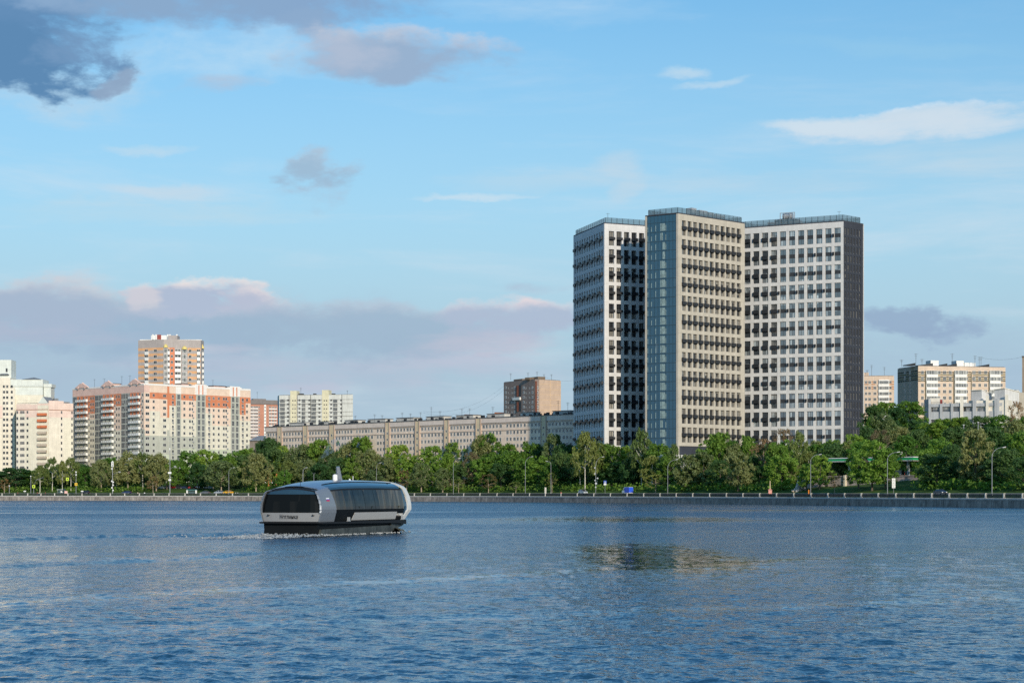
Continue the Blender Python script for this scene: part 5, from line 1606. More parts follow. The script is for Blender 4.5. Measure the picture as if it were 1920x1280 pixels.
def right_blocks():
    pc = wallm('pale_peach_panel', (232, 208, 186), .78); st = wallm('olive_stripe', (150, 142, 100), .6, seam=0); st2 = wallm('dark_stripe', (98, 100, 80), .6, seam=0)
    os_ = wallm('orange_stripe2', (222, 160, 118), .7, seam=0); loggw = mat('loggia_white', (.76, .74, .70), .7, var=.08)
    # small block
    Y = 980; z = lambda py: ZW(py, Y)
    t = thing('apartment_block', 'smaller peach block with orange stripes, just right of the charcoal tower wall', 'apartment block', (XW(1650, Y), Y + 8, 25))
    f = Fac(1604, Y + 2, 1676.5, Y)
    core(t, [tuple(f.P(0)), tuple(f.P(f.L)), tuple(f.P(f.L, -14)), tuple(f.P(0, -14))], 15, z(704.5), pc, 'wall', roofm)
    sm_ = MB()
    for k, py in enumerate((716.5, 721, 726, 729.5)):
        for a, b in ((1621, 1628), (1634, 1641), (1668, 1676.3)): f.box(sm_, f.U(a), f.U(b), .003, .04, z(py), z(py) + .55)
    sm_.build('stripe_band', os_, t)
    W = []; L_ = []; B_ = []
    for k in range(6):
        py = 719 + k * 10.6
        for px, w in ((1624, 1.2), (1630.5, 1.3), (1640.5, 1.5), (1669.5, 1.2)): W.append((f, f.U(px) - w / 2, z(py), w, 1.5, .05))
        L_.append((f, f.U(1648), z(py + .5), f.U(1666.5) - f.U(1648), 1.6, .8)); B_.append((f, f.U(1647), z(py + 5.5), f.U(1667) - f.U(1647), 1.2, .003))
    place(t, 'window', UW3, [frame_white, house_glass], W)
    place(t, 'loggia_window', win_proto(.04, (.2, .4, .6, .8), .02), [frame_white, loggia_glass], L_)
    bp = MB(); bp.box(0, 1, -.85, -.005, 0, 1); place(t, 'balcony', bp, loggw, B_)
    lg = MB(); f.box(lg, f.U(1647.5), f.U(1667), .003, .72, 15, z(711.5)); lg.build('loggia_bay', loggw, t)
    rb = MB(); f.box(rb, f.U(1621), f.U(1630), -8, -4, z(704.5), z(697)); rb.build('roof_house', pc, t)
    for px, hh in ((1628.5, 3), (1637, 5.5), (1661, 4.5)): antenna(t, XW(px, Y), Y + 4, z(704), hh)

    # large block
    Y = 880; z = lambda py: ZW(py, Y)
    t = thing('apartment_block', 'large peach panel block with olive stripes and a shaded left end wall', 'apartment block', (XW(1760, Y), Y + 14, 25))
    e = Fac(1683, Y + 20, 1721.5, Y); f = Fac(1721.5, Y, 1885.3, Y + 10)
    A, C, B = e.p0, e.p1, f.p1
    zt = z(686)
    core(t, [tuple(A), tuple(C), tuple(B), tuple(A + B - C)], 15, zt, pc, 'wall', roofm)
    sm_ = MB()
    rows = [699, 703.2, 707.4, 711.2, 714.8]
    for i, py in enumerate(rows):
        mi = 1 if i % 2 == 0 else 0
        e.box(sm_, 0, e.L, .003, .04, e.Z(1700, py), e.Z(1700, py) + .5, mi)
        for a, b in ((1721.6, 1734), (1757, 1787), (1814, 1821), (1824, 1853), (1875, 1885.2)):
            f.box(sm_, f.U(a), f.U(b), .003, .04, f.Z((a + b) / 2, py), f.Z((a + b) / 2, py) + .5, mi)
    sm_.build('stripe_band', [st, st2], t)
    W = []; L_ = []; B_ = []
    for k in range(7):
        py = 701.5 + k * 11.9
        for px in (1696.5, 1706.5): W.append((e, e.U(px) - .8, e.Z(px, py), 1.6, 1.8, .05))
        for px, w in ((1729.5, 1.3), (1760.5, 1.4), (1771, 1.6), (1781.5, 1.4), (1812.5, 1.2), (1826, 1.7), (1836.8, 1.3), (1848, 1.5), (1877.5, 1.3)):
            W.append((f, f.U(px) - w / 2, f.Z(px, py), w, 1.6, .05))
        for a, b in ((1735.5, 1757), (1789, 1811), (1854.5, 1874.5)):
            L_.append((f, f.U(a) + .1, f.Z(a, py + .3), f.U(b) - f.U(a) - .2, 1.75, .85)); B_.append((f, f.U(a), f.Z(a, py + 5.6), f.U(b) - f.U(a), 1.3, .72))
    place(t, 'window', UW3, [frame_white, house_glass], W)
    place(t, 'loggia_window', win_proto(.03, (.14, .28, .42, .58, .72, .86), .02), [frame_white, loggia_glass], L_)
    bp = MB(); bp.box(0, 1, -.25, -.005, 0, 1); place(t, 'balcony', bp, loggw, B_)
    lg = MB()
    for a, b in ((1735.5, 1757), (1789, 1811), (1854.5, 1874.5)): f.box(lg, f.U(a), f.U(b), .003, .72, 15, f.Z(a, 694.5))
    lg.build('loggia_bay', loggw, t)
    dl = MB()
    for px in (1734.3, 1787.5, 1820.5, 1853.3): f.box(dl, f.U(px), f.U(px) + .28, .003, .3, 15, zt - 2.2)
    dl.build('downpipe', mat('pipe_olive', (.16, .14, .08), .6), t)
    rb = MB()
    for a, b, top in ((1752.5, 1767.5, 673.8), (1801, 1815, 673.5), (1816, 1837, 677)):
        f.box(rb, f.U(a), f.U(b), -9, -4, zt, z(top), 0)
    rb.build('roof_house', loggw, t)
    cn = MB()
    for a, b in ((1707, 1722), (1731, 1755), (1766, 1782), (1783, 1800), (1845, 1861)):
        x0, x1 = f.U(a), f.U(b)
        cn.prism([tuple(f.P(x0, -5)), tuple(f.P(x1, -3)), tuple(f.P(x1, -7)), tuple(f.P(x0, -8))], zt + .4, [zt + .7, zt + 1.6, zt + 1.5, zt + .8])
    cn.build('roof_canopy', dark_metal, t)
    for px, hh in ((1695.5, 3.2), (1722.5, 6), (1791, 6), (1834, 5), (1842, 4.5), (1845.5, 4.5), (1734, 3.5)): antenna(t, XW(px, Y), Y + 6, zt, hh)

    # grey car park building
    Y = 800; z = lambda py: ZW(py, Y)
    t = thing('car_park', 'white and grey two-storey open car park with pale piers and roof boxes', 'car park', (XW(1820, Y), Y + 10, 26))
    e = Fac(1732.6, Y + 10, 1741, Y + 4); f = Fac(1741, Y + 4, 1890, Y - 8); g = Fac(1890, Y - 8, 1909, Y + 6)
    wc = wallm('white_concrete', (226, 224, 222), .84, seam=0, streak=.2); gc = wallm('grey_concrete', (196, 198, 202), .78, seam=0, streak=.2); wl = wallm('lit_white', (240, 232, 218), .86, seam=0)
    zt = z(757)
    inner = [tuple(f.P(.1, -1.6)), tuple(f.P(f.L - .1, -1.6)), tuple(f.P(f.L, -22)), tuple(f.P(.1, -22))]
    mb = MB(); mb.prism(inner, 18, zt - .5, 0); mb.build('interior', slot, t)
    mb = MB()
    e.box(mb, 0, e.L, -1, 0, 15, z(747), 0)
    for a_, b_ in ((757, 763), (772, 786.5), (796, 860)):
        n_ = 8
        f.box(mb, 0, f.L, -1.5, -.25, f.Z(1741, b_) if b_ < 800 else 15, f.Z(1741, a_), 0)
    f.box(mb, f.U(1741), f.U(1745.5), -1.5, 0, 15, z(756), 0)
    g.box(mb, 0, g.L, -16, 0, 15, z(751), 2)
    mb.build('wall', [gc, gc, wl], t)
    pr = MB()
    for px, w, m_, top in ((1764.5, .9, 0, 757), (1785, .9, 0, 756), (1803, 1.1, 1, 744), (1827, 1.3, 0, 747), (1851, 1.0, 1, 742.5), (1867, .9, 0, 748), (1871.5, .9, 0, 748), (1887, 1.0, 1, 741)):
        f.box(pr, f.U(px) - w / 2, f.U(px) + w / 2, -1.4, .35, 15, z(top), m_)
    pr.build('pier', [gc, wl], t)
    W = []
    for a, b in ((1746.5, 1763), (1766, 1783.5), (1787, 1801), (1809, 1825), (1831, 1849), (1853, 1865), (1874, 1885)):
        for t_, b_ in ((763.6, 771.5), (787, 795.5)):
            W.append((f, f.U(a) + .3, f.Z(a, b_), f.U(b) - f.U(a) - .6, (b_ - t_) / F * Y, -1.0))
    place(t, 'louvre_window', win_proto(.04, (.16, .33, .5, .67, .84), .02), [frame_grey, tower_glass], W)
    rb = MB()
    f.box(rb, f.U(1742), f.U(1761), -10, -2, zt, z(745), 0)
    f.box(rb, f.U(1761) + .01, f.U(1765), -2.6, -1.9, zt, z(748), 2)
    def shed(a, m, b, tl, tm, tr):
        u0, u1, u2 = f.U(a), f.U(m), f.U(b)
        p = [tuple(f.P(u0, -5)), tuple(f.P(u1, -3)), tuple(f.P(u2, -10)), tuple(f.P(u0 + 2, -14))]
        rb.prism(p, zt - .3, [z(tl), z(tm), z(tr), z(tl)], 1)
        rb.prism([tuple(f.P(u0 - .3, -4.7)), tuple(f.P(u1, -2.6)), tuple(f.P(u2 + .4, -10)), tuple(f.P(u0 + 2, -14.4))], [z(tl) + .003, z(tm) + .003, z(tr) + .003, z(tl) + .003], [z(tl) + .3, z(tm) + .3, z(tr) + .3, z(tl) + .3], 0)
    shed(1817, 1838.5, 1852, 732, 731.5, 738.5); shed(1861, 1882, 1904, 731, 729.5, 735)
    rb.build('roof_house', [wl, wc, mat('red_door', (.30, .05, .04), .6)], t)
    rl = MB()
    for i in range(46):
        u = f.U(1745) + i * .62; f.box(rl, u, u + .05, -1.5, -1.44, zt, zt + 1.0)
    f.box(rl, f.U(1745), f.U(1745) + 28.6, -1.5, -1.43, zt + 1.0, zt + 1.06)
    rl.build('roof_rail', dark_metal, t)
    # pieces at the right edge
    Y = 815
    t = thing('low_building', 'pale box-like building beside the car park at the right photo edge', 'building', (XW(1915, Y), Y + 8, 26))
    mb = MB(); mb.prism([P2(1906, Y), P2(1960, Y), P2(1960, Y + 16), P2(1908, Y + 16)], 18, ZW(735.5, Y)); mb.build('wall', wallm('warm_plaster', (206, 196, 180), .7, seam=0), t)
    mb = MB(); mb.tube([(XW(1911, Y), Y + 4, ZW(735.5, Y)), (XW(1911, Y), Y + 4, ZW(729.5, Y))], 1.0, 10); mb.build('roof_vent', galv, t)
    Y = 900
    t = thing('apartment_tower', 'grey-brown tower block sliced off by the right photo edge', 'tower block', (XW(1930, Y), Y + 8, 26))
    mb = MB(); mb.prism([P2(1916.5, Y), P2(1990, Y), P2(1990, Y + 18), P2(1917, Y + 18)], 18, ZW(669, Y)); mb.build('wall', wallm('taupe_panel', (168, 152, 136), .62), t)
    mb = MB(); mb.prism([P2(1915.8, Y - .5), P2(1992, Y - .5), P2(1992, Y + 18.5), P2(1917, Y + 18.5)], ZW(669, Y) + .002, ZW(667, Y)); mb.build('roof', roofm, t)
    f = Fac(1916.5, Y, 1990, Y)
    place(t, 'window', UW, [frame_white, house_glass], [(f, 3 + i * 3.2, ZW(684 + k * 11.6, Y), 1.5, 1.5, .05) for k in range(8) for i in range(5)])
right_blocks()
# ------------------------------------------------------------------ the boat
silver = mat('boat_silver_shaded', (0.20, 0.22, 0.25), 0.32, metal=0.25, var=0.04, vscale=.4, spec=.6)  # silver paint darkened, the shade on the boat is in the colour
stern_shaded = mat('boat_stern_shaded', (0.26, 0.26, 0.265), 0.45, metal=0.1, var=0.05, spec=.5)  # shaded copy of the light paint: stern shade put into the colour
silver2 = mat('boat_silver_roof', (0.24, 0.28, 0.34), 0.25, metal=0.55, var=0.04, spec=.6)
cream = mat('boat_grey_sunlit', (0.62, 0.61, 0.58), 0.4, metal=0.1, var=0.04, spec=.5)  # sunlit copy for the bow: sunlight put into the colour
boat_black = mat('boat_black', (0.004, 0.005, 0.006), 0.6, var=0.3, spec=.2)
boat_trim = mat('boat_trim', (0.010, 0.011, 0.013), 0.6, var=0.1, spec=.25)
boat_glass = glassmat('boat_glass', (0.004, 0.005, 0.006), (0.015, 0.015, 0.015), .3, (.9, .9, 3), .06, .12, wob=.05)
side_gl = glassmat('boat_side_glass', (0.006, 0.007, 0.008), (0.11, 0.095, 0.07), .55, (1.1, 1.3, 5), .08, .35, wob=1.0)
boat_rgl = mat('boat_roof_glass', (0.02, 0.045, 0.07), 0.06, var=.05, spec=1.0)
fouled = mat('sponson_paint', (0.050, 0.056, 0.053), 0.5, var=0.6, vscale=1.2, stretch=1, streak=.4)

def boat():
    th = math.radians(69)
    fw = Vector((math.cos(th), math.sin(th), 0)); port = Vector((-math.sin(th), math.cos(th), 0))
    O = Vector((-18.85, 169.4, 0))
    t = thing('passenger_boat', 'silver and black electric passenger boat with name lettering on its stern, under way', 'boat', O)
    t.rotation_euler = (0, 0, th)
    t['rot'] = 1
    def put(name, mb, mats, par=t, smooth=False):
        me = mb.mesh(name, mats, (0, 0, 0), smooth)
        o = bpy.data.objects.new(name, me); COL.objects.link(o); o.parent = par
        return o
    PR = [(1.26, 2.66), (2.20, 2.92), (2.6, 2.90), (3.0, 2.82), (3.5, 2.70), (4.0, 2.56), (4.32, 2.42), (4.52, 2.02), (4.69, 1.45), (4.80, .8), (4.84, 0.0)]
    ts = [0, .9, 1.3, 1.75, 2.3, 2.85, 3.2, 3.6, 4.2, 4.9, 5.7]
    def prof(q):
        for i in range(len(ts) - 1):
            if q <= ts[i + 1]:
                k = (q - ts[i]) / (ts[i + 1] - ts[i])
                return PR[i][0] + (PR[i + 1][0] - PR[i][0]) * k, PR[i][1] + (PR[i + 1][1] - PR[i][1]) * k
        return PR[-1]
    gx_ = [0, .6, 1.5, 3, 5, 8, 11, 14, 17, 18.6, 19.5]
    gv_ = [.62, .68, .77, .88, .96, 1.0, 1.01, 1.0, .98, .95, .92]
    wx_ = [0, 1.2, 3, 14, 17.5, 19.5]; wv_ = [1.0, 1.0, 1, 1, .99, .97]
    def pt(x, q, off=0.0, side=-1):
        z, w = prof(q)
        z0 = 3.0
        if z > z0: z = z0 + (z - z0) * float(np.interp(x, gx_, gv_))
        w *= float(np.interp(x, wx_, wv_))
        # outward normal in the cross-section
        z2, w2 = prof(min(5.69, q + .05)); z1_, w1 = prof(max(0, q - .05))
        n = Vector((0, (z2 - z1_), -(w2 - w1))); n = Vector((0, n.y, n.z)).normalized()
        return Vector((x, side * (w + n.y * off), z + n.z * off))
    def patch(name, xs, qs, m, off=.03, thick=.06, sides=(-1, 1), slant=None, par=t, full=False, smooth=False):
        for sd in sides:
            mb = MB()
            G = []; I = []
            for x in xs:
                r = []; r2 = []
                for q in qs:
                    xx = x + (slant(x, q) if slant else 0)
                    r.append(pt(xx, q, off, sd)); r2.append(pt(xx, q, off - thick, sd))
                G.append(r); I.append(r2)
            for i in range(len(xs) - 1):
                for j in range(len(qs) - 1):
                    a, b, c, d = G[i][j], G[i + 1][j], G[i + 1][j + 1], G[i][j + 1]
                    if sd < 0: mb.quad(a, b, c, d)
                    else: mb.quad(a, d, c, b)
            for i in range(len(xs) - 1):
                for j in (0, len(qs) - 1):
                    mb.quad(G[i][j], I[i][j], I[i + 1][j], G[i + 1][j])
            for j in range(len(qs) - 1):
                for i in (0, len(xs) - 1):
                    mb.quad(G[i][j], G[i][j + 1], I[i][j + 1], I[i][j])
            put(name, mb, m, par, smooth)
    lsp = lambda a, b, n: [a + (b - a) * i / (n - 1) for i in range(n)]
    # inner dark lining so that nothing shows through
    mb = MB()
    xs = lsp(.25, 17.0, 16); qs = lsp(0, 5.7, 26)
    for sd in (-1, 1):
        G = [[pt(x, q, -.09, sd) for q in qs] for x in xs]
        for i in range(len(xs) - 1):
            for j in range(len(qs) - 1):
                mb.quad(G[i][j], G[i + 1][j], G[i + 1][j + 1], G[i][j + 1])
        for i in (0, len(xs) - 1):
            c = Vector((xs[i], 0, 2.4))
            for j in range(len(qs) - 1): mb.tri(c, G[i][j], G[i][j + 1])
            mb.tri(c, G[i][0], Vector((xs[i], 0, 1.26)))
    put('cabin', mb, boat_trim)
    # roof: silver crown over the whole length
    qr = lsp(3.9, 5.7, 9)
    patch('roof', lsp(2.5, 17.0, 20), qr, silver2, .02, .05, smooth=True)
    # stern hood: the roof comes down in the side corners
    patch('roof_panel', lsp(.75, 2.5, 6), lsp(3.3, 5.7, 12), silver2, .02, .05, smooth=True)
    # glazed roof strip of the stern, dark, ahead of the hood
    mb = MB()
    rowsx = [(0.06, 3.60, 0), (.12, 3.74, 1), (.35, 3.88, 1), (.75, 3.98, 1)]
    def stern_pts(x, zz, n=14, inset=.08):
        out = []
        z3, w3 = zz, None
        # half width at this height, from the profile
        q = 2.3
        for k in range(200):
            q = k * .0285
            p = pt(x, q)
            if p.z >= zz: break
        w = abs(p.y) - inset
        for i in range(n): 
            a = -w + 2 * w * i / (n - 1)
            out.append(Vector((x + .25 * (a / 2.8) ** 2, a, zz + .22 * (1 - (a / max(w, .1)) ** 2) * (1 if zz > 3.6 else 0))))
        return out
    R4 = [stern_pts(x, z) for x, z, _ in rowsx]
    for i in range(len(R4) - 1):
        for j in range(13): mb.quad(R4[i][j], R4[i][j + 1], R4[i + 1][j + 1], R4[i + 1][j])
    put('stern_visor', mb, boat_rgl, smooth=True)
    mb = MB(); top = stern_pts(.78, 4.0)
    mb.tube([p + Vector((-.02, 0, .05)) for p in top], .045, 6)
    put('visor_rail', mb, boat_trim)
    # stern wall: silver panel, big dark window, side posts
    def stern_quad(name, z0_, z1_, i0, i1, m, x0=-.02, lean0=0.0, lean1=0.0, n=12, par=t):
        mb = MB(); A = []; B = []
        for z, L, lean in ((z0_, A, lean0), (z1_, B, lean1)):
            q = 0
            for k in range(200):
                q = k * .0285
                p = pt(0.05, q)
                if p.z >= z: break
            w = abs(p.y)
            for i in range(n):
                a = (-1 + 2 * i / (n - 1)); a = a * (w - i0 if a < 0 else w - i1)
                L.append(Vector((x0 + lean + .25 * (a / 2.8) ** 2, a, z)))
        for i in range(n - 1):
            mb.quad(A[i], A[i + 1], B[i + 1], B[i])
            mb.quad(A[i] + Vector((.09, 0, 0)), B[i] + Vector((.09, 0, 0)), B[i + 1] + Vector((.09, 0, 0)), A[i + 1] + Vector((.09, 0, 0)))
        for i in (0, n - 1):
            mb.quad(A[i], B[i], B[i] + Vector((.09, 0, 0)), A[i] + Vector((.09, 0, 0)))
        return put(name, mb, m, par)
    sp = stern_quad('stern_panel', 1.28, 2.03, 0.02, 0.02, stern_shaded, -.06, .03, 0)
    stern_quad('stern_window', 2.035, 3.60, .10, .10, boat_glass, -.03, .0, .10)
    for sd in (-1, 1):
        mb = MB()
        zs = [2.03, 2.3, 2.8, 3.2, 3.62, 3.8]
        L = []
        for z in zs:
            q = 0
            for k in range(200):
                q = k * .0285; p = pt(0.05, q)
                if p.z >= z: break
            w = abs(p.y); L.append((w, z))
        for (w, z), (w2, z2) in zip(L[:-1], L[1:]):
            a = Vector((.17, sd * (w - .12), z)); b = Vector((.25, sd * (w + .02), z)); c = Vector((.25, sd * (w2 + .02), z2)); d = Vector((.17, sd * (w2 - .12), z2))
            for v in (a, d): v.x = .2
            mb.quad(a, b, c, d); mb.quad(b, b + Vector((.5, 0, 0)), c + Vector((.5, 0, 0)), c)
            mb.quad(Vector((-.07, a.y, a.z)), Vector((-.0, b.y, b.z)), Vector((-.0 + .08, c.y, c.z)), Vector((.02, d.y, d.z)))
            mb.quad(Vector((-.0, b.y, b.z)), b, c, Vector((.08, c.y, c.z)))
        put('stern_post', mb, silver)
    # silver corner panel on each side, a band that runs up into the roof
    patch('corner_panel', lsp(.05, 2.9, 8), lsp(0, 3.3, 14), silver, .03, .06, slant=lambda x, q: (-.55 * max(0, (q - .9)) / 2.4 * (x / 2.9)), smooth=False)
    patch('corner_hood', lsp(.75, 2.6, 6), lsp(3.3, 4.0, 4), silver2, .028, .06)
    # side glazing, lower black panels, silver inset, roof-edge glass
    x0 = 2.75; x1 = 17.2
    patch('lower_side', lsp(x0, x1, 8), lsp(0, .95, 5), boat_black, .0, .05)
    nwin = 7
    for i in range(nwin):
        a = x0 - .2 + (x1 - x0 + .2) * i / nwin; b = x0 - .2 + (x1 - x0 + .2) * (i + 1) / nwin - .05
        patch('side_window', lsp(a, b, 3), lsp(.98, 2.85, 8), side_gl, .0, .05)
    patch('window_frame', lsp(x0 - .2, x1, 12), lsp(2.85, 3.0, 2), boat_trim, .02, .06)
    patch('roof_edge_glass', lsp(2.35, 16.9, 18), lsp(3.0, 3.95, 6), boat_rgl, .03, .06, smooth=True)
    patch('roof_rail', lsp(2.6, 16.8, 18), lsp(3.93, 4.02, 2), boat_trim, .07, .05)
    patch('side_panel', lsp(6.3, 15.6, 8), lsp(.08, .72, 3), mat('side_panel_grey', (.36, .36, .36), .45, var=.05), .045, .05, slant=lambda x, q: (.35 * (q - .08) / .6 if x < 6.4 else 0))
    # curtains and people-height furniture shapes seen behind the glass are left dark
    # bow frame, the slanted hoop, sunlight put into its pale grey
    def sl(x, q): return (-1.0 + 1.15 * min(1, q / .9)) - .45 * max(0, q - 2.2) / 1.0
    patch('bow_frame', lsp(17.9, 18.7, 4), lsp(0.0, 3.3, 16), cream, .05, .14, slant=sl)
    patch('bow_hoop', lsp(17.4, 18.2, 4), lsp(3.3, 5.7, 12), cream, .05, .14)
    patch('bow_side_glass', lsp(17.0, 17.7, 3), lsp(.0, 3.0, 6), boat_rgl, -.02, .04)
    # hull
    mb = MB()
    st = [(-.0, 2.55), (4, 2.62), (12, 2.60), (15, 2.45), (17, 1.9)]
    zt_ = 1.15
    zb_ = [-.6, -.6, -.6, -.6, -.6]
    for sd in (-1, 1):
        for (xa, wa), (xb, wb) in zip(st[:-1], st[1:]):
            ua = xa + (0 if xa < 15 else 1.0); ub = xb + (0 if xb < 15 else 1.4)
            a, b, c, d = Vector((xa, sd * (wa - .12), -.6)), Vector((xb - (0 if xb < 15 else 1.0), sd * (wb - .12), -.6)), Vector((ub, sd * wb, zt_)), Vector((ua, sd * wa, zt_))
            mb.quad(a, b, c, d)
    mb.quad((0, -2.43, -.6), (0, 2.43, -.6), (0, 2.55, zt_), (0, -2.55, zt_))
    # bow faces of the two floats
    mb.quad((16.0, -1.78, -.6), (16.0, 1.78, -.6), (18.4, 1.9, zt_), (18.4, -1.9, zt_))
    put('hull', mb, boat_black)
    for sd in (-1, 1):
        mb = MB()
        P = [(.3, .0), (.45, .62), (13.8, .78), (15.6, .74), (15.0, .2), (14.2, -.1)]
        out = [Vector((x, sd * 2.74, z)) for x, z in P]; inn = [Vector((x, sd * 2.4, z)) for x, z in P]
        i = len(mb.v); mb.v += [tuple(v) for v in out + inn]; n = len(P)
        mb.f.append(tuple(range(i, i + n))); mb.m.append(0)
        for k in range(n): l = (k + 1) % n; mb.f.append((i + k, i + l, i + n + l, i + n + k)); mb.m.append(0)
        put('sponson', mb, fouled)
    mb = MB()
    D = [(-.45, 2.75), (.2, 2.98), (15.5, 2.98), (18.0, 2.75), (19.3, 2.1), (19.6, 1.2)]
    poly = [(x, -w) for x, w in D] + [(x, w) for x, w in reversed(D)]
    mb.prism(poly, [1.14, 1.1, .98, .82, .92, .98, .98, .92, .82, .98, 1.1, 1.14], 1.25)
    put('deck_edge', mb, boat_trim)
    mb = MB(); mb.prism([(17.0, -2.3), (19.2, -1.6), (19.2, 1.6), (17.0, 2.3)], 1.255, 1.30)
    put('bow_deck', mb, fouled)
    mb = MB()
    for sd in (-1, 1):
        mb = MB(); mb.prism([(14.8, sd * 2.4 - .3), (18.6, sd * 1.9 - .3), (18.6, sd * 1.9 + .3), (14.8, sd * 2.4 + .3)], [.2, .75, .75, .2], .99)
        put('bow_bracket', mb, fouled)
    # bollards
    for x in (5.2, 16.6):
        mb = MB()
        for dx in (0, .32):
            mb.tube([(x + dx, -2.9, 1.25), (x + dx, -2.9, 1.62)], .07, 6)
        mb.box(x - .1, x + .42, -2.98, -2.82, 1.255, 1.31)
        put('bollard', mb, galv)
    # mast, dome and small fittings on the roof
    mb = MB(); mb.prism([(9.1, -.28), (9.75, -.10), (9.75, .10), (9.1, .28)], 4.78, 5.0); mb.tube([(9.45, 0, 4.85), (9.15, 0, 6.05)], [.30, .17], 8)
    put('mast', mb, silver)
    mb = MB(); mb.tube([(8.4, -.1, 4.8), (8.4, -.1, 5.25)], .22, 10); mb.ellip((8.4, -.1, 5.25), (.22, .22, .14)); put('radar_dome', mb, whitem)
    mb = MB(); mb.tube([(12.3, 0, 4.8), (12.3, 0, 5.25)], .03, 5); put('whip_antenna', mb, whitem)
    mb = MB(); mb.tube([(11.6, 0, 4.78), (11.6, 0, 5.0)], [.2, .04], 8); put('roof_vent', mb, whitem)
    mb = MB(); mb.box(15.6, 15.75, -1.9, -1.78, 4.3, 4.62); put('nav_light', mb, boat_trim)
    mb = MB(); mb.box(.5, .62, -.1, .02, 4.15, 4.28); mb.tube([(.9, -.5, 4.2), (.9, -.5, 4.75)], .02, 4); put('stern_light', mb, boat_trim)
    for y in (-2.15, 2.1):
        mb = MB(); mb.box(-.1, .12, y - .07, y + .07, 1.78, 1.84); mb.tube([(-.12, y, 1.81), (-.12, y, 1.9)], .04, 5); put('cleat', mb, boat_trim)
    # writing
    def text(body, size, T, m, name, par):
        cu = bpy.data.curves.new('txt', 'FONT'); cu.body = body; cu.size = size; cu.align_x = 'CENTER'; cu.extrude = .006
        o = bpy.data.objects.new('txt', cu); COL.objects.link(o)
        bpy.context.view_layer.update()
        me = bpy.data.meshes.new_from_object(o.evaluated_get(bpy.context.evaluated_depsgraph_get()))
        bpy.data.objects.remove(o); me.materials.clear(); me.materials.append(m)
        me.transform(T @ Matrix.Diagonal((.76, 1, 1, 1)))
        q = bpy.data.objects.new(name, me); COL.objects.link(q); q.parent = par
        return q
    ink = mat('lettering_ink', (.012, .012, .014), .6, var=0)
    # stern: reads left to right from behind: +x of text -> -y (starboard)
    T = Matrix.Translation((-.105, .10, 1.53)) @ Matrix(((0, 0, -1, 0), (-1, 0, 0, 0), (0, 1, 0, 0), (0, 0, 0, 1)))
    text('\u041d\u0435\u0433\u043b\u0438\u043d\u043a\u0430', .50, T, ink, 'name_lettering', t)
    T = Matrix.Translation((16.35, -2.80, 1.62)) @ Matrix(((1, 0, 0, 0), (0, 0, -1, 0), (0, 1, 0, 0), (0, 0, 0, 1)))
    text('\u041d\u0435\u0433\u043b\u0438\u043d\u043a\u0430', .42, T, whitem, 'name_lettering', t)
    # flag sticker on the corner panel
    mb = MB()
    fx0, fx1 = 1.15, 1.75
    qz = [2.15, 2.02, 1.89, 1.76]
    for k in range(3):
        a, b, c, d = pt(fx0, qz[k + 1], .045), pt(fx1, qz[k + 1], .045), pt(fx1, qz[k], .045), pt(fx0, qz[k], .045)
        mb.quad(a, b, c, d, k)
    put('flag_sticker', mb, [mat('flag_white', (.8, .8, .8), .6, var=0), mat('flag_blue', (.02, .05, .35), .6, var=0), mat('flag_red', (.55, .03, .03), .6, var=0)])
boat()

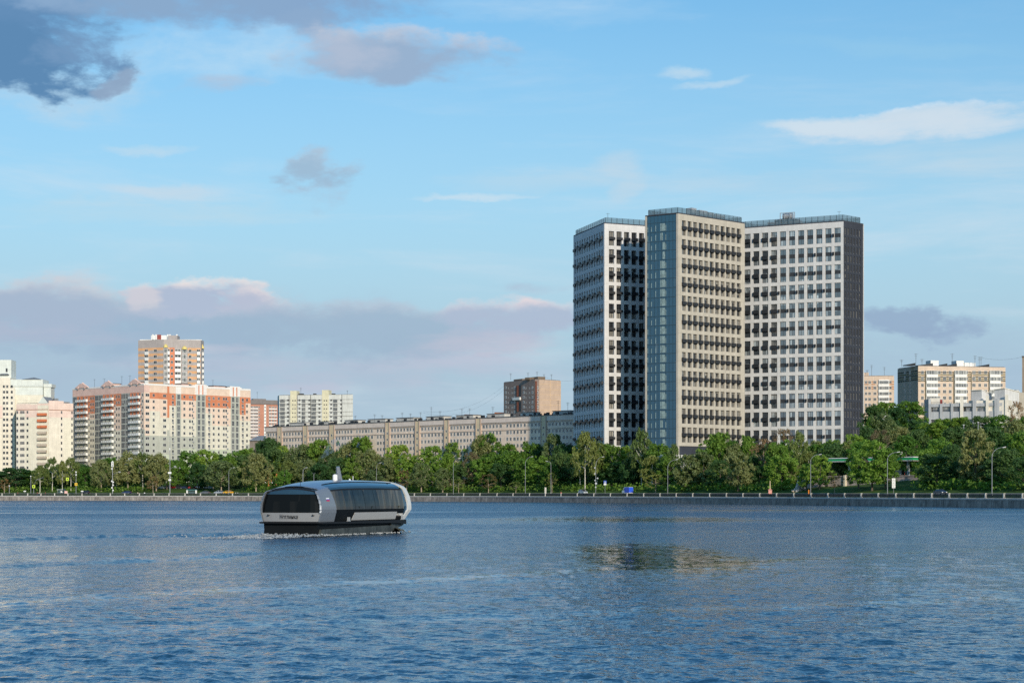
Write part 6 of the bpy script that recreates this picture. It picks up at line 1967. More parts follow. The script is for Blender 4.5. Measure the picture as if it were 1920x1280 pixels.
def foam():
    """broken water at the stern and the brown bow wave"""
    th = math.radians(69); fw = Vector((math.cos(th), math.sin(th))); rt = Vector((math.sin(th), -math.cos(th)))
    O = Vector((-18.85, 169.4))
    R = random.Random(9)
    fm = mat('foam', (.30, .31, .31), .6, var=.5, vscale=3)
    V = []; Fc = []
    def fleck(p, z, sx, sy):
        i = len(V); n = 5
        for k in range(n):
            a = 6.28 * k / n + R.random()
            V.append((p.x + sx * math.cos(a), p.y + sy * math.sin(a), z + R.uniform(-.02, .05)))
        V.append((p.x, p.y, z + .10))
        for k in range(n): Fc.append((i + k, i + (k + 1) % n, i + n))
    for i in range(420):     # stern wash
        l = R.random() ** 1.8 * 11
        p = O - fw * (l + .1) + rt * R.uniform(-3.0, 3.6)
        fleck(p, .06 + .18 * math.exp(-l / 2.5) * R.random(), R.uniform(.05, .22), R.uniform(.05, .3))
    for i in range(40):     # the trail left behind
        l = R.random() * 9
        p = O - fw * l * .35 + Vector((-1, -.25)) * l + rt * R.gauss(0, 1.0 + l * .05)
        fleck(p, .06 + .1 * R.random(), R.uniform(.05, .22) * (1 - l / 50), R.uniform(.05, .25))
    for i in range(120):     # along the near side
        p = O + fw * R.uniform(0, 17) + rt * (2.8 + abs(R.gauss(0, .35)))
        fleck(p, .04 + R.random() * .08, R.uniform(.04, .16), R.uniform(.04, .12))
    for i in range(60):     # bow wave
        p = O + fw * R.uniform(14, 20.5) + rt * R.uniform(-2.5, 3.3)
        fleck(p, .05 + R.random() * .12, R.uniform(.04, .2), R.uniform(.04, .16))
    me = bpy.data.meshes.new('foam'); me.from_pydata(V, [], Fc); me.materials.append(fm)
    o = bpy.data.objects.new('foam', me); COL.objects.link(o)
    tag(o, 'churned foam around the stern and along the hull of the boat', 'foam', kind='stuff')
    # bow wave: a curling ridge of brown water
    bw = mat('bow_water', (.10, .085, .05), .12, var=.5, vscale=1.5, spec=.6)
    mb = MB(); n = 26; m = 10
    G = []
    for i in range(n):
        s_ = i / (n - 1); x = 15.0 + 6.5 * s_
        row = []
        for j in range(m):
            q = j / (m - 1)
            y = 3.7 - 3.4 * q
            h = .85 * math.sin(math.pi * q) ** .8 * math.exp(-s_ * 1.6) * (1 - .6 * abs(s_ - .25)) + R.uniform(-.035, .035)
            p = O + fw * (x + .5 * math.sin(q * 3)) + rt * y
            row.append((p.x, p.y, h - .06 - .1 * s_))
        G.append(row)
    for i in range(n - 1):
        for j in range(m - 1): mb.quad(G[i][j], G[i + 1][j], G[i + 1][j + 1], G[i][j + 1])
    o = mb.build('bow_wave', bw, smooth=False)
    tag(o, 'brown wave pushed up under the bow of the boat', 'wave', kind='stuff')
foam()
# ------------------------------------------------------------------ street furniture
pole_m = mat('pole_grey', (0.26, 0.27, 0.28), .5, metal=.2, var=.08)
lamp_w = mat('lamp_head', (.42, .43, .45), .4, var=0)
lime = mat('lime_board', (.55, .72, .05), .6, var=0)
blue_s = mat('sign_blue', (.02, .08, .38), .5, var=0)
ink_m = mat('sign_ink', (.015, .015, .015), .6, var=0)

def street_lamp(px, top, s, arm_px, arm_py, label, bend=2.2, extra=None, thick=.085, name='street_lamp', cat='street lamp', group='curved lamp posts along the embankment'):
    g = gpos(px, s); Y = g.y
    t = thing(name, label, cat, g, group)
    zt = ZW(top, Y) - g.z
    ax = XW(arm_px, Y) - g.x
    az_ = ZW(arm_py, Y) - g.z
    mb = MB()
    mb.tube([(0, 0, 0), (0, 0, .6), (0, 0, zt - bend)], [thick * 1.7, thick * 1.3, thick], 8)
    mb.box(-.22, .22, -.22, .22, -.3, .25)
    o = MB(); o.add(mb)
    m2 = MB()
    pts = []
    for i in range(9):
        k = i / 8
        pts.append((ax * (1 - math.cos(k * math.pi / 2)) ** 1.0 * .92 if True else 0, 0, zt - bend + (az_ - zt + bend) * math.sin(k * math.pi / 2)))
    m2.tube(pts, [thick * .95 - .03 * i / 8 for i in range(9)], 7)
    me = o.mesh('pole', pole_m); child('pole', me, t)
    child('arm', m2.mesh('arm', pole_m), t)
    m3 = MB(); sg = 1 if ax > 0 else -1
    e = Vector(pts[-1])
    T = Matrix.Translation(e) @ Matrix.Rotation(-sg * .22, 4, 'Y')
    if sg < 0: T = T @ Matrix.Rotation(math.pi, 4, 'Z')
    m3.box(-.1, .8, -.15, .15, -.08, .08, 0, T); m3.box(.15, .72, -.11, .11, -.12, -.081, 0, T)
    child('lamp_head', m3.mesh('lamp_head', lamp_w), t)
    if extra: extra(t, zt)
    return t

def gear(t, zt):
    for z, x, r in ((zt * .72, -.35, .32), (zt * .56, -.35, .32), (zt * .44, .75, .35), (zt * .38, -.3, .3), (zt * .30, .1, .5), (zt * .2, 0, .35)):
        m = MB(); m.tube([(x, -.12, z), (x, .12, z)], r * .8, 9); m.box(min(0, x), max(0, x), -.04, .04, z - .04, z + .04)
        child('camera_dish', m.mesh('camera_dish', lamp_w), t)
lamps = [
 (850, 858, 8.4, 861, 858.5, 'curved lamp post right of the boat bow, leftmost of the tall curved ones'),
 (985, 856, 8.4, 997, 856, 'curved lamp post left of the backward-facing lamp'),
 (1252, 861, 8.4, 1268, 861.5, 'curved lamp post below the glass wall of the beige tower'),
 (1520, 856, 8.4, 1537, 852, 'straight lamp post with a short raised arm beside the concrete slab'),
 (1664, 852, 8.4, 1683.5, 847.5, 'lamp post with a raised arm beside the white triple sign'),
 (1860, 846, 8.4, 1882, 838.5, 'rightmost lamp post by the railing, with a long raised arm'),
 (706, 872, 8.4, 712.5, 867.5, 'lamp post half hidden behind the boat bow roof'),
 (568, 881, 8.4, 574, 876.5, 'thick pale lamp post standing behind the boat stern'),
 (429, 880, 8.4, 438, 876.5, 'lamp post over the yellow taxi'),
]
for px, top, s, ax, ay, lab in lamps:
    street_lamp(px, top, s, ax, ay, lab, thick=.15 if px == 568 else .085, bend=3.2 if ay > top - 1 else 1.4)
street_lamp(1117, 857, 8.4, 1130, 856.5, 'curved lamp post hung with round cameras beside the silver estate car', 3.4, gear)
street_lamp(1033, 865, 24, 1026, 864.5, 'backward-facing lamp post with its arm towards the left', 1.2)
street_lamp(1394, 860, 70, 1398, 858, 'small lamp head showing above the trees right of the beige tower', 1.2, group='lamps among the trees')
street_lamp(1436, 841, 100, 1441, 839, 'distant lamp head above the brownish tree', 1.2, group='lamps among the trees')

def plain(name, label, cat, px, top, s, fn, mats=None, group=None):
    g = gpos(px, s); t = thing(name, label, cat, g, group)
    fn(t, ZW(top, g.y) - g.z, g.y)
    return t
def mk(t, name, m, fn):
    mb = MB(); fn(mb); return child(name, mb.mesh(name, m), t)

def antenna_mast(t, h, Y):
    mk(t, 'pole', pole_m, lambda b: b.tube([(0, 0, 0), (0, 0, h * .97)], [.22, .15], 8))
    for x in (-.38, .38): mk(t, 'panel_antenna', whitem, lambda b: (b.box(x - .17, x + .17, -.35, -.15, h * .84, h * 1.0), b.box(min(0, x), max(0, x), -.15, -.05, h * .92, h * .94)))
    mk(t, 'panel_antenna', whitem, lambda b: b.box(-.17, .17, .15, .35, h * .86, h * 1.03))
    for z, x in ((.78, -.3), (.40, -.35), (.37, .35), (.28, 0.3), (.20, -.3), (.12, .25)):
        mk(t, 'equipment_box', whitem, lambda b: b.box(x - .28, x + .28, -.2, .2, h * z - .35, h * z + .35))
    mk(t, 'lamp_arm', pole_m, lambda b: (b.tube([(0, 0, h * .60), (2.2, 0, h * .66), (3.2, 0, h * .68)], .07, 5), b.box(3.0, 4.0, -.2, .2, h * .665, h * .70)))
plain('antenna_mast', 'telecom mast with white panel antennas and a side lamp arm, below the pink block', 'mast', 211, 865, 8.6, antenna_mast)
def tall_mast(t, h, Y):
    mk(t, 'pole', pole_m, lambda b: b.tube([(0, 0, 0), (0, 0, h * .35), (0, 0, h)], [.22, .17, .06], 8))
    for z, w in ((.30, .9), (.20, .7)): mk(t, 'equipment_box', whitem, lambda b: b.box(-w, w * .8, -.25, .25, h * z - .4, h * z + .45))
    mk(t, 'small_box', whitem, lambda b: b.box(-.2, .2, -.2, .2, h * .62, h * .65))
    mk(t, 'lamp_arm', pole_m, lambda b: (b.tube([(0, 0, h * .36), (2.2, 0, h * .385)], .06, 5), b.box(2.0, 3.0, -.15, .15, h * .38, h * .40)))
plain('flag_mast', 'very tall thin mast with two white boxes, in front of the pink block', 'mast', 318.6, 793, 8.6, tall_mast)
def signal(t, h, Y):
    mk(t, 'pole', pole_m, lambda b: b.tube([(0, 0, 0), (0, 0, h * .5), (1.2, 0, h * .78), (4.6, 0, h * .92)], [.16, .14, .11, .09], 7))
    mk(t, 'signal_head', ink_m, lambda b: b.box(4.5, 5.0, -.2, .2, h * .84, h * .97))
    mk(t, 'crossing_board', [lime, ink_m], lambda b: (b.box(-.7, .7, -.25, -.2, h * .34, h * .34 + 1.5, 0), b.box(-.35, .35, -.27, -.252, h * .34 + .4, h * .34 + 1.15, 1)))
plain('traffic_signal', 'arched traffic signal post with a lime board, leftmost of the signals', 'traffic signal', 63.3, 892, 8.6, signal, group='signals at the crossing')
def signpost2(t, h, Y):
    mk(t, 'pole', pole_m, lambda b: b.tube([(0, 0, 0), (0, 0, h)], [.16, .11], 7))
    mk(t, 'camera', whitem, lambda b: b.box(-.25, .25, -.2, .2, h * .96, h * 1.02))
    mk(t, 'camera', whitem, lambda b: b.box(-.25, .35, -.2, .2, h * .84, h * .89))
    mk(t, 'arm', pole_m, lambda b: b.tube([(0, 0, h * .46), (-4.0, 0, h * .68)], .06, 5))
    mk(t, 'crossing_board', [lime, ink_m], lambda b: (b.box(-4.9, -3.6, -.2, -.14, h * .60, h * .60 + 1.5, 0), b.box(-4.5, -4.0, -.22, -.202, h * .60 + .4, h * .60 + 1.1, 1)))
    mk(t, 'warning_board', [mat('amber_board', (.8, .5, .03), .6, var=0), ink_m], lambda b: (b.box(-.6, .7, -.2, -.14, h * .38, h * .38 + 1.3, 0), b.box(-.2, .3, -.22, -.202, h * .38 + .3, h * .38 + .9, 1)))
plain('signal_post', 'slim post with a lime board on a long arm and an amber board', 'sign post', 142.6, 884, 8.6, signpost2, group='signals at the crossing')
def slimpole(t, h, Y):
    mk(t, 'pole', pole_m, lambda b: b.tube([(0, 0, 0), (0, 0, h)], [.16, .12], 7)); mk(t, 'cap', whitem, lambda b: b.box(-.25, .25, -.2, .2, h, h + .4))
plain('camera_pole', 'grey camera pole with a white top left of the arched signal', 'pole', 57.8, 893, 9.0, slimpole)
plain('bollard_light', 'short pale light bollard near the left photo edge', 'bollard', 17.5, 911, 9.0, slimpole)
def ypole(t, h, Y):
    mk(t, 'pole', pole_m, lambda b: b.tube([(0, 0, 0), (0, 0, h * .9)], [.15, .10], 7))
    mk(t, 'fork', pole_m, lambda b: (b.tube([(-.55, 0, h), (0, 0, h * .88)], .06, 5), b.tube([(.55, 0, h), (0, 0, h * .88)], .06, 5)))
plain('forked_pole', 'thin pole with a forked top behind the boat roof', 'pole', 588.5, 886, 9, ypole)
def hillpole(t, h, Y):
    mk(t, 'pole', pole_m, lambda b: b.tube([(0, 0, 0), (0, 0, h)], [.2, .14], 6)); mk(t, 'head', lamp_w, lambda b: b.box(-.3, .3, -.2, .2, h, h + .2))
plain('light_pole', 'pale pole rising from the hillside trees below the car park', 'pole', 1807, 797, 118, hillpole, group='poles on the hill')
plain('light_pole', 'shorter pale pole on the hill right of the other hillside pole', 'pole', 1834, 792, 130, hillpole, group='poles on the hill')
def triple(t, h, Y):
    mk(t, 'pole', pole_m, lambda b: b.tube([(0, 0, 0), (0, 0, h)], .07, 6))
    for k in range(3):
        mk(t, 'sign_board', [whitem, mat('faint_print', (.30, .34, .30), .7, var=0)], lambda b: (b.box(-.48, .48, -.12, -.08, h - 1.0 - k * .95, h - .12 - k * .95, 0), b.box(-.3, .3, -.125, -.121, h - .75 - k * .95, h - .62 - k * .95, 1), b.box(-.3, .15, -.125, -.121, h - .5 - k * .95, h - .38 - k * .95, 1)))
plain('information_sign', 'white three-board sign on a thin post by the lawn', 'sign', 1675.5, 895.5, 22.6, triple)
def bluesign(t, h, Y):
    mk(t, 'pole', pole_m, lambda b: b.tube([(0, 0, 0), (0, 0, h)], .07, 6))
    mk(t, 'sign_board', [blue_s, whitem, ink_m], lambda b: (b.box(-.55, .55, -.12, -.08, h - 1.15, h, 0), b.tri((-.38, -.125, h - 1.0), (.38, -.125, h - 1.0), (0, -.125, h - .25), 1), b.box(-.09, .09, -.13, -.126, h - .95, h - .55, 2)))
    mk(t, 'lower_board', whitem, lambda b: b.box(-.5, .5, -.12, -.08, h - 1.75, h - 1.2))
plain('crossing_sign', 'blue crossing sign with a white triangle left of the blue and white van', 'sign', 1134.5, 900.5, 21, bluesign)
def whitepost(t, h, Y): mk(t, 'post', granite_post, lambda b: (b.box(-.35, .35, -.3, .3, 0, h), b.box(-.42, .42, -.36, .36, h, h + .15)))
plain('gate_post', 'pale square gate post below the backward-facing lamp', 'post', 1022.8, 914, 9, whitepost)
def kiosk(t, h, Y): 
    pm = mat('pink_box', (.62, .28, .22), .7, var=.15)
    mk(t, 'box', pm, lambda b: (b.box(-.55, .55, -.5, .5, 0, 1.5), b.box(-.62, .62, -.56, .56, 1.5, 1.62)))
    mk(t, 'post', mat('tan_post', (.50, .40, .24), .8), lambda b: b.tube([(0, 0, 1.6), (0, 0, h)], [.2, .14], 7))
plain('painted_box', 'pink painted box round the foot of a tan post', 'box', 1443.8, 901, 9.2, kiosk)
plain('orange_marker', 'small orange marker post left of the slab-side lamp post', 'marker', 1516.3, 919, 9.2, lambda t, h, Y: mk(t, 'post', mat('orange_paint', (.8, .25, .03), .6), lambda b: (b.tube([(0, 0, 0), (0, 0, h)], .18, 6), b.tube([(0, 0, h), (0, 0, h + .25)], [.18, .05], 6))))
# pink info board and little shelter at left
def shelter(t, h, Y):
    mk(t, 'roof', mat('shelter_roof', (.55, .57, .6), .5), lambda b: b.box(-2.0, 2.0, -1, 1, h - .2, h))
    for x in (-1.8, 1.8): mk(t, 'post', pole_m, lambda b: b.box(x - .07, x + .07, -.8, -.66, 0, h - .2))
    mk(t, 'back_panel', rail_glass, lambda b: b.box(-1.7, 1.7, .7, .76, .4, h - .3))
    mk(t, 'poster', whitem, lambda b: b.box(-.5, .5, .60, .69, .6, h - .5))
plain('bus_shelter', 'grey-roofed bus shelter beside the pink notice board', 'bus shelter', 115, 917, 20.5, shelter)
plain('notice_board', 'pink notice board right of the bus shelter', 'board', 123.8, 920, 9.2, lambda t, h, Y: (mk(t, 'board', mat('pale_pink_board', (.70, .42, .38), .7), lambda b: b.box(-.75, .75, -.05, .05, h - 1.3, h)), mk(t, 'post', pole_m, lambda b: (b.box(-.6, -.5, -.04, .04, 0, h - 1.3), b.box(.5, .6, -.04, .04, 0, h - 1.3)))))
plain('bus_shelter', 'blue-framed bus shelter with white side panels left of the silver hatchback', 'bus shelter', 359.5, 917.5, 20.5, lambda t, h, Y: (mk(t, 'roof', mat('teal_roof', (.10, .30, .34), .5), lambda b: b.box(-2.6, 2.6, -1, 1, h - .2, h)), mk(t, 'side_panel', whitem, lambda b: b.box(-2.5, -1.9, -.8, .8, .2, h - .25)), mk(t, 'side_panel', whitem, lambda b: b.box(1.9, 2.5, -.8, .8, .2, h - .25)), mk(t, 'back_panel', rail_glass, lambda b: b.box(-1.85, 1.85, .7, .76, .3, h - .3))))
for px, lab in ((46.5, 'small white plate on a low stand left of the arched signal'), (154, 'small white plate on a low stand right of the slim post')):
    plain('white_plate', lab, 'plate', px, 919.5, 9.2, lambda t, h, Y: (mk(t, 'plate', whitem, lambda b: b.box(-.6, .6, -.05, .05, h - .5, h)), mk(t, 'post', pole_m, lambda b: b.box(-.05, .05, -.04, .04, 0, h - .5))))

# ------------------------------------------------------------------ vehicles
tyre_m = mat('tyre', (.02, .02, .02), .9, var=0); rim_m = mat('rim', (.45, .46, .48), .35, metal=.7, var=0)
car_gl = mat('car_glass', (.012, .015, .018), .08, var=0, spec=.8)
head_m = mat('headlight', (.7, .7, .68), .2, var=0); tail_m = mat('tail_light', (.35, .02, .02), .4, var=0)
def car(name, label, cat, px, s, kind, cols, flip=False, group=None, sc=1.0, dz=0.0):
    g = gpos(px, s); g.z += dz
    a = gpos(px + 4, s) - gpos(px - 4, s)
    rz = math.atan2(a.y, a.x) + (math.pi if flip else 0)
    t = thing(name, label, cat, g, group, rz)
    L, W, = 4.4, 1.76
    body = {'sedan': [(-2.2, .3), (-2.2, .78), (-2.12, .92), (-1.55, 1.0), (1.2, .98), (2.0, .78), (2.2, .6), (2.2, .3)],
            'suv': [(-2.2, .38), (-2.2, .95), (-2.15, 1.1), (-2.0, 1.14), (1.15, 1.10), (2.05, .95), (2.2, .75), (2.2, .38)],
            'van': [(-2.8, .42), (-2.8, 2.55), (-2.65, 2.68), (.9, 2.68), (1.35, 2.5), (2.1, 1.45), (2.7, 1.15), (2.8, .9), (2.8, .42)],
            'estate': [(-2.3, .34), (-2.3, .9), (-2.2, 1.0), (-2.0, 1.03), (1.2, 1.0), (2.05, .82), (2.25, .64), (2.25, .34)]}[kind]
    mb = MB()
    def extr(pts, w0, w1, m=0, ztop=None):
        n = len(pts); i = len(mb.v)
        zs = [p[1] for p in pts]; lo, hi = min(zs), max(zs)
        f_ = lambda z: w0 + (w1 - w0) * (z - lo) / (hi - lo)
        mb.v += [(x, -f_(z), z) for x, z in pts] + [(x, f_(z), z) for x, z in pts]
        mb.f.append(tuple(range(i + n - 1, i - 1, -1))); mb.m.append(m); mb.f.append(tuple(range(i + n, i + 2 * n))); mb.m.append(m)
        for k in range(n):
            l = (k + 1) % n
            mb.f.append((i + k, i + l, i + n + l, i + n + k)); mb.m.append(m)
    extr(body, .88, .84 if kind != 'van' else .86)
    if kind == 'van' and len(cols) > 1:
        mb.m = [0] * len(mb.m)
    child('body', mb.mesh('body', cols[0]), t, sc=(sc, sc, sc))
    gh = {'sedan': [(-1.6, 1.0), (-.95, 1.42), (.35, 1.44), (1.15, .99)], 'suv': [(-2.05, 1.14), (-1.75, 1.66), (.3, 1.68), (1.1, 1.10)],
          'estate': [(-2.1, 1.03), (-1.7, 1.46), (.3, 1.48), (1.15, 1.0)]}.get(kind)
    if gh:
        mb = MB(); extr(gh, .80, .66); child('window_glass', mb.mesh('window_glass', car_gl), t, sc=(sc, sc, sc))
        mb = MB(); z = gh[1][1]; mb.box(gh[1][0] - .02, gh[2][0] + .02, -.67, .67, z - .02, z + .05)
        for x0, z0, x1, z1_ in ((gh[0][0], gh[0][1], gh[1][0], gh[1][1]), (gh[3][0], gh[3][1], gh[2][0], gh[2][1])):
            for sd in (-1, 1): mb.tube([(x0, sd * .80, z0), (x1, sd * .665, z1_)], .05, 4)
        for sd in (-1, 1): mb.tube([(-.35, sd * .81, gh[0][1]), (-.35, sd * .675, z)], .05, 4)
        child('roof', mb.mesh('roof', cols[0]), t, sc=(sc, sc, sc))
    else:
        mb = MB()
        for sd in (-1, 1): mb.prism([(.75, sd * .80), (2.0, sd * .80), (2.0, sd * .875), (.75, sd * .875)] if sd > 0 else [(.75, -.875), (2.0, -.875), (2.0, -.80), (.75, -.80)], 1.5, [2.2, 1.56, 1.56, 2.2])
        mb.quad((2.12, -.72, 1.47), (2.12, .72, 1.47), (1.42, .70, 2.42), (1.42, -.70, 2.42))
        child('window_glass', mb.mesh('window_glass', car_gl), t, sc=(sc, sc, sc))
        if len(cols) > 1:
            for sd in (-1, 1):
                mb = MB(); y = sd * .895
                mb.prism([(-2.81, min(y, sd * .84)), (.1, min(y, sd * .84)), (.7, max(y, sd * .84)), (-2.81, max(y, sd * .84))], .62, 2.60)
                i = len(mb.v)
                child('cargo_side', mb.mesh('cargo_side', cols[1]), t, sc=(sc, sc, sc))
            mb = MB(); mb.box(-2.83, -2.801, -.84, .84, .6, 2.6); child('rear_doors', mb.mesh('rear_doors', cols[1]), t, sc=(sc, sc, sc))
    wx = 1.35 if kind != 'van' else 1.8; wr = .32 if kind != 'suv' else .36
    tm = MB(); tm.tube([(0, -.11, 0), (0, .11, 0)], wr, 12); tme = tm.mesh('tyre', tyre_m)
    rm_ = MB(); rm_.tube([(0, -.125, 0), (0, .125, 0)], wr * .6, 10); rme = rm_.mesh('rim', rim_m)
    for x in (-wx, wx):
        for y in (-.80, .80):
            w = child('wheel', tme, t, (x * sc, y * sc, wr * sc), sc=(sc, sc, sc)); child('rim', rme, w)
    for y in (-.62, .62):
        x = body[-1][0]
        m = MB(); m.box(x - .12, x + .02, y - .18, y + .18, .58 if kind != 'van' else .85, .74 if kind != 'van' else 1.1); child('headlight', m.mesh('headlight', head_m), t, sc=(sc, sc, sc))
        m = MB(); m.box(-x - .02, -x + .12, y - .16, y + .16, .66, .86); child('tail_light', m.mesh('tail_light', tail_m), t, sc=(sc, sc, sc))
def cp(n, c, r=.28, me=.3): return mat('car_' + n, c, r, metal=me, var=0, spec=.6)
c_white = cp('white', (.75, .75, .74), .3, 0); c_silver = cp('silver', (.42, .45, .48)); c_red = cp('red', (.45, .02, .02), .3, 0); c_yel = cp('yellow', (.80, .42, .02), .3, 0)
c_dark = cp('dark', (.03, .035, .045)); c_navy = cp('navy', (.03, .05, .12)); c_blue = cp('blue', (.02, .09, .62), .35, 0); c_grey = cp('grey', (.16, .17, .18))
car('van', 'white-nosed van with a bright blue cargo body on the embankment road', 'van', 1176.5, 16.5, 'van', [c_white, c_blue], True)
car('parked_car', 'silver estate car beside the camera-hung lamp post', 'car', 1093, 16.5, 'suv', [c_silver], False, 'cars on the embankment road', 1.05)
car('parked_car', 'dark saloon with a grey roof below the olive chestnut at right', 'car', 1763, 9.4, 'sedan', [c_dark], False, 'cars on the embankment road', 1.0, .0)
car('parked_car', 'yellow taxi below the lamp post', 'car', 428, 12.0, 'sedan', [c_yel], True, 'cars on the embankment road', 1.1, .1)
car('parked_car', 'silver hatchback just left of the yellow taxi', 'car', 410, 12.0, 'suv', [c_silver], True, 'cars on the embankment road', 1.0, .0)
car('parked_car', 'dark blue saloon right of the antenna mast on the embankment road', 'car', 238, 12.0, 'sedan', [c_navy], True, 'cars on the embankment road', 1.05, .1)
car('parked_car', 'dark car behind the railing right of the amber board', 'car', 160, 12.0, 'suv', [c_dark], True, 'cars on the embankment road', 1.0, .0)
car('parked_car', 'grey saloon between the blue-framed shelter and the silver hatchback', 'car', 385, 12.0, 'sedan', [c_grey], True, 'cars on the embankment road', 1.05, .0)
for px, k, c, lab in ((302, 'sedan', c_white, 'white saloon on the upper road left of the tall mast'), (315.5, 'suv', c_grey, 'grey car on the upper road behind the tall mast'), (326.5, 'suv', c_red, 'dark red car on the upper road right of the tall mast'),
                      (336, 'suv', c_dark, 'black car on the upper road right of the dark red one'), (346, 'sedan', c_navy, 'navy saloon on the upper road between black car and red hatchback'), (390, 'sedan', c_white, 'white saloon on the upper road below the pink block, rightmost there')):
    car('parked_car', lab, 'car', px, 50.5, k, [c], px % 2 > .9, 'cars parked on the upper road', 1.0, .06)
car('parked_car', 'bright red hatchback in front of the white minibus', 'car', 361, 49.6, 'sedan', [c_red], False, 'cars parked on the upper road', .95, .06)
car('van', 'white minibus parked on the upper road behind the red hatchback', 'van', 370, 53.6, 'van', [c_white], False, None, .95, .06)

# ------------------------------------------------------------------ people (far off)
skin_m = mat('skin', (.45, .28, .20), .7, var=0)
def person(px, s, shirt, trousers, label, stride=.0, rz=0.0):
    g = gpos(px, s); g.z += .03
    t = thing('person', label, 'person', g, 'people on the promenade', rz)
    def skinned(name, pts, edges, rad, m, lvl=1):
        me = bpy.data.meshes.new(name); me.from_pydata(pts, edges, []); me.materials.append(m)
        o = child(name, me, t)
        sk = o.modifiers.new('skin', 'SKIN'); 
        for i, r in enumerate(rad): me.skin_vertices[0].data[i].radius = (r, r * .8)
        me.skin_vertices[0].data[0].use_root = True
        if lvl: o.modifiers.new('sub', 'SUBSURF').levels = lvl; o.modifiers['sub'].render_levels = lvl
        return o
    def with_layer(name, pts, edges, rad, m):
        me = bpy.data.meshes.new(name); me.from_pydata(pts, edges, []); me.materials.append(m)
        o = child(name, me, t); o.modifiers.new('skin', 'SKIN')
        if not me.skin_vertices: me.attributes.new('skin', 'FLOAT', 'POINT')
        return o
    P = [(0, 0, .95), (0, 0, 1.15), (0, 0, 1.38), (0, 0, 1.52), (0, .02, 1.62), (0, .02, 1.74),
         (.20, 0, 1.42), (.26, .04, 1.12), (.27, -.06, .86), (-.20, 0, 1.42), (-.26, -.04, 1.12), (-.27, .08, .86),
         (.10, 0, .90), (.11, stride * .5, .48), (.11, stride, .06), (.11, stride - .12, .04), (-.10, 0, .90), (-.11, -stride * .4, .48), (-.11, -stride * .9, .06), (-.11, -stride * .9 - .12, .04)]
    E_ = [(0, 1), (1, 2), (2, 3), (3, 4), (4, 5), (2, 6), (6, 7), (7, 8), (2, 9), (9, 10), (10, 11), (0, 12), (12, 13), (13, 14), (14, 15), (0, 16), (16, 17), (17, 18), (18, 19)]
    rd = [.15, .15, .17, .06, .09, .08, .065, .05, .04, .065, .05, .04, .10, .07, .045, .04, .10, .07, .045, .04]
    me = bpy.data.meshes.new('body'); me.from_pydata(P, E_, []); 
    for m in (shirt, trousers, skin_m): me.materials.append(m)
    o = child('body', me, t)
    md = o.modifiers.new('skin', 'SKIN')
    if me.skin_vertices:
        for i, r in enumerate(rd): me.skin_vertices[0].data[i].radius = (r, r)
        me.skin_vertices[0].data[0].use_root = True
    su = o.modifiers.new('sub', 'SUBSURF'); su.levels = su.render_levels = 1
    bpy.context.view_layer.update()
    ev = o.evaluated_get(bpy.context.evaluated_depsgraph_get())
    m2 = bpy.data.meshes.new_from_object(ev)
    o.modifiers.clear(); o.data = m2
    m2.materials.clear()
    for m in (shirt, trousers, skin_m): m2.materials.append(m)
    for p in m2.polygons:
        z = p.center.z; x = abs(p.center.x)
        p.material_index = 2 if (z > 1.47 or (x > .22 and z < 1.0)) else (1 if z < .95 else 0)
    mb = MB(); mb.ellip((0, .035, 1.70), (.105, .115, .10), 10, 6); child('hair', mb.mesh('hair', bark_dark), t)
sh = [mat('cloth_white', (.65, .65, .64), .9, var=0), mat('cloth_red', (.45, .05, .04), .9, var=0), mat('cloth_blue', (.06, .12, .3), .9, var=0), mat('cloth_black', (.03, .03, .035), .9, var=0), mat('cloth_beige', (.5, .42, .32), .9, var=0)]
for px, s, a, b, lab, st_ in ((442, 5.0, 0, 3, 'person in a white top and dark trousers right of the yellow taxi', .18), (446, 5.2, 0, 2, 'person in a white top and blue trousers beside the other white top', .1),
    (258.5, 4.6, 4, 3, 'person in a beige top walking, left of the pair below the pink block', .22), (271, 4.6, 0, 3, 'person in a pale top walking, right of the pair below the pink block', .2),
    (33.5, 4.4, 1, 3, 'person in a red top near the left photo edge', .15), (70, 4.4, 1, 2, 'person in a red top and blue trousers by the arched signal', .2), (73.5, 4.8, 4, 2, 'person in a beige top by the arched signal', .1),
    (85, 4.4, 1, 4, 'person in a red top and pale trousers right of the arched signal', .16), (1052, 4.4, 1, 3, 'person in a dark red top right of the backward-facing lamp', .1)):
    person(px, s, sh[a], sh[b], lab, st_, RND.choice([0, 1.57, -1.57]))

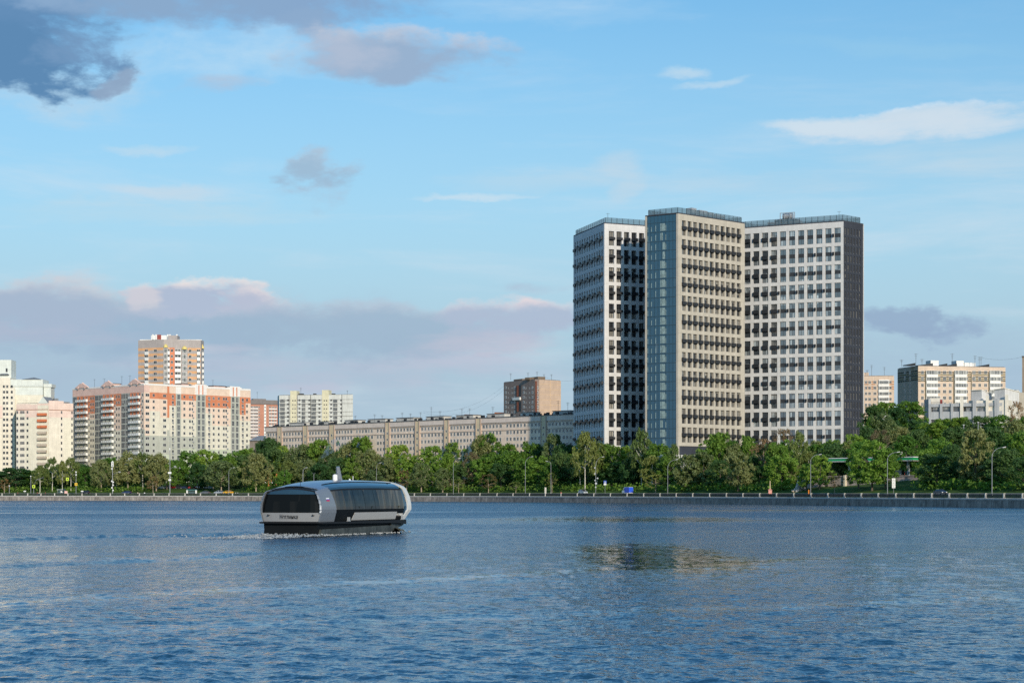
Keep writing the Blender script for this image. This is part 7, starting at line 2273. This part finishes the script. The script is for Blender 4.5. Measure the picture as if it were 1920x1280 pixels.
# ------------------------------------------------------------------ filling station on its retaining wall
def station():
    green = mat('station_green', (.02, .33, .12), .4, var=.04); yel = mat('station_yellow', (.70, .68, .25), .5, var=0); wht = whitem
    WF = Fac(1497, 650, 1735, 610)
    def zy(px, py): return WF.Z(px, py)
    zt0 = zy(1620, 893)
    t = thing('retaining_wall', 'pinkish stone retaining wall below the filling station', 'wall', (WF.P(WF.L / 2).x, WF.P(0).y, 4))
    stone = mat('pink_stone', (.46, .38, .34), .85, var=.35, vscale=.5, seam=.7, streak=.35)
    mb = MB(); mb.box(0, WF.L, 0, 20, 2, zt0, 0, WF.T(0, 0)); mb.box(-.2, WF.L + .2, -.25, .4, zt0 + .003, zt0 + .3, 0, WF.T(0, 0))
   
    mb.build('wall_face', stone, t)
    u = WF.U(1586)
    mb = MB(); WF.box(mb, u - .5, u + .3, .003, .6, 2, zt0 + .5); mb.build('corner_pilaster', mat('cream_stone', (.66, .58, .44), .8, var=.1), t)
    # leaning slab
    g2 = gpos(1494, 30)
    t2 = thing('concrete_slab', 'leaning grey concrete slab at the left end of the retaining wall', 'slab', g2)
    T = Matrix.Translation(g2) @ Matrix.Rotation(.22, 4, 'Y')
    mb = MB(); mb.box(-.5, .5, -1.0, 1.0, -.4, 3.6, 0, T); o = mb.build('slab', mat('concrete', (.42, .42, .42), .85, var=.2), t2)
    g3 = gpos(1500, 33)
    t3 = thing('rubble_heap', 'heap of pale pinkish rubble beside the leaning slab', 'rubble', g3)
    R = random.Random(8); mb = MB()
    for i in range(70):
        x = R.gauss(0, 1.1); z = max(0, 3.2 - abs(x) * 1.6) * R.random(); q = R.uniform(.15, .45)
        T = Matrix.Translation(g3 + Vector((x, R.gauss(0, .5) - .5, z))) @ Matrix.Rotation(R.uniform(0, 3), 4, Vector((R.random(), R.random(), R.random())).normalized())
        mb.box(-q, q, -q * .8, q * .8, -q * .6, q * .6, 0, T)
    mb.build('rubble', mat('rubble_stone', (.60, .50, .42), .85, var=.35), t3)
    # canopy
    CF = Fac(1552.5, 653, 1711, 627)
    zb, zt_ = CF.Z(1630, 864.5), CF.Z(1630, 857)
    t = thing('station_canopy', 'filling station canopy with a green fascia and white edge', 'canopy', (CF.P(CF.L / 2).x, CF.P(CF.L / 2).y, zt0))
    T = CF.T(0, 0)
    mb = MB(); mb.box(0, CF.L, 0, 11, zb + .25, zt_ - .25, 0, T); mb.build('fascia', green, t)
    mb = MB(); mb.box(-.3, CF.L + .5, -.2, 11.2, zt_ - .247, zt_, 0, T); mb.build('top_edge', wht, t)
    mb = MB(); mb.box(.3, CF.L - .4, .1, 10.8, zb, zb + .247, 0, T); mb.build('soffit', wht, t)
    cg = mat('column_grey', (.42, .46, .50), .5)
    for px in (1581.5, 1640, 1690):
        mb = MB(); u = CF.U(px); mb.box(u - .42, u + .42, 3, 3.8, zt0 - .2, zb, 0, T); mb.build('column', cg, t)
    mb = MB(); u = CF.U(1683.5); mb.box(u - 1.2, u + .5, 1, 2, zt_, zt_ + .5, 0, T); mb.tube([T @ Vector((u + .2, 1.5, zt_)), T @ Vector((u + .2, 1.5, zt_ + 1.6))], [.45, .25], 7); mb.build('roof_unit', wht, t)
    Ys = 640.0; q = lambda py: ZW(py, Ys)
    t = thing('station_shop', 'small filling station shop with a yellow sign band and glass front', 'shop', (XW(1695, Ys), Ys + 4, zt0))
    a, b, z0, z1 = XW(1684, Ys), XW(1722, Ys), zt0 - .3, q(873)
    mb = MB(); mb.box(a, XW(1700, Ys), Ys, Ys + 8, z0, z1); mb.build('wall', mat('station_wall', (.55, .57, .58), .6, var=.1), t)
    mb = MB(); mb.box(a - 1.2, XW(1702, Ys), Ys - .7, Ys - .004, q(871.3), q(869)); mb.box(a + .003, XW(1701, Ys), Ys - .003, Ys + 8, z1 + .003, q(871.5)); mb.build('sign_band', yel, t)
    mb = MB(); mb.box(XW(1690.5, Ys), XW(1696, Ys), Ys - .06, Ys - .01, z0, q(876)); mb.build('door', slot, t)
    mb = MB(); mb.box(XW(1700.2, Ys), b, Ys + 1, Ys + 7, z0, q(874.5)); mb.build('glass_front', mat('shop_glass', (.16, .20, .22), .1, var=.3, vscale=.8, spec=.8), t)
    mb = MB(); mb.box(XW(1691, Ys), XW(1691.7, Ys), Ys - 4.2, Ys - 4.0, z0, z0 + 2.0); mb.build('red_marker', mat('red_marker', (.5, .03, .03), .5), t)
    t = thing('fuel_pump', 'white fuel pump below the green canopy', 'fuel pump', (XW(1591, 652), 652, zt0))
    x = XW(1591, 652)
    mb = MB(); mb.box(x - .45, x + .45, 652, 652.6, zt0 - .1, zt0 + 1.9); mb.build('pump_body', wht, t)
    mb = MB(); mb.box(x - .3, x + .3, 651.93, 651.99, zt0 + 1.1, zt0 + 1.6); mb.build('pump_display', slot, t)
    t = thing('tan_pole', 'tan pole standing behind the green canopy', 'pole', (XW(1594, 668), 668, 6))
    mb = MB(); mb.tube([(XW(1594, 668), 668, 4), (XW(1594, 668), 668, ZW(842, 668))], .28, 8); mb.build('pole', mat('tan_paint', (.50, .40, .22), .7), t)
station()

# ------------------------------------------------------------------ brick cottage with a dark roof
def cottage():
    Y = 1018; z = lambda py: ZW(py, Y); x = lambda px: XW(px, Y)
    t = thing('brick_cottage', 'brick cottage with a dark steep roof and orange brick porch pillars', 'house', (x(522), Y + 6, 7))
    bk = mat('orange_brick', srgb(214, 128, 84, k=.8), .8, var=.2, vscale=.5, seam=.5); dr = mat('dark_tiles', (.055, .045, .055), .7, var=.3, vscale=.5)
    mb = MB(); mb.box(x(500), x(548), Y, Y + 10, 4, z(878)); mb.build('wall', mat('dark_brick', (.10, .06, .045), .85, var=.2), t)
    mb = MB()
    e0, e1, r0, r1 = x(497), x(553), x(512), x(545)
    def roof(xa, xb, ra, rb, ze, zr, ya, yb):
        ym = (ya + yb) / 2
        a, b, c, d = (xa, ya, ze), (xb, ya, ze), (xb, yb, ze), (xa, yb, ze); p, q = (ra, ym, zr), (rb, ym, zr)
        mb.quad(a, b, q, p); mb.tri(b, c, q); mb.quad(c, d, p, q); mb.tri(d, a, p); mb.quad(d, c, b, a)
    roof(e0, e1, r0, r1, z(876), z(864), Y - 1, Y + 12)
    mb.build('roof', dr, t)
    mb = MB(); roof(x(496), x(512), x(503.5), x(504.5), z(884), z(872), Y - 4, Y + 3); mb.build('porch_roof', dr, t)
    mb = MB(); mb.box(x(536), x(545.5), Y + 4.5, Y + 7, z(869), z(860)); mb.box(x(535.5), x(546), Y + 4.3, Y + 7.2, z(860), z(859.3)); mb.build('chimney', bk, t)
    for px in (505, 519.5):
        mb = MB(); mb.box(x(px - 1.2), x(px + 1.2), Y - 3.6, Y - 3.0, z(914), z(888.5)); mb.box(x(px - 1.8), x(px + 1.8), Y - 3.8, Y - 2.8, z(890.5), z(888)); mb.build('porch_pillar', bk, t)
    mb = MB(); mb.box(x(493), x(501.5), Y - 3.5, Y - 3.1, z(902), z(899.5)); mb.box(x(506.5), x(524), Y - 3.45, Y - 3.05, z(903), z(899.5)); mb.build('porch_parapet', bk, t)
    mb = MB(); mb.box(x(494), x(524), Y - 3.3, Y - 2.9, z(905.5), z(903.3)); mb.build('porch_beam', whitem, t)
    mb = MB(); mb.box(x(507), x(518), Y - .05, Y + .05, z(898), z(890)); mb.build('window', car_gl, t)
cottage()

# ------------------------------------------------------------------ smoke and cables
def smoke():
    pts = [(603, 858), (610, 851), (618, 842), (628, 832), (640, 825), (654, 818)]
    rad = [.5, 1.3, 2.1, 2.7, 3.1, 1.2]
    Y = 962
    mb = MB()
    mb.tube([(XW(a, Y), Y + i, ZW(b, Y)) for i, (a, b) in enumerate(pts)], rad, 14)
    o = mb.build('smoke', None or mat('tmp_smoke', (1, 1, 1)), None)
    m = bpy.data.materials.new('smoke_volume'); m.use_nodes = True
    nt = m.node_tree; nt.nodes.clear(); t = NT(nt)
    v = t.n('ShaderNodeVolumePrincipled'); out = t.n('ShaderNodeOutputMaterial')
    nt.links.new(v.outputs[0], out.inputs['Volume'])
    v.inputs['Color'].default_value = (.55, .75, .98, 1)
    g = t.n('ShaderNodeNewGeometry').outputs['Position']
    nz = t.noise(g, .28, 4, .6, .5)
    x, y, z = t.sep(g)
    fade = t.lin(x, XW(603, Y), XW(654, Y), .42, .02)
    t.put(v, 'Density', t.m('MULTIPLY', t.sm(nz, .42, .70), fade))
    o.data.materials.clear(); o.data.materials.append(m)
    tag(o, 'thin blue smoke drifting up to the right above the trees', 'smoke', kind='stuff')
smoke()
def cable(p, q, sag, label):
    mb = MB(); P = Vector(p); Q = Vector(q)
    mb.tube([P.lerp(Q, i / 16) - Vector((0, 0, sag * 4 * (i / 16) * (1 - i / 16))) for i in range(17)], .03, 4, cap=True)
    t = mb.build('overhead_cable', dark_metal)
    tag(t, label, 'cable', 'cables between the roofs')
def W3(px, py, Y): return (XW(px, Y), Y, ZW(py, Y))
cable(W3(794, 771, 960), W3(945, 723, 1180), 5, 'thin cable from the long block roof up to the brown tower, upper one')
cable(W3(794, 774, 960), W3(945, 730, 1180), 6, 'thin cable from the long block roof up to the brown tower, lower one')
cable(W3(1022, 707, 1164), W3(1077, 713, 1000), 1, 'thin cable from the brown tower roof behind the white tower')
cable(W3(1842, 671, 890), W3(1916, 669, 905), 1, 'thin cable from the large peach block to the right-edge tower')
